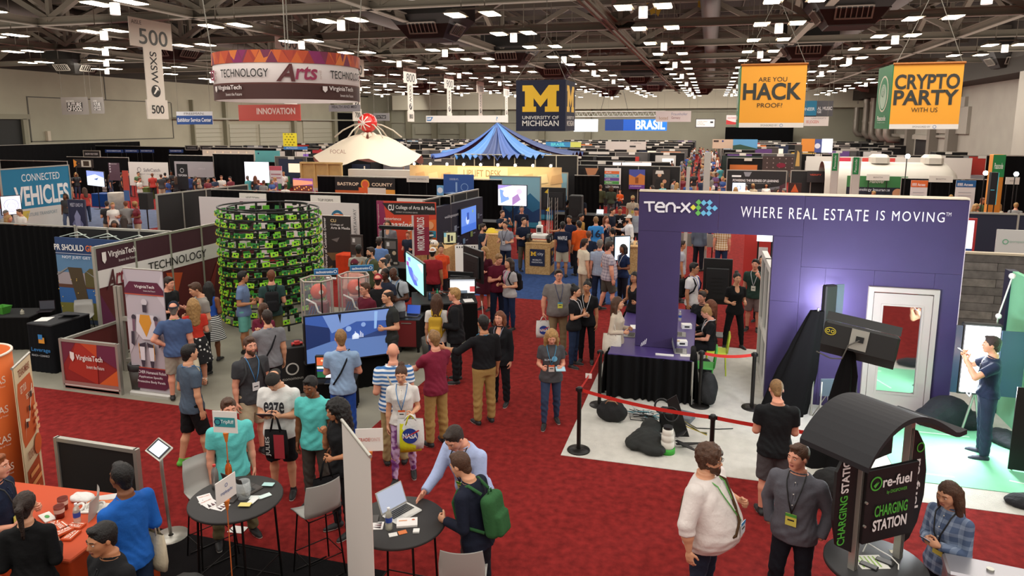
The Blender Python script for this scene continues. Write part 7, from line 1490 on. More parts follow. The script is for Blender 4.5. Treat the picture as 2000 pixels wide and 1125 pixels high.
paper(-5.35,6.6,.012,.1,.2,.14,'white paper dropped on the red carpet under the table',name='paper_sheet')
# middle and far booths
def g2(px,py,z):return tuple(G(px,py,z)[:2])
def SG(nm,lab,x0,x1,py,Y,h,col,D=(),cat='banner',pb=None,**k):
 if 'stand' not in k and 'frame' not in k:k['stand']='feet'
 a=PY(x0,py,Y);q=PY(x1,py,Y);zb_=max(.02,(PY(x0,pb,Y)[2]if pb else a[2]-h));return sign(nm,lab,cat,(a[0],Y),(q[0],Y),zb_,a[2]-zb_,col,D,**k)
hardwall('booth_wall','black panel wall with silver frame behind the maroon booth',(-19.0,20.4),(-18.6,25.0),2.44,'#151414',1.1)
curtain('drape_wall','long black drape behind the green tower',(-18.4,22.5),(-8.6,22.5),2.44)
SG('white_backdrop','large plain white backdrop left behind the green tower',388,518,384,20.6,2.3,'#d0ccca',[('r',.62,.9,.67,.95,'#5a1a2a')],cat='backdrop')
for x0,x1,py,l,t_ in((467,519,377,'white header card left above the green tower','NEXT TOWN'),(606,664,381,'white header card right above the green tower','TOP FORM'),(775,840,387,'white header card above the orange backdrop','ARTS DEPT')):SG('header_card',l,x0,x1,py,22.3,.35,'#d8d4ca',[('t',t_,.25,.4,.75,.65,'#3a3a3a')],cat='sign')
curtain('drape_wall','black drape behind the county banner',(-18.4,30.1),(-9.0,30.1),2.44)
SG('county_banner','black banner with orange scrolls and a county name',654,771,346,29.9,1,'#1a1615',[('t','BASTROP',.04,.5,.4,.7,'#f0dcc0',.02),('t','COUNTY',.62,.5,.96,.7,'#f0dcc0',.02),('c',.51,.6,.3,'#e8a03a'),('c',.51,.6,.22,'#e05a3a'),('r',0,0,.4,.2,'#c8602a'),('r',.85,.0,1,.3,'#e8a03a'),('r',.55,.02,.85,.4,'#dcd4c8'),('r',.4,.05,.55,.4,'#e0602a')],pb=377)
SG('header_card','white header card on the drape right of the county banner',794,837,343,29.9,.3,'#d8d4ca',[('t','SCHOOL DISTRICTS',.1,.4,.9,.6,'#4a4a4a')],cat='sign')
b=MB();b.box((-18.6,33.5,0),(-9.5,33.8,2.55));tag(b.build('long_white_wall'.replace('long_',''),plain('#d8d2c6')),'long pale wall top behind the county banner drape','booth wall')
SG('blue_backdrop','slanting blue backdrop with white city drawing',866,925,340,29.7,2.3,'#2a56a0',[('t','CHOOSE ATL',.2,.7,.5,.8,'#c8d8f0'),('r',.4,.1,.46,.6,'#8ab0e0'),('o',.7,.35,.2,.03,'#8ab0e0'),('p',[(.0,0),(.3,.1),(.6,.0)],'#8ab0e0')],cat='backdrop',pb=378)
SG('sky_poster','small blue cloud poster left of the slanting blue backdrop',853,866,362,29.7,1,'#6aa8d8',[('c',.5,.5,.3,'#e0eaf4')],cat='poster',pb=381)
# crate wall, sunset screen
def crate():
 a=PY(587,318,33);q=PY(665,309,33);w_=q[0]-a[0];zt=a[2];t=thing('timber_crate_wall','open pale timber frame wall left of the white dome tent','crate',(a[0],33,0));m=mat('pale_timber','#c8a468',.7,vary=.1)
 b=MB();b.box((0,.1,1.6),(w_,.14,zt));b.build('back_board',m,t)
 for k in range(4):b=MB();b.box((w_*k/3-.05,0,1.6),(w_*k/3+.05,.1,zt));b.build('stud',m,t)
 for z in(1.55,zt-.05):b=MB();b.box((-.05,-.02,z),(w_+.05,.14,z+.1));b.build('rail',m,t)
 b=MB();b.box((w_*.4,.05,0),(w_,.14,1.55));b.build('lower_board',m,t)
crate()
SG('sunset_screen','purple and orange sunset screen below the timber frame',572,610,348,29.0,1,'#7a4a8a',[('r',0,0,1,.5,'#5a2a24'),('p',[(0,.45),(1,.6),(1,.8),(0,.9)],'#d88a6a')]+[('c',.08+.12*i,.2+.1*(i%3),.05,'#e8a04a')for i in range(8)],cat='screen',pb=375,emit=.8)
# dome tent with red ball
def dome():
 Y=42.0;c=PY(720,300,Y);px=(PY(820,300,Y)[0]-PY(620,300,Y)[0])/200;t=thing('dome_tent','white scalloped dome tent with arched ribs','tent',(c[0],Y,0));m=mat('tent_canvas','#ddd0bb',.8,emit=.05);R_=101*px;zt=PY(720,262,Y)[2];ze=PY(720,322,Y)[2]  # canvas is no lamp: its faint emission makes the canopy look lit
 n,k=32,7;vs=[]
 for j in range(k+1):
  s_=j/k
  for i in range(n):
   a=2*math.pi*i/n;sc_=abs(math.sin(a*2.5));r_=R_*(.12+.88*s_)*(1-.03*sc_);z=ze+(zt-ze)*math.cos(s_*math.pi/2)**.85+.7*s_**5*(1-sc_)-.5*(1-s_)**3*(1-sc_);vs.append((r_*math.cos(a),r_*math.sin(a)*.8,z))
 b=MB();b.add(vs,[(j*n+i,j*n+(i+1)%n,(j+1)*n+(i+1)%n,(j+1)*n+i)for j in range(k)for i in range(n)],True);b.build('canopy',m,t)
 for i in range(6):
  a=math.pi*i/3+.3;b=MB();b.tube([(R_*f_*math.cos(a),R_*f_*math.sin(a)*.8,z)for f_,z in((.04,zt+.7),(.25,zt+.6),(.45,zt+.25),(.6,zt-.2))],.05,5);b.build('rib',plain('#cfc4b2'),t)
 for i in range(5):a=2*math.pi*i/5;b=MB();b.cyl((R_*math.cos(a),R_*.8*math.sin(a),0),(R_*math.cos(a),R_*.8*math.sin(a),ze+.1),.05,n=6);b.build('leg',plain('#cfc4b2'),t)
 art(t,1,1,[('t','FOCAL',0,0,1,1,'#b08a7a')],warp=lambda u,v,y:(-1.2+u*1.1,-R_*.72-.1,ze+.75+v*.25+.1),y0=0)
 z0_=PY(718,240,Y)[2];t=thing('red_ball','shiny red ball with a white snowflake star on top of the dome tent','ball',(PY(718,240,Y)[0],Y,z0_));b=MB();b.sphere((0,0,0),17*px,20);b.build('ball_body',mat('shiny_red','#d0302c',.15),t)
 b=MB();r_=17.2*px
 for a in range(4):u,v=math.cos(a*math.pi/4+.2),math.sin(a*math.pi/4+.2);b.tube([(r_*s_*u,-math.sqrt(max(0,1-(s_*.96)**2))*r_-.01,r_*s_*v)for s_ in(-.75,-.4,0,.4,.75)],.045,4)
 b.build('star',plain('#e8dcd4'),t);b=MB();b.cyl((0,0,-17*px),(0,0,zt-z0_),.08,n=6)
 for i in range(8):a=math.pi*i/4;b.cyl((.3*math.cos(a),.3*math.sin(a),-18*px),(.6*math.cos(a),.6*math.sin(a),-25*px),.1,.14,n=8)
 b.build('lamp_collar',plain('#e8dcc8'),t)
dome()
# blue fabric swags
def swags():
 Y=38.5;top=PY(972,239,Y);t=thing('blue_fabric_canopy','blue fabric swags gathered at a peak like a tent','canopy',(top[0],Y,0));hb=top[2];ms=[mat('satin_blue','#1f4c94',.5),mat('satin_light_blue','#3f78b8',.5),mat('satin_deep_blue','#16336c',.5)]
 E_=[(845,303,-2),(905,304,-3.2),(955,306,-3.4),(1010,304,-3.4),(1060,303,-3),(1130,298,-1.5),(1105,294,3),(880,294,3)]
 for i,(px,py,dy)in enumerate(E_):
  e=PY(px,py,Y+dy);e=np.array([e[0]-top[0],dy,e[2]]);vs=[];n,k=10,14;w0=.06;wd=.74;dr=np.array([-e[1],e[0],0]);dr=dr/np.hypot(*dr[:2])
  for j in range(k+1):
   s_=j/k;p=np.array([e[0]*s_,e[1]*s_,hb+(e[2]-hb)*(1-(1-s_)**1.9)])
   for q_ in range(n+1):u=(q_/n-.5)*2;w_=w0+(wd-w0)*s_;o_=dr*u*w_;vs.append((p[0]+o_[0],p[1]+o_[1],p[2]+.16*math.sin(q_*2.2)*s_**.6-.12*s_*abs(u)))
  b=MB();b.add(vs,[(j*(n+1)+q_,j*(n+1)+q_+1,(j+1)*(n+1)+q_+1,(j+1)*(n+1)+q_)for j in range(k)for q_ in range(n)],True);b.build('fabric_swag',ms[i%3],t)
 b=MB();b.cyl((0,0,0),(0,0,hb),.06,n=8);b.build('centre_pole',ALU(),t)
swags()
a=PY(800,322,33);q=PY(1097,322,33)
sign('desk_booth_header','warm lit timber header board with raised desk company lettering','booth wall',(a[0],33),(q[0],33),1.8,a[2]-1.8,'#d8b684',[('p',[(.03+.09*i,.2),(.11+.09*i,.3),(.1+.09*i,.7),(.04+.09*i,.6)],('#c8a070','#e4c898')[i%2])for i in range(11)]+[('r',.33,.3,.66,.95,'#e8d0a4'),('t','UPLIFT DESK',.37,.5,.62,.82,'#9a7c50',.01)],mat_=mat('warm_timber','#d8b684',.6),stand='feet')
for i in range(9):
 x=a[0]+(q[0]-a[0])*(i+.5)/9;t=thing('spot_lamp','small spot lamp over the timber header, number %s from left'%['one','two','three','four','five','six','seven','eight','nine'][i],'lamp',(x,32.6,a[2]+.15));b=MB();b.cyl((0,.0,0),(0,.4,.0),.015,n=5);b.build('arm',BLK(),t);b=MB();b.cyl((0,0,0),(0,.05,-.08),.06,.09,n=10);b.build('head',BLK(),t);b=MB();b.sphere((0,-.02,-.06),.07,8);b.build('bulb',mat('warm_bulb','#ffdca8',.4,emit=25),t)
l=area(a[0]+(q[0]-a[0])/2,32.2,a[2]+.3,7,.3,80,(1,.8,.5),(math.radians(25),0,0),'header_spot_light')
hardwall('booth_wall','black panel wall above the timber header',(a[0]+1.5,35.6),(q[0]+.3,35.6),3.35,'#141314',1.2)
curtain('drape_wall','black drape wall right of the mountain walls',(-6.2,33.0),(-5.0,33.0),2.5,posts=False)
# poster row
hardwall('booth_wall','black panel wall carrying the row of five posters',(-8.9,41.9),(-1.6,41.9),2.5,'#161516',1.2)
PO=[(1097,1123,'#b8a890','pale bridge poster with motorcycles, first from the left',[('r',0,0,1,.4,'#4a4038'),('c',.4,.3,.1,'#141414'),('c',.7,.3,.1,'#141414'),('r',0,.7,1,.75,'#8a7a68')]),(1140,1169,'#1c1918','dark poster with a bearded man, second from the left',[('p',[(.1,1),(.3,.6),(.8,.7),(1,1)],'#b8805a'),('r',.1,.1,.9,.3,'#3a4a6a')]),(1181,1213,'#e0dcd8','poster with five coloured headline bands, third from the left',[('r',0,.72,.9,.86,'#e0703a'),('r',0,.56,.9,.7,'#4aa8b8'),('r',0,.4,.9,.54,'#6a4a9a'),('r',0,.24,.9,.38,'#4a9a4a'),('r',0,0,1,.22,'#1c1c1e'),('t','FILM',.1,.76,.4,.82,'#ffffff'),('t','INTERACTIVE',.1,.6,.75,.66,'#ffffff'),('t','LIVE',.1,.44,.35,.5,'#ffffff'),('t','MUSIC',.1,.28,.5,.34,'#ffffff'),('t','LOUISIANA',.1,.06,.9,.16,'#ffffff')]),(1229,1260,'#4a52a0','poster of orange buildings under a violet sky, fourth from the left',[('p',[(0,.2),(0,.75),(.4,.6),(.7,.8),(1,.7),(1,.2)],'#c87a3a'),('r',0,0,1,.22,'#6a3a8a'),('t','LOUISIANA',.1,.12,.8,.18,'#e8e0f0'),('r',.4,.3,.6,.6,'#8a4a20')]),(1275,1309,'#2a2522','dark poster of a man in a chequered cap, fifth from the left',[('c',.4,.72,.1,'#d8a888'),('p',[(.15,.78),(.65,.78),(.6,.95),(.2,.95)],'#d8d4cc'),('p',[(.1,.0),(.7,.0),(.6,.5),(.2,.5)],'#161616'),('c',.7,.4,.1,'#c89070')])]
for x0,x1,c,l,D in PO:SG('wall_poster',l,x0,x1,328 if x0<1200 else 331,41.7,2,c,D,cat='poster',pb=369)
# left area beyond the drape: connected vehicles booth
hardwall('vehicle_sign_wall','big blue and white wall sign reading connected vehicles',(-29.6,23.0),(-29.7,26.5),3.0,'#1f7fa8',3.5,[('r',0,0,1,.38,'#d8d6d0'),('t','CONNECTED',.28,.79,.84,.9,'#e4f0f4',.005),('t','VEHICLES',.16,.42,.96,.72,'#f0f2f2',.03),('p',[(0,.4),(.1,.48),(.12,.2),(0,.15)],'#9a9aa0'),('p',[(.1,.1),(.3,.2),(.35,.35),(.25,.35),(.2,.22),(.05,.12)],'#d8c050'),('t','FUTURE TRANSPORT',.3,.26,.75,.31,'#8aa0a8')])
rollup('tall_blue_banner','blue roll-up banner with a round landscape picture',g2(93,421,.06),g2(121,424,.06),2.15,'#1c4a70',[('r',0,0,1,.15,'#181818'),('c',.5,.36,.2,'#0f1a24'),('c',.5,.36,.17,'#8a7a5a'),('p',[(.1,.42),(.9,.42),(.8,.52),(.2,.52)],'#5a98b8'),('t','NEW CONNECTED',.1,.84,.9,.88,'#e8f0f4',.01),('t','VEHICLES WEEK',.12,.79,.88,.83,'#e8f0f4',.01)])
SG('dark_blue_banner','dark blue standing banner with white line drawing of a robot',133,164,391,20.8,2,'#1c2548',[('t','MEET UNO-V3',.1,.88,.9,.95,'#c8cce0',.01),('p',[(.3,.7),(.5,.82),(.7,.7),(.65,.5),(.35,.5)],'#8a92b8'),('p',[(.15,.55),(.35,.65),(.3,.4)],'#6a729a'),('p',[(.85,.55),(.65,.65),(.7,.4)],'#6a729a'),('p',[(.35,.5),(.65,.5),(.7,.28),(.3,.28)],'#7a82a8'),('t','Fight!',.3,.14,.7,.24,'#c8cce0',.01)],frame=('#3a3f55',.04),stand='floor')
p=g2(1,400,1.7);q=g2(42,397,1.7);monitor('television','screen with a white technical drawing at the far left edge',(p[0],p[1]),(q[0],q[1]+.0),1.25,.8,'#dcdcea',[('o',.5,.5,.35,.02,'#6a6a8a'),('o',.5,.45,.2,.02,'#8a8aa8')],emit=1)
p=g2(171,362,1.35);q=g2(205,366,1.35);monitor('television','screen with a snowy blue picture behind the red-shirted blond woman',p,q,1.35,.9,'#cfdcf0',[('p',[(0,.6),(.5,.8),(1,.6),(1,1),(0,1)],'#7a8ad8'),('p',[(.4,.45),(.7,.6),(.6,.4)],'#4a5a8a')],emit=1.1)
def FT(x0,x1,py,lab,h=.8,d=.8,col='#1c3f7a',nm='draped_table'):p=g2(x0,py,h);q=g2(x1,py,h);draped_table(nm,lab,p,(q[0],p[1]),d,h,col)
FT(47,78,396,'blue draped table in front of the connected vehicles wall');FT(178,212,378,'blue draped table under the snowy screen');FT(272,292,366,'green draped table in front of the safe tuna wall',col='#5a6a3a')
t=thing('blue_bin','blue square bin beside the dark blue standing banner','bin',(*g2(126,442,0),0));b=MB();b.cbox((-.3,-.3,0),(.3,.3,.85),.04);b.build('bin_body',plain('#1a3c8c'),t);b=MB();b.box((-.25,-.31,.1),(.1,-.3,.3));b.build('logo',plain('#c8d0e8'),t)
t=thing('loudspeaker','black loudspeaker on a pole in front of the left red carpet','speaker',(*g2(291,455,0),0));b=MB();b.cbox((-.25,-.2,1.1),(.25,.2,1.85),.03);b.build('cabinet',mat('speaker_black','#131313',.7),t);b=MB();b.cyl((0,0,0),(0,0,1.1),.03,n=8);b.build('pole',BLK(),t)
t=thing('round_counter','pale wooden round counter left of the loudspeaker','counter',(*g2(229,412,0),0));b=MB();b.lathe([(.001,0),(.42,0),(.42,1.05),(.4,1.07),(.001,1.07)],24);b.build('counter_body',mat('ash_wood','#b8ada0',.6,vary=.2,vscale=3),t)
for px,l in((65,'magazine rack with leaflets by the vehicles wall'),(208,'magazine rack with leaflets beside the snowy screen')):
 t=thing('leaflet_rack',l,'rack',(*g2(px,420 if px<100 else 398,0),0));b=MB();b.box((-.02,0,0),(.02,.04,1.6));b.build('pole',BLK(),t)
 for k in range(5):b=MB();b.box((-.15,-.06,.55+.21*k),(.15,-.02,.7+.21*k));b.build('leaflet_pocket',plain(('#c8c0b8','#8a8078')[k%2]),t)
SG('animal_banner','black banner with orange and white pictures on the far left drape',143,181,311,34,1,'#2a2018',[('p',[(0,0),(.3,.5),(0,1)],'#e08a2a'),('r',.4,.1,.9,.9,'#c8c0b0'),('r',.5,.2,.8,.8,'#3a2a1a'),('c',.2,.5,.2,'#181410')],pb=327)
SG('tuna_backdrop','white backdrop with a grey fish logo and lettering',250,327,316,38.5,2,'#d6d2cc',[('t','SafeCatch',.38,.6,.8,.74,'#6a6a70',.005),('o',.27,.68,.1,.02,'#6a6a70'),('t','PUREST  FRESHEST  TUNA',.25,.48,.85,.52,'#8a8a90')],cat='backdrop',pb=362)
SG('tea_banner','black banner with white tea brand lettering',344,365,320,35,2,'#141415',[('o',.5,.75,.09,.02,'#d8d8d8'),('t','TEFORIA',.1,.52,.95,.6,'#e8e8e8',.02)],pb=370)
SG('grey_backdrop','crinkled light grey backdrop right of the black tea banner',340,415,315,37,2,'#a8a4a8',[('t','VERSUS',.62,.5,.8,.6,'#c8c4c8')],cat='backdrop',pb=345)
SG('purple_banner','purple brown banner with round icons left of the fish backdrop',211,232,318,36,2,'#5a4450',[('c',.15,.5+.15*k,.05,'#c8c0c8')for k in range(4)]+[('t','featureful',.2,.92,.8,.98,'#e8e0e0')],pb=352)
SG('leaning_banner','narrow red and blue banner seen almost edge-on',238,249,333,30,2,'#c84a3a',[('r',0,0,1,.35,'#4a6aa0')],pb=392)
SG('white_screen','bright white presentation screen in the seated area',477,524,316,38,2,'#dcdce8',[('t','Volkswagen',.2,.68,.7,.76,'#8a8a98')],cat='screen',pb=356,emit=1.2)
SG('pink_poster','white poster with a pink top beside the bright screen',526,550,324,37.6,2,'#d8d0d4',[('r',0,.75,1,1,'#c85a6a'),('r',.1,.3,.9,.35,'#a04a5a'),('r',.1,.5,.9,.55,'#a04a5a')],cat='poster',pb=358)
for x0,x1,py,Y,l in((415,495,300,42,'black drape behind the seated audience, right part'),(330,415,303,41,'black drape behind the tea banner'),(130,250,306,39.5,'black drape behind the animal banner'),(0,130,313,36,'black drape behind the vehicles wall')):
 a=PY(x0,py,Y);q=PY(x1,py,Y);curtain('drape_wall',l,a,q,max(2.44,a[2]),wave=.5)
curtain('drape_wall','long black drape along the far left wall',(-56.5,41),(-57.5,60),3.2,wave=.6);curtain('drape_wall','black drape across the far left corner',(-57,54),(-36,52.5),2.9,wave=.6)
for x0,x1,l in((205,240,'leftmost blue exhibitor lounge sign'),(243,270,'middle blue exhibitor lounge sign'),(273,300,'third blue exhibitor lounge sign'),(330,357,'blue lounge sign right of the others')):SG('lounge_sign',l,x0,x1,292,52,.6,'#23407c',[('t','EXHIBITOR',.1,.4,.9,.75,'#e0e8f4',.02)],cat='sign',pb=298)
for i in range(4):SG('header_card','silver framed black header card, %s in the far left row'%['first','second','third','last'][i],362+29*i,386+29*i,285,53,.6,'#1a1a1c',[('t','ACCOUNTING',.15,.35,.85,.65,'#b8b8b8')],cat='sign',pb=292,frame=('alu',.06))
SG('help_desk_sign','white framed help desk sign on the far left drape',163,194,295,45,.6,'#242424',[('t','SHOW HELP DESK',.1,.35,.9,.65,'#e8e8e8',.01)],cat='sign',pb=306,frame=('alu',.06))
SG('lit_booth','pale booth wall with a row of small spotlights',395,497,292,48,2,'#cfc4b4',[('c',.1+.15*i,.75,.1,'#f4e4c8')for i in range(6)],cat='booth wall',pb=312)
SG('teal_wall','light teal booth wall left of the yellow banner',497,546,294,50,2,'#5ab0b4',[('c',.15,.75,.08,'#1a3a6a')],cat='booth wall',pb=316)
SG('yellow_banner','yellow banner with small dark birds against the far wall',552,579,260,62,3,'#d8cc2e',[('p',[(.1+.25*i+.12*(j%2),.1+.2*j),(.25+.25*i+.12*(j%2),.1+.2*j),(.18+.25*i+.12*(j%2),.17+.2*j)],'#3a3a1a')for i in range(3)for j in range(5)],pb=286)
SG('blue_header','blue booth header below the yellow banner',554,600,286,58,1,'#3a7ab8',[('t','ALTACOM',.1,.3,.6,.7,'#dcecf8',.02)],cat='sign',pb=292)
SG('red_header','red booth header left of the dome tent',610,640,293,52,1,'#c03038',cat='sign',pb=299)
# right side booths
SG('green_bike_wall','dark green booth wall with a white bicycle wheel logo',1411,1489,304,56,2.6,'#1f2f2a',[('o',.38,.55,.2,.05,'#e8e8e4'),('t','flo',.5,.42,.66,.68,'#e8e8e4',.02)],cat='booth wall',pb=332)
SG('brown_logo_wall','brown press wall with small logos and a red oval',1490,1551,305,52,2.6,'#4a3c38',[('c',.15+.2*i,.25+.3*j,.04,'#a89890')for i in range(5)for j in range(3)]+[('p',[(.6+.15*math.cos(k*.52),.4+.17*math.sin(k*.52))for k in range(12)],'#8a1f3a')],cat='booth wall',pb=334)
SG('phone_poster_tower','tall dark poster tower with a gold picture',1553,1567,283,44,3,'#3a342c',[('p',[(.2,.2),(.8,.2),(.7,.7),(.4,.8)],'#b8904a')],cat='poster',pb=335)
SG('banner_wall','white booth wall with red handwriting boards',1575,1900,305,42,2,'#cfc8c0',[('p',[(.2,.3),(.28,.3),(.28,.95),(.2,.95)],'#c8304a'),('r',.35,.6,.55,.95,'#c8403a')],cat='booth wall',pb=345)
SG('orange_poster','orange panel in the far right row',1566,1592,271,62,2,'#e0903a',cat='poster',pb=296);SG('wave_poster','blue wave pattern panel in the far right row',1592,1606,272,62,2,'#4a5a9a',[('c',.4,.5,.2,'#dfe4f0')],cat='poster',pb=298);SG('blank_screen','blank white panel in the far right row',1606,1627,271,62,2,'#ececf0',cat='poster',pb=298,emit=1)
SG('learning_wall','black booth wall reading powering the business of learning',1421,1536,333,41,2.4,'#1d1b1d',[('t','POWERING THE BUSINESS OF LEARNING',.1,.52,.88,.63,'#e8e4e4',.02),('t','The Worlds First Learning Business Platform',.2,.44,.75,.48,'#c8c4c4'),('r',.08,.72,.24,.8,'#e8e8e8'),('p',[(.28,.95),(.42,.95),(.38,.75),(.31,.75)],'#8a8a90'),('p',[(.6,.0),(1,.1),(1,.5),(.85,.3)],'#4a2a34'),('p',[(.3,.1),(.9,.35),(.9,.25),(.4,0)],'#6a6a70')],cat='booth wall',pb=377,frame=('alu',.05))
hardwall('booth_wall','black panel wall right of the learning wall',(4.35,40.9),(6.4,40.9),2.44,'#161516',1.0)
SG('red_neon_poster','dark framed poster with a red figure',1540,1566,357,38,1,'#3a1a14',[('p',[(.2,.1),(.5,.9),(.8,.1)],'#c85a2a')],cat='poster',pb=377);SG('verify_sign','dark sign with orange verify lettering',1577,1612,334,40.6,1,'#2a2628',[('t','VERIFY',.15,.6,.8,.75,'#c8503a',.02)],cat='sign',pb=356)
SG('green_insurance_banner','green and navy backdrop of an insurance company',1655,1774,343,37.5,2.4,'#3a7a44',[('r',0,0,1,.52,'#161c2c'),('t','Hanover',.38,.7,.62,.85,'#e8f0e4',.02),('t','Technology Insurance',.08,.32,.72,.48,'#d8dce4',.01),('c',.85,.28,.2,'#c8906a')],cat='backdrop',pb=388)
for x0,x1,c,l in((1780,1813,'#d8682a','white banner with an orange access header'),(1868,1907,'#1c5a94','white banner with a blue access header')):SG('access_banner',l,x0,x1,352,35.5,2,'#d8d4d2',[('r',0,.78,1,1,c),('t','IEEE Access',.08,.82,.85,.91,'#f0f0f0',.02)]+[('r',.15,.3+.1*k,.8,.32+.1*k,'#b0b0b4')for k in range(4)],pb=412)
curtain('drape_wall','black drape between the orange and blue access banners',(8.7,36.2),(12.5,36.2),2.44)
for x0,x1,py,Y,l in((1815,1862,343,36,'white header card between the access banners'),(1693,1738,340,37.3,'white header card above the green backdrop'),(1965,1992,346,34,'white header card near the right edge')):SG('header_card',l,x0,x1,py,Y,.3,'#d8d4ca',[('t','BOOTH',.3,.4,.7,.6,'#4a4a4a')],cat='sign')
def trailer():
 Y=33.0;a=PY(1600,345,Y+12);t=thing('white_trailer','long white rounded trailer roof with two air conditioner boxes','trailer',(0,0,0));Y=38.6;x0=PY(1612,340,Y)[0];x1=PY(1897,338,Y)[0];zt=PY(1750,319,Y)[2];n=10;vs=[];k=16;W_=2.5
 for i in range(k+1):
  s_=i/k;x=x0+(x1-x0)*s_;e=math.sqrt(max(0,1-max(0,(s_-.86)/.14)**2))if s_>.86 else 1
  for j in range(n+1):a_=math.pi*j/n;vs.append((x,Y+W_/2-W_/2*math.cos(a_)*e,.4+(zt-.4)*e*min(1,math.sin(a_)**.35+.0)))
 b=MB();b.add(vs,[(i*(n+1)+j,i*(n+1)+j+1,(i+1)*(n+1)+j+1,(i+1)*(n+1)+j)for i in range(k)for j in range(n)],True);b.build('shell',mat('trailer_white','#c4bcb0',.4),t)
 for p0,p1 in((1709,1745),(1815,1853)):q0,q1=PY(p0,318,Y)[0],PY(p1,318,Y)[0];b=MB();b.cbox((q0,Y+.6,zt-.05),(q1,Y+1.7,zt+.4),.15);b.build('roof_unit',mat('trailer_white','#c4bcb0',.4),t)
trailer()
for x0,x1,py,l in((1627,1641,299,'left white pillar with a green top'),(1667,1683,307,'right white pillar with a green top')):
 a=PY(x0,py,27);q=PY(x1,py,27);t=thing('sponsor_pillar',l,'pillar',(a[0],27,0));w_=q[0]-a[0];b=MB();b.cbox((0,0,0),(w_,w_,a[2]),.02);b.build('pillar_body',plain('#cfc8c0'),t);art(t,w_,a[2],[('r',0,.84,.75,1,'#1f8a4a'),('T','Passcode',.2,.86,.5,.98,'#e8f4e8'),('o',.5,.4,.06,.01,'#4a7ab0')])
a=PY(1941,302,30);q=PY(1965,305,30);t=thing('sponsor_pillar','orange and green pillar near the right wall','pillar',(a[0],30,0));b=MB();b.cbox((0,0,0),(q[0]-a[0],.4,a[2]),.02);b.build('pillar_body',plain('#d88a2a'),t);art(t,q[0]-a[0],a[2],[('r',0,.78,1,1,'#1f8a4a'),('t','Passcode',.15,.86,.85,.92,'#e8f4e8',.02)])
SG('gaming_kiosk','tall black screen kiosk with a cyan edge light',1937,1952,337,27,2,'#101216',[('r',.9,0,1,1,'#5ad0e0'),('r',.1,.45,.6,.47,'#5ad0e0')],cat='kiosk',pb=400,th=.2)
for x0,y0,Y in((1376,297,24),(1341,326,24)):a=PY(x0,y0,Y);q=PY(x0+(13 if y0<300 else 7),y0,Y);b=MB();b.cbox((a[0],Y,0),(q[0],Y+.15,a[2]),.01);tag(b.build('white_post',plain('#bdb8b0')),'%s pale grey post in the crowded aisle'%('taller' if y0<300 else 'shorter'),'post')
hardwall('booth_wall','navy panel wall right of the purple booth',(6.9,22.5),(11.5,22.5),2.44,'#1a1f33',1.35)
SG('red_framed_screen','screen with a red frame at the right end of the purple wall',1884,1904,430,18,1,'#dce4f4',[('r',0,0,1,.08,'#2a3a5a')],cat='screen',pb=490,frame=('#b02a2c',.05),stand='floor',emit=1)
SG('white_company_panel','white panel with a small green ring logo at the right edge',1948,2010,448,17.5,1,'#d4d0cc',[('o',.3,.55,.1,.03,'#6ab08a'),('t','sportspace',.42,.5,.9,.6,'#9ab8a8')],cat='panel',pb=500,stand='feet')
for px,py in((1925,338),(1985,340),(1773,305)):a=PY(px,py,31);t=thing('flood_lamp',{1925:'bright flood lamp left of the orange pillar',1985:'bright flood lamp right of the orange pillar',1773:'bright lamp above the white trailer'}[px],'lamp',(a[0],31,a[2]));b=MB();b.sphere((0,0,0),.09,8);b.build('bulb',mat('cool_bulb','#e8fff8',.4,emit=30),t);b=MB();b.cyl((0,.1,0),(0,.1,-a[2]),.02,n=5);b.build('pole',BLK(),t)
SG('grey_doorway_booth','pale booth front behind the purple doorway',1325,1400,455,24.5,.9,'#8e8a84',cat='booth wall',pb=480)
SG('red_booth_wall','red booth wall with leaflets seen through the purple doorway',1455,1560,452,19.5,2,'#b8302a',[('r',.25,.45,.45,.8,'#d8d0cc'),('r',.27,.3,.42,.44,'#c8c0bc')],cat='booth wall',pb=620)
SG('door_screen','small lit screen at the top right of the purple doorway',1479,1512,455,19.2,1,'#e4ecf8',cat='screen',pb=471,emit=1.2)
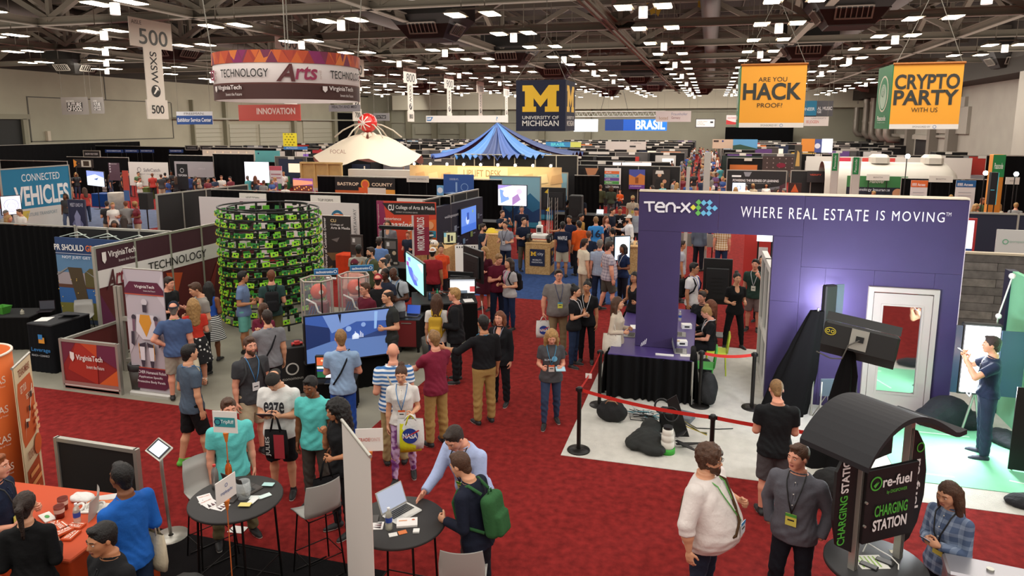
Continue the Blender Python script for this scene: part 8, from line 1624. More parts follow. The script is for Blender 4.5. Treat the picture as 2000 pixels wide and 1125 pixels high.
# generic rows of small booths
CB=['#c8c4bc','#2c5a8c','#b8352c','#d8d4d0','#3f8a5a','#e0b03a','#6a4a8a','#9ac0d8','#1f2a44','#d87a3a','#8c8c90','#d8c8b0'];CNm=['pale grey','blue','red','white','green','yellow','purple','light blue','navy','orange','grey','cream']
rr=random.Random(11);RN=['nearest','second','third','fourth','fifth','sixth','seventh','farthest'];nb=0
def booth(x,Y,ci,r_,w_=3.05,wall='#141415'):
 t=thing('exhibit_booth','small %s booth with a %s backdrop in the %s row, %s'%('black' if wall[1]=='1' else 'grey',CNm[ci],RN[r_],['far left','left','left of centre','middle','right of the aisle','right'][min(5,int((x+58)//14))]),'booth',(x,Y,0),0,'distant booths')
 b=MB();b.box((0,0,0),(w_,.05,2.44));b.build('back_drape',mat('drape_far',wall,.95),t);b=MB();b.box((0,-1.8,0),(.04,0,2.44 if rr.random()<.5 else 1));b.build('side_drape',mat('drape_far',wall,.95),t)
 b=MB();b.box((0,-.04,2.4),(w_,0,2.46));b.box((-.03,-.04,0),(.03,.0,2.46));b.build('rail',ALU(),t)
 u=rr.uniform(.1,.4);v=rr.uniform(.3,.7);b=MB();b.box((w_*u*.5,-.08,rr.uniform(.2,1)),(w_*(.55+v*.4),-.05,rr.uniform(1.7,2.4)));b.build('backdrop',plain(CB[ci]),t)
 b=MB();b.box((w_*.4,-.1,2.22),(w_*.58,-.08,2.44));b.build('header_card',plain('#d8d4ca'),t)
 if rr.random()<.5:b=MB();q_=rr.uniform(.1,.6)*w_;b.box((q_,-.12,1.2),(q_+1,-.1,1.9));b.build('picture',glow(CB[(ci+3)%12],.9),t)
 b=MB();b.box((.3,-1.6,0),(1.9,-1.0,.95));b.build('counter',plain(CB[(ci+8)%12]),t)
for r_,Y in enumerate((48,55,64,73,83,94,105,115)):
 x=-54 if Y>56 else-33
 while x<20:
  if-4.2<x<1.2:x=1.3;
  if Y<52 and x>.5:break
  booth(x,Y+rr.uniform(-.5,.5),rr.randrange(12),r_,wall='#141415' if rr.random()<.75 else '#5c5a58');x+=3.05*rr.choice((1,1,1,2))
curtain('drape_wall','tall black drape against the far wall right of the middle',(PY(1417,250,119)[0],119),(PY(1550,250,119)[0],119),PY(1480,248,119)[2],wave=1.2)
curtain('drape_wall','black drape in front of the right wall doors',(15,45),(21,45),3.2,wave=.6);curtain('drape_wall','black drape at the far right edge',(14.5,34),(21,31),3.0,wave=.6)
SG('wide_white_booth','wide white booth block in the far middle',1183,1262,276,70,2,'#c4bcb4',[('t','Germany',.7,.7,.88,.85,'#5a5a60'),('r',.6,.3,.75,.5,'#2a2a2a')],cat='booth wall',pb=292);SG('brasil_counter','blue and yellow booth header reading brasil in the far middle',1066,1135,277,74,2,'#3a8ac0',[('r',.7,0,1,1,'#d8d86a'),('t','BRASIL',.15,.2,.55,.8,'#6ae0e8',.03)],cat='sign',pb=287)
SG('beige_booth','beige booth wall with logos beside the crowded far aisle',1392,1432,272,72,2,'#c4aa92',[('r',.05,.7,.3,.9,'#3a2a24'),('c',.5,.8,.1,'#2a3a7a')],cat='booth wall',pb=290);SG('landscape_wall','blue sky landscape picture wall in the far right row',1432,1480,272,70,2,'#5a9ac8',[('p',[(0,0),(0,.4),(.3,.5),(1,.1),(1,0)],'#2a4a3a')],cat='booth wall',pb=292)
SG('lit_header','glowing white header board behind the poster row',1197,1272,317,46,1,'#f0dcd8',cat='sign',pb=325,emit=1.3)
SG('learning_screen','pale screen in front of the learning wall',1431,1456,357,38,1,'#c8d8ec',[('r',.35,.3,.65,.7,'#5a6a88'),('r',.4,.35,.6,.65,'#dfe8f4')],cat='screen',pb=375,emit=1)
SG('white_header','long white header board in the far row right of the middle',1150,1190,296,58,1,'#d0ccc4',cat='sign',pb=301)
laptop(-4.6,30.6,.95,0,'open laptop on the poster table','#c8c8c8','#dfe8f4',1.9)
t=thing('helmet','white ball-shaped helmet on the left end of the poster table','helmet',(-5.9,30.5,.95));b=MB();b.sphere((0,0,.2),.2,14);b.build('shell',WHT(),t);b=MB();b.sphere((0,-.08,.18),.15,12,sz=.6);b.build('visor',BLK(),t)
t=thing('potted_plant','leafy green plant behind the snowy screen at far left','plant',(*g2(190,345,1.2),0));b=MB();b.lathe([(.001,0),(.2,0),(.26,.9),(.001,.9)],14);b.build('pot',BLK(),t);r2=random.Random(6)
for k in range(26):
 a=r2.uniform(0,6.28);e=r2.uniform(.3,1.2);L_=r2.uniform(.4,.8);p=Vector((math.cos(a)*math.cos(e),math.sin(a)*math.cos(e),math.sin(e)))*L_;s_=Vector((-math.sin(a),math.cos(a),0))*.07;o=Vector((0,0,.9));b=MB();b.add([tuple(o),tuple(o+p*.5+s_),tuple(o+p),tuple(o+p*.5-s_)],[(0,1,2,3)]);b.build('leaf',plain('#3a6a34'),t)
P=person;D0='down down';ST='stand'
SH=lambda c:'tee:'+c
# nearest figures
W1=P(1387,872,1.8,68,'down bent',ST,'roll:#dcd2cc','long:#23293a','brown:afro','light','glasses beard strap:#4a3420:l lan:#5aa04a:#d8dce0:#3a8ac0','heavy bearded curly-haired man in white shirt with brown shoulder strap',w=1.8)
P(1562,868,1.8,-12,'pocket pocket','relaxed','long:#5b5a61','long:#1d1f27','brown:short','pink','lan:#1a1a1a:#d8cc5a:#4a9a3a','man in grey button shirt, hands in pockets, yellow badge',hy_=-25,w=1.15)
W3=P(1516,741,1.76,192,'phone phone',ST,SH('#1b1c1e'),'short:#4d494a','sandy:buzz','pink','','short-haired man seen from behind in black t-shirt and grey shorts',hp=28,w=1.1)
W4=P(1852,943,1.66,-32,'phone phone',ST,'plaid:#4a5a78:plaid:#8a98ae:11','legg:#1a1a20','brown:long','light','lan:#1a1a1a:#d8c85a','long-haired woman in blue plaid shirt looking down at a phone',g='f',hp=12)
W5=P(1940,657,1.84,-80,'cam cam',ST,'tuck:#20293e','long:#2a3246','dark:short','light','','man in navy polo filming with a camera on the green floor',shoes='#22283a')
W6=P(1078,646,1.66,4,'bent bent','step',SH('#4b4a4d'),'slim:#34405a','blond:wavy','pink','lan:#3a8ab0:#d8cfc8:#d8602f','blond woman walking alone on the red carpet in grey t-shirt and jeans',g='f',hp=22)
P(944,616,1.82,205,'down out',ST,'roll:#17171a','long:#a3834e','black:short','tan','lan:#3a8ab0','man in black shirt and khaki trousers with one arm held out',w=1.08,hem=.02)
P(976,608,1.68,-25,D0,ST,'blazer:#17171b','long:#17171b','auburn:bob','pink','lan:#8a8a9a','woman with auburn bob in a black trouser suit',g='f')
P(888,562,1.84,-100,'bent bent',ST,'blazer:#18181b','long:#18181b','blond:messy','pink','lan:#b83a3a','curly blond man in a black suit at the monitor desk')
W10=P(853,574,1.7,172,'bent down',ST,SH('#dcd8d2'),'slim:#2a3044','brown:long','light','pack:#b8922f:#b8922f','long-haired woman in white t-shirt wearing a yellow backpack',g='f',packlabel='mustard yellow backpack worn by the long-haired woman')
P(848,646,1.8,212,'chin reach',ST,'polo:#7a2338','long:#a3834e','sandy:short','pink','','man in maroon polo and khaki trousers raising a fist')
P(767,671,1.8,180,'bent bent',ST,'polo:#3c6ea8:stripe:#e4e6ea:17','long:#a89468','dark:bald','pink','lan:#3a7ab0 strap:#b8aea0:l','bald man in blue and white striped polo',w=1.15)
P(665,645,1.8,172,'cross cross',ST,SH('#8fa9c8'),'long:#2a52a8','sandy:short','pink','lan:#2a5a9a strap:#15151a:r','man in light blue t-shirt and blue track trousers with arms crossed',hy_=20)
W14=P(783,716,1.68,-8,'down bent','step','polo:#dcd6d0','legg:#7a3a80:camo:#c8a8cc:9','brown:bun','light','lan:#4a88c0:#e4e0dc:#d8602f','woman in white polo and purple patterned leggings',g='f',hp=12,hem=-.02)
P(880,840,1.84,-38,'reach lean',ST,'long:#a9b6da','long:#4a3a36','dark:short','pink','lan:#1a1a1a:#d8d86a:#4aa03a','man in pale blue shirt leaning over the laptop table',lean=22,hp=22,w=1.12)
P(892,884,1.74,238,'bent bent',ST,'long:#191d2c','long:#1a1c24','brown:short','light','pack:#2f5a34:#2f5a34','young man in navy jacket with a green backpack',lean=10,hp=18,packlabel='green backpack with a gold charm worn by the young man in navy')
W17=P(652,782,1.7,-62,'chin bent','relaxed',SH('#1b1b1d'),'slim:#1f1f22','black:longcurly','tan','','curly-haired woman all in black with raised fist',g='f',hp=10)
P(604,737,1.76,-28,D0,ST,SH('#5cc2bc'),'long:#4a4640','black:short','brown','','dark-haired man in turquoise t-shirt beside the curly-haired woman',hp=12)
W19=P(530,731,1.8,-22,'phone phone',ST,SH('#dcdad6'),'short:#1a1a1d','dark:buzz','light','cap:#33312f:back','man in white lettered t-shirt and black cap using a tablet',hp=35,w=1.12)
W20=P(487,658,1.82,22,'down bent','relaxed',SH('#3d3d40'),'short:#b5a68a','brown:short','pink','lan:#3a7ab0:#dcdcdc beard pack:#5a2a5a:#3a3a3c','smiling man in charcoal t-shirt and beige shorts with a cup',packlabel='purple backpack worn by the smiling man in charcoal')
W21=P(368,673,1.8,115,'down bent','step',SH('#4d5a6a'),'short:#19191b','black:short','light','lan:#3a7ab0','man in slate blue t-shirt and black shorts holding a beer',shoes='#5ab03a')
P(445,778,1.76,12,D0,'wide',SH('#62c4c0'),'long:#6a6044','brown:short','pink','','man in turquoise t-shirt hidden behind the travel logo sign')
P(521,606,1.78,195,'down chin',ST,'polo:#7c7c80','long:#1c1c20','dark:short','light','lan:#3a7ab0 strap:#17171a:r','man in grey polo with a black strap across his back',w=1.1)
W24=P(338,590,1.78,172,'down hip',ST,SH('#465a80'),'short:#9a9284','grey:buzz','pink','cap:#1f2430:back lan:#3a9a4a','man in blue t-shirt and navy cap holding a cream bag',w=1.12)
P(376,583,1.68,190,'bent bent',ST,SH('#c83a2c'),'skirt:#16161a:dots:#e4e4e0:13','blond:wavy','pink','','blond woman in red top and black skirt with white spots',g='f')
P(377,553,1.86,-70,'bent bent',ST,SH('#8b8780'),'long:#1a1a1d','brown:messy','light','','tall man in loose grey t-shirt behind the woman in red',hp=18)
P(330,541,1.82,45,'bent bent',ST,SH('#18191b'),'long:#1c1c20','dark:short','pink','','man in black t-shirt standing behind the robot banner',hp=8)
P(407,550,1.68,160,'bent bent',ST,'tank:#2a52a8','skirt:#1a1a1c:stripe:#dcdcd8:26','black:long','brown','','woman with long black braids in a striped skirt',g='f')
P(473,530,1.78,75,'bent bent',ST,'polo:#6f83a8','short:#6cb0a4','black:short','tan','','man in blue polo and turquoise shorts beside the green tower',hy_=20)
P(529,528,1.8,178,'bent bent',ST,SH('#2f4644'),'long:#6a6040','auburn:short','pink','pack:#1c1c1e:#1c1c1e','man in dark green t-shirt with a black sling bag',packlabel='black sling bag on the man in dark green')
P(514,592,1.64,150,'bent bent',ST,SH('#6a2236'),'slim:#2a3044','brown:pony','pink','','woman with ponytail in maroon t-shirt',g='f')
W32=P(236,906,1.82,212,'bent bent',ST,'long:#1f5cae','long:#1f2c44','black:short','brown','','man in bright blue shirt at the orange table')
P(196,1024,1.78,-62,D0,ST,'polo:#18181a','long:#18181a','black:messy','tan','','young man in black polo at the bottom left',hp=4)
P(46,962,1.7,160,'bent bent',ST,'long:#141415','long:#18181a','dark:pony','light','','woman with brown ponytail in black at the lower left',g='f')
P(-12,888,1.76,62,'bent bent',ST,'polo:#1b2338','long:#1b2338','ginger:short','pink','lan:#2a2a2a:#d8d86a','person in navy polo cut off by the left edge')
# middle group
for a in((700,478,1.8,178,D0,ST,SH('#a8a296'),'long:#2a2a30','black:short','brown','strap:#a8702f:r','man in pale grey t-shirt with a tan strap'),(724,483,1.8,-60,'bent down',ST,'blazer:#4a5038','long:#1c2430','dark:short','light','beard lan:#4a88c0:#d8602f','bearded man in olive jacket with blue lanyard'),(740,464,1.76,170,D0,ST,'long:#6a8ac0','long:#2a3040','dark:short','light','','man in light blue shirt facing the arts table'),(757,430,1.84,-15,D0,ST,'blazer:#77777c','long:#1c1c20','brown:bob','light','lan:#8a8a8a:#d8d05a','long-haired man in open grey shirt with yellow badge'),(692,507,1.78,150,'bent bent',ST,'long:#d8927c','long:#4a4a40','dark:short','light','beard cap:#5a1f2c','man in salmon shirt and maroon cap'),(748,503,1.74,-70,'chin bent',ST,SH('#d8d4ce'),'long:#2a2a30','dark:balding','light','','balding man in white t-shirt with hand at his mouth'),(757,497,1.7,170,D0,ST,SH('#3a3d3c'),'long:#2a2a30','dark:short','light','','man in dark green-grey t-shirt behind the balding man'),(766,524,1.84,-35,'bent bent',ST,SH('#a8aeb4'),'long:#4a4a50','black:bald','dark','lan:#3a7ab0 pack:#1c2224:#1c2224','bald dark-skinned man in light grey t-shirt with backpack'),(752,524,1.8,-50,'bent bent',ST,SH('#2a3040'),'long:#1c1c20','black:buzz','dark','','dark-skinned man half hidden behind the bald one'),(738,536,1.76,172,D0,ST,SH('#1c1c1e'),'long:#2a2a30','dark:buzz','pink','cap:#8a1f2c:back lan:#b83a3a','man in black t-shirt and red backwards cap'),(713,552,1.78,-55,'bent bent',ST,'polo:#5c1a2a','long:#2a2a30','brown:short','pink','glasses','man in maroon polo and glasses behind the television'),(757,566,1.82,-62,'bent bent',ST,SH('#2f312f'),'short:#3a3a3c','dark:balding','light','lan:#8a8ab0','balding man in dark t-shirt right of the television'),(797,452,1.5,-20,'bent bent',ST,SH('#2a3040'),'long:#2a2a30','ginger:short','pink','','red-haired person behind the poster stand'),(861,477,1.72,5,'phone down',ST,'polo:#d8502a','long:#2a2a30','dark:bun','light','','smiling woman in orange shirt behind the monitor desk'),(845,484,1.74,165,D0,ST,SH('#a02a34'),'long:#2a2a30','black:short','tan','cap:#dcd8d4:back','person in red jacket and white cap seen from behind'),(946,482,1.7,-35,'bent bent',ST,'dress:#4a1424','none:#000000','blond:wavy','pink','lan:#2a2a2a:#d8d8d8','blond woman in maroon dress'),(976,497,1.8,25,'phone phone',ST,'polo:#5a1428','long:#1c2438','sandy:messy','pink','','young man in maroon polo looking down at a cup'),(994,504,1.74,-52,'bent bent',ST,SH('#a8a4a4'),'slim:#1c2a48','dark:long','light','lan:#e06a9a pack:#141416:#141416','dark-haired woman in grey t-shirt and jeans with black backpack'),(943,437,1.78,70,'chin down',ST,SH('#1f2a3a'),'long:#1c1c20','dark:short','light','beard','bearded man in navy t-shirt by the tall chipboard counter'),(987,432,1.78,-25,'bent bent',ST,'polo:#8c8e98','long:#1c2438','dark:short','light','lan:#2a2a2a:#d8d8d8','man in grey polo with both hands raised to his waist'),(1023,425,1.8,30,'bent down',ST,SH('#171f33'),'long:#5a5448','dark:short','light','','man in navy t-shirt beside the white robot car'),(1019,402,1.8,5,D0,ST,SH('#151d33'),'long:#2a2a30','grey:short','pink','glasses','grey-haired man in navy t-shirt with a yellow letter'),(981,411,1.74,40,'cam cam',ST,'polo:#1c2638','long:#2a2a30','brown:short','light','','cameraman in navy polo behind the chipboard counter'),(969,388,1.45,0,'bent bent','sit','blazer:#1a1a1c','long:#1a1a1c','blond:pony','pink','','seated blond woman in black jacket below the lit television'),(940,343,1.8,5,'lap lap',ST,SH('#171719'),'long:#2a2a30','brown:short','light','lan:#3a3a3a:#d8d05a','man in black t-shirt standing at the timber header booth'),(1099,433,1.8,178,D0,ST,SH('#1a2238'),'short:#b0a690','black:short','tan','','man seen from behind in navy t-shirt with white lettering and beige shorts'),(1112,421,1.8,-25,'out down',ST,SH('#18203a'),'long:#1c1c20','black:short','tan','','man in navy t-shirt reaching towards the robot car'),(1131,431,1.8,-150,D0,ST,'roll:#d8591f','long:#1c1c20','black:short','tan','','man in bright orange shirt seen from behind'),(1150,451,1.7,170,D0,ST,SH('#1c2638'),'long:#1c1c20','auburn:short','light','','person in navy t-shirt behind the bearded man in cream'),(1135,418,1.72,60,'bent bent',ST,SH('#a8803c'),'short:#b0a690','black:short','tan','','person in mustard top behind the orange shirt'),(1142,466,1.8,120,D0,ST,SH('#d8ccb4'),'long:#a8937c','dark:short','light','beard','bearded man in cream t-shirt and tan trousers'),(1172,468,1.8,172,D0,ST,'polo:#7c90b0:plaid:#c8d0dc:30','long:#1f2a44','grey:short','pink','lan:#3a7ab0','grey-haired man in blue checked shirt seen from behind'),(1190,472,1.86,110,'down bent','step','polo:#b8aeb4:plaid:#7c7484:13','short:#4a463e','dark:short','pink','glasses','heavy man in pale plaid shirt and dark cargo shorts'),(1217,477,1.68,-50,'bent bent',ST,'polo:#1c2a4a','long:#1a1c28','black:bob','brown','lan:#d8d8d8','woman in navy polo beside the glowing touch screen'),(1164,423,1.8,185,D0,ST,SH('#3c88cc'),'long:#2a3040','sandy:short','pink','','man in bright blue jersey numbered sixteen'),(1229,420,1.84,-75,'out bent',ST,'roll:#dcdcde','long:#22304c','dark:buzz','light','cap:#e0dcd4 beard','bearded man in white hockey jersey and white cap'),(1211,404,1.8,5,'bent bent',ST,SH('#1a1a1e'),'long:#1c1c20','black:short','tan','','man in black t-shirt with a white star'),(1184,422,1.66,30,'cam bent',ST,'tank:#1c2238','long:#1c1c20','auburn:wavy','pink','lan:#d8d8d8','auburn-haired woman in navy top pointing up'),(1196,406,1.8,60,D0,ST,SH('#1c2434'),'long:#1c1c20','dark:short','light','','man in dark navy t-shirt left of the star t-shirt'),(1243,406,1.76,-10,D0,ST,SH('#9aa4b0'),'long:#2a3040','brown:short','pink','cap:#2a3444:back','man in pale blue-grey t-shirt and backwards cap'),(1236,382,1.8,0,D0,ST,'polo:#b8ac98','long:#5a5448','dark:buzz','tan','cap:#a88f62 beard lan:#8a8a8a:#d8d05a','man in beige polo and tan cap left of the purple wall'),(1196,445,1.6,200,'bent bent',ST,SH('#6a6e70'),'long:#2a3040','black:short','light','pack:#5a5e60:#3a3c3e','dark-haired youth with a grey patterned backpack'),(1091,526,1.84,10,'carry down',ST,'polo:#77716e','long:#8c7a5c','dark:short','pink','glasses lan:#1c2a5a:#d8d85a:#4a9ac0','heavy man in grey polo walking with a white bag'),(1124,558,1.68,70,'phone bent',ST,SH('#18181b'),'slim:#22304a','black:bun','light','lan:#dcdce0','woman with a bun in black t-shirt and blue jeans'),(1147,549,1.72,-10,'phone down',ST,'vneck:#17171a','slim:#16161a','black:bun','tan','lan:#e4e4e4:#d8d8d8','woman in black t-shirt and black trousers with a white lanyard'),(1207,580,1.68,72,'bent bent',ST,'long:#c8b8a4','slim:#1c1c20','brown:long','light','','long-haired woman in beige top leaning to the purple desk'),(1240,531,1.7,-30,'bent bent',ST,'tank:#1c1c1e','long:#1c1c20','black:long','tan','','woman in black tank top beside the purple post'),(1134,381,1.8,178,D0,ST,SH('#1b222e'),'short:#b09050','dark:short','light','','man seen from behind in a dark printed t-shirt'),(1110,391,1.74,100,'chin bent',ST,SH('#161618'),'long:#1c1c20','black:short','light','cap:#161618','man in black t-shirt and cap below the black screen'),(1173,361,1.76,180,'bent bent',ST,'long:#4a4c34','long:#161618','auburn:short','light','','person in olive jacket at the poster table, left one',dict(shoes='#dcdcdc')),(1194,363,1.74,178,'bent bent',ST,'long:#3c4436','long:#4a4a50','brown:bob','light','','person in dark green jacket at the poster table, right one'),(1211,371,1.4,-25,'phone bent','sit',SH('#d85a24'),'long:#1c2434','auburn:short','pink','','child in orange t-shirt at the poster table'),(1356,513,1.8,65,'down bent',ST,SH('#dcd8d6'),'long:#161618','black:messy','tan','glasses lan:#3a4a9a pack:#141416:#141416','man in white t-shirt with black backpack in the purple doorway'),(1440,533,1.7,20,'bent bent','wide','vneck:#161618','slim:#161618','black:bun','light','','woman dressed in black holding a tablet in the doorway'),(1476,506,1.74,-8,'down cam',ST,SH('#2c4038'),'short:#7c6c68','black:messy','pink','lan:#d8dce4:#e8e8d8','person in dark green t-shirt and shorts wearing a headset'),(1412,430,1.82,180,D0,ST,'polo:#a8804a:plaid:#e0d8c4:14','long:#22304c','brown:short','pink','','man in tan plaid shirt seen through the doorway from behind'),(1368,425,1.8,150,D0,ST,'long:#5a6474','long:#161a24','dark:short','light','','man in grey-blue shirt seen through the doorway'),(1332,470,1.72,100,D0,ST,SH('#a8a8b0'),'long:#3a3c40','dark:short','tan','','person in pale grey t-shirt at the left edge of the doorway'),(1491,498,1.7,-20,D0,ST,SH('#1c1c1e'),'long:#1c1c20','black:bob','light','','dark-haired person behind the headset wearer'),(1376,599,1.7,-85,'type type','sit','vneck:#161618','long:#161618','blond:bun','pink','lan:#e4e4e4','seated blond receptionist typing at the purple desk'),(1388,586,1.7,-80,'type type','sit','long:#161618','long:#161618','auburn:wavy','light','','seated auburn-haired woman behind the blond receptionist'),(1372,569,1.8,-35,'type type','sit','long:#1c1e22','long:#22304c','dark:short','pink','','seated dark-haired man smiling behind the receptionists')):
 kw=a[12]if len(a)>12 else{};lab=a[11];ex_={}
 if any(k in lab for k in('woman','blond rec','auburn','dress')):ex_['g']='f'
 if 'heavy' in lab:ex_['w']=1.35
 if any(k in lab for k in('looking down','receptionist typing','with backpack')):ex_['hp']=22
 if 'sit'==a[5]:ex_['ztop']={1211:1.25,969:1.35}.get(a[0],1.32)
 ex_.update(kw)
 if 'pack:' in a[10]:ex_['packlabel']='backpack of the '+' '.join(lab.split()[:11])
 r_=P(*a[:12],**ex_)
 if a[0]in(1091,):W43=r_
 if a[0]==1207:W47=r_
 if a[0]==1099 or a[0]==1164 or a[0]==1211 and a[1]==404:
  txt={1099:'WAFFLE',1164:'16',1211:None}[a[0]];q=bpy.data.objects.new('shirt_print',None);COL.objects.link(q);q.parent=r_['root']
  if txt:q.rotation_euler=(0,0,0);art(q,.3,.12 if a[0]==1099 else.25,[('t',txt,0,0,1,1,'#e8e8e8' if a[0]==1099 else '#16203a',.02)],x0=-.15,z0=1.22 if a[0]==1099 else 1.1,y0=-.145)
  else:q.rotation_euler=(0,0,math.pi);art(q,.22,.22,[('p',[(.5+(.5 if i%2==0 else.22)*math.sin(i*math.pi/5),.5+(.5 if i%2==0 else.22)*math.cos(i*math.pi/5))for i in range(10)],'#dcdcdc')],x0=-.11,z0=1.15,y0=-.165)
def chest(W,D,w_=.24,h_=.16,z=1.17,back=False,o_=.15):
 q=bpy.data.objects.new('shirt_print',None);COL.objects.link(q);q.parent=W['root'];q.rotation_euler=(0,0,0 if back else math.pi);art(q,w_,h_,D,x0=-w_/2,z0=z,y0=-o_)
chest(W6,[('t','BLUMIRA',.0,.3,.6,.5,'#c8d0d8',.01),('c',.7,.5,.3,'#6aa8c8')]);chest(W19,[('t','eaze',0,.25,1,1,'#1a1a1c',.02),('r',.3,0,.7,.12,'#8a2a30')],.26,.2,1.14,o_=.17)
# things people hold
def at_hand(W,i,dz=0,dx=0,dy=0):h=W['hands'][i];return h[0]+dx,h[1]+dy,h[2]+dz
def phone(W,i,l,c='#15151a',w_=.075,h_=.15):
 x,y,z=at_hand(W,i);t=thing('phone' if w_<.1 else 'tablet',l,'phone' if w_<.1 else 'tablet',(x,y,z),W['rz']);b=MB();b.m=Matrix.Rotation(.6,4,'X');b.cbox((-w_/2,-h_/2,0),(w_/2,h_/2,.01),.006);b.build('case',plain(c),t);b=MB();b.m=Matrix.Rotation(.6,4,'X');b.box((-w_*.42,-h_*.42,.01),(w_*.42,h_*.42,.012));b.build('screen',glow('#a8b8d8',.6),t)
phone(W4,0,'phone in the hands of the woman in plaid');phone(W19,0,'tablet used by the man in the white lettered t-shirt','#2a2a2e',.2,.26);phone(W5,0,'camera phone held up by the man in navy');phone(W3,1,'phone of the man in black t-shirt and grey shorts')
def cup(W,i,l,c='#d8a848'):
 x,y,z=at_hand(W,i,-.05);t=thing('plastic_cup',l,'cup',(x,y,z));b=MB();b.lathe([(.001,0),(.03,0),(.036,.07),(.001,.07)],14);b.build('drink',mat('beer',c,.2),t);b=MB();b.lathe([(.031,0),(.042,.11),(.041,.11)],14);b.build('cup_wall',glass('cup_plastic','#f0f0f0',.3),t)
cup(W21,1,'clear cup of beer held by the man in slate blue');cup(W20,1,'clear cup of beer held by the smiling man')
def bag(W,i,l,c,rz=0,D=(),**k):x,y,z=at_hand(W,i,.02);tote(x,y,z,rz,l,c,decor=D,**k)
NA=[('c',.5,.5,.3,'#1f3a8c'),('t','NASA',.2,.4,.8,.6,'#e8e8e8',.03),('p',[(.1,.35),(.9,.7),(.85,.74)],'#c8302c')]
bag(W14,1,'white plastic bag with a round blue space agency logo','#dcdad6',.3,NA,w_=.36,h=.42,handle=.06);bag(W14,1,'yellow bag hanging behind the white bag','#d8d82a',.5,w_=.3,h=.4,handle=.12);bag(W43,0,'white bag with blue logo carried by the heavy man in grey polo','#dcdad6',.3,NA,w_=.32,h=.38,handle=.1)
bag(W24,0,'cream paper bag held by the man in navy cap','#d8d0b4',0,w_=.22,h=.34,handle=.06);bag(W19,1,'black and red shopping bag below the tablet','#1c1a1c',.2,[('r',.5,0,1,1,'#a8303a'),('T','JULIES',.1,.1,.35,.9,'#e8e4e0')],w_=.3,h=.38,handle=.2);bag(W17,1,'black leather handbag of the curly-haired woman','#151416',.8,w_=.32,h=.3,handle=.22);bag(W3,0,'pale plastic bag beside the man in grey shorts','#cfc8c4',.4,w_=.25,h=.4,handle=.15)
h=W47['T']((.2,-.02,.46));tote(h[0],h[1],h[2],W47['rz']-1.57,'cream tote bag with colourful scribbled print on the woman in beige','#dcd4c4',w_=.36,h=.4,handle=.3,decor=[('t','Southern',.1,.5,.9,.75,'#3a5ab0',.02,.3),('o',.5,.45,.25,.03,'#d8702e'),('c',.3,.7,.06,'#3a9a4a'),('c',.7,.3,.06,'#c8302c')])
h=W32['T']((.22,-.02,.46));tote(h[0],h[1],h[2],W32['rz']+1.57,'cream canvas tote on the shoulder of the man in bright blue','#d8ccb0',w_=.3,h=.38,handle=.38)
x,y,z=at_hand(W6,1);paper(x,y,z,W6['rz'],.15,.2,'light blue folder in the hands of the walking woman','#a8d0e0',name='folder',th=.01)
# crowds: left carpet area, seated audience, right booths, far aisle
KC=list(CN);KB=['#23324d','#1c1d22','#3a3a3c','#b7a58a','#4a5a78'];KH=['dark','black','brown','blond','auburn','grey'];BN={'#23324d':'navy','#1c1d22':'black','#3a3a3c':'charcoal','#b7a58a':'beige','#4a5a78':'denim'}
rr=random.Random(21)
def crowd(hx,hy,where,H=1.74,yaw=None,top=None,hs=None,z=0,g=None,grp=None,xy=None,arms=None,bt=None,bot=None):
 top=top or rr.choice(KC[:4]*3+KC);bot=bot or rr.choice(KB);g=g or rr.choice('mmf');hs=hs or('long' if g=='f' else 'short');yaw=rr.choice((0,40,90,150,180,220,270,320))if yaw is None else yaw
 x,y=xy if xy else G(hx,hy,H)[:2];az=math.atan2(x,y);hc=rr.choice(KH);arms=arms or rr.choice((D0,'bent bent','down bent','cross cross','down phone'));bt=bt or('short' if bot=='#b7a58a' else 'long')
 far(x,y,math.pi-az+math.radians(yaw),top,bot,hc,hs,g,arms,rr.choice((ST,ST,'step')),rr.choice(('light','pink','tan','brown')),bt,'tee',H,'%s-haired person in %s shirt and %s %s %s'%(hc,CN[top],BN.get(bot,'dark'),'shorts' if bt=='short' else 'trousers',where),grp or where)
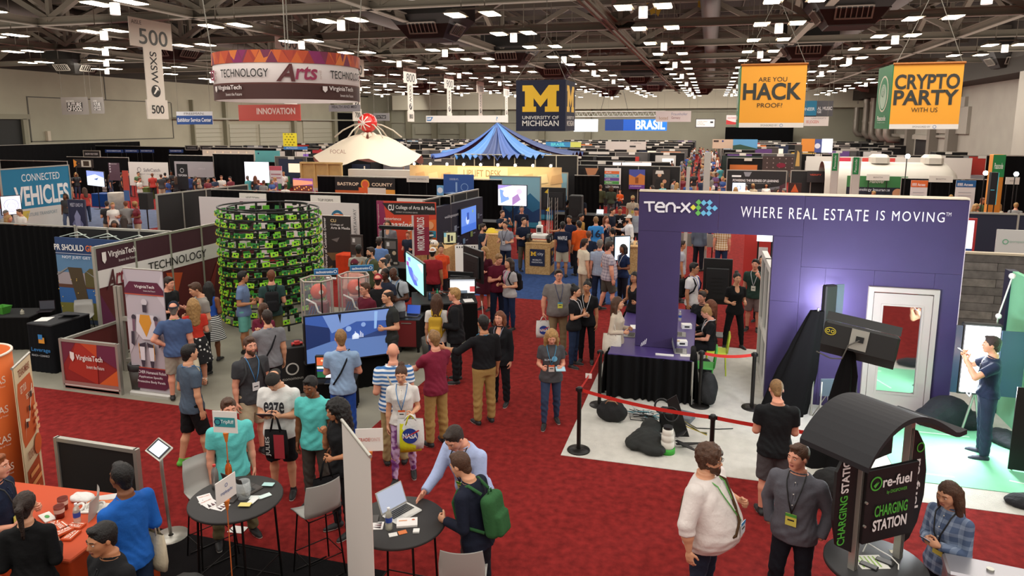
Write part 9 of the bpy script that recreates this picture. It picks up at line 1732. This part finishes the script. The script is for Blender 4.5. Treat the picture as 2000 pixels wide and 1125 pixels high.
for hx,hy,top,yaw,hs in((9,411,'#8c8c8a',40,'short'),(14,421,'#1c1d22',60,'long'),(40,409,'#e6e2da',-60,'short'),(126,350,'#e6e2da',180,'short'),(128,378,'#3a3a3c',-30,'long'),(165,367,'#b8352c',200,'long'),(148,337,'#1c1d22',0,'long'),(133,338,'#1c1d22',150,'long'),(208,394,'#1c1d22',175,'short'),(219,396,'#e6e2da',10,'short'),(245,394,'#8c8c8a',180,'short'),(265,394,'#7a2230',-70,'short'),(223,431,'#8c8c8a',-10,'long'),(241,422,'#1c1d22',180,'long'),(214,340,'#23324d',90,'long'),(235,338,'#1c1d22',100,'short'),(250,335,'#1c1d22',60,'short'),(269,336,'#4d6b46',30,'short'),(274,333,'#2f4f8f',60,'short'),(271,347,'#e6e2da',60,'short'),(297,339,'#b8352c',180,'short'),(314,341,'#3a3a3c',180,'short'),(322,338,'#1c1d22',180,'short'),(327,348,'#2f4f8f',70,'short'),(334,334,'#1c1d22',0,'short'),(343,345,'#1c1d22',180,'long')):crowd(hx,hy,'at the booths behind the left drape',top=top,yaw=yaw,hs=hs)
for hx,hy in((369,340),(379,345),(388,340),(394,336),(405,348),(419,346),(432,343),(450,345),(484,344),(498,344),(505,352),(514,353),(530,350),(538,347),(557,360),(573,316)):crowd(hx,hy,'among the audience near the tea banner',z=0)
crowd(554,336,'standing beside the pink poster',top='#e6e2da',yaw=-20,hs='short',g='m')
for hx,hy,t_ in((1458,361,'#e6e2da'),(1472,359,'#b7a58a'),(1497,358,'#e6e2da'),(1515,368,'#d9692c'),(1534,369,'#1c1d22'),(1618,364,'#d9692c'),(1638,366,'#d9692c'),(1651,365,'#b7a58a'),(1708,374,'#23324d'),(1714,361,'#23324d'),(1835,379,'#8c8c8a'),(1858,381,'#8c8c8a')):crowd(hx,hy,'behind the top of the purple wall',top=t_,H=1.72)
for hx,hy,t_,yw in((1918,387,'#4d6b46',70),(1926,378,'#b8352c',-60),(1951,397,'#b7a58a',-40),(1985,397,'#8c8c8a',180),(1905,398,'#1c1d22',90)):crowd(hx,hy,'behind the navy panel wall at right',top=t_,yaw=yw)
for hx,hy in((1243,326+10),(1315,345),(1331,333),(1344,355),(1356,336),(1390,352),(1405,366),(1379,344),(1398,338),(1408,325),(1432,347),(1437,366),(1424,332),(1441,335),(1448,362),(1412,345),(1395,372)):crowd(hx,hy,'near the grey posts of the main aisle')
for i in range(70):
 Y=30+i*1.05+rr.uniform(-.4,.4);crowd(0,0,'in the crowded far aisle',xy=(rr.uniform(-3.4,.9),Y))
for i in range(26):crowd(0,0,'between the far booths',xy=(rr.choice((-26,-20,-12,8,12,15))+rr.uniform(-2,2),rr.choice((50,52,60,69))+rr.uniform(-.6,.6)))
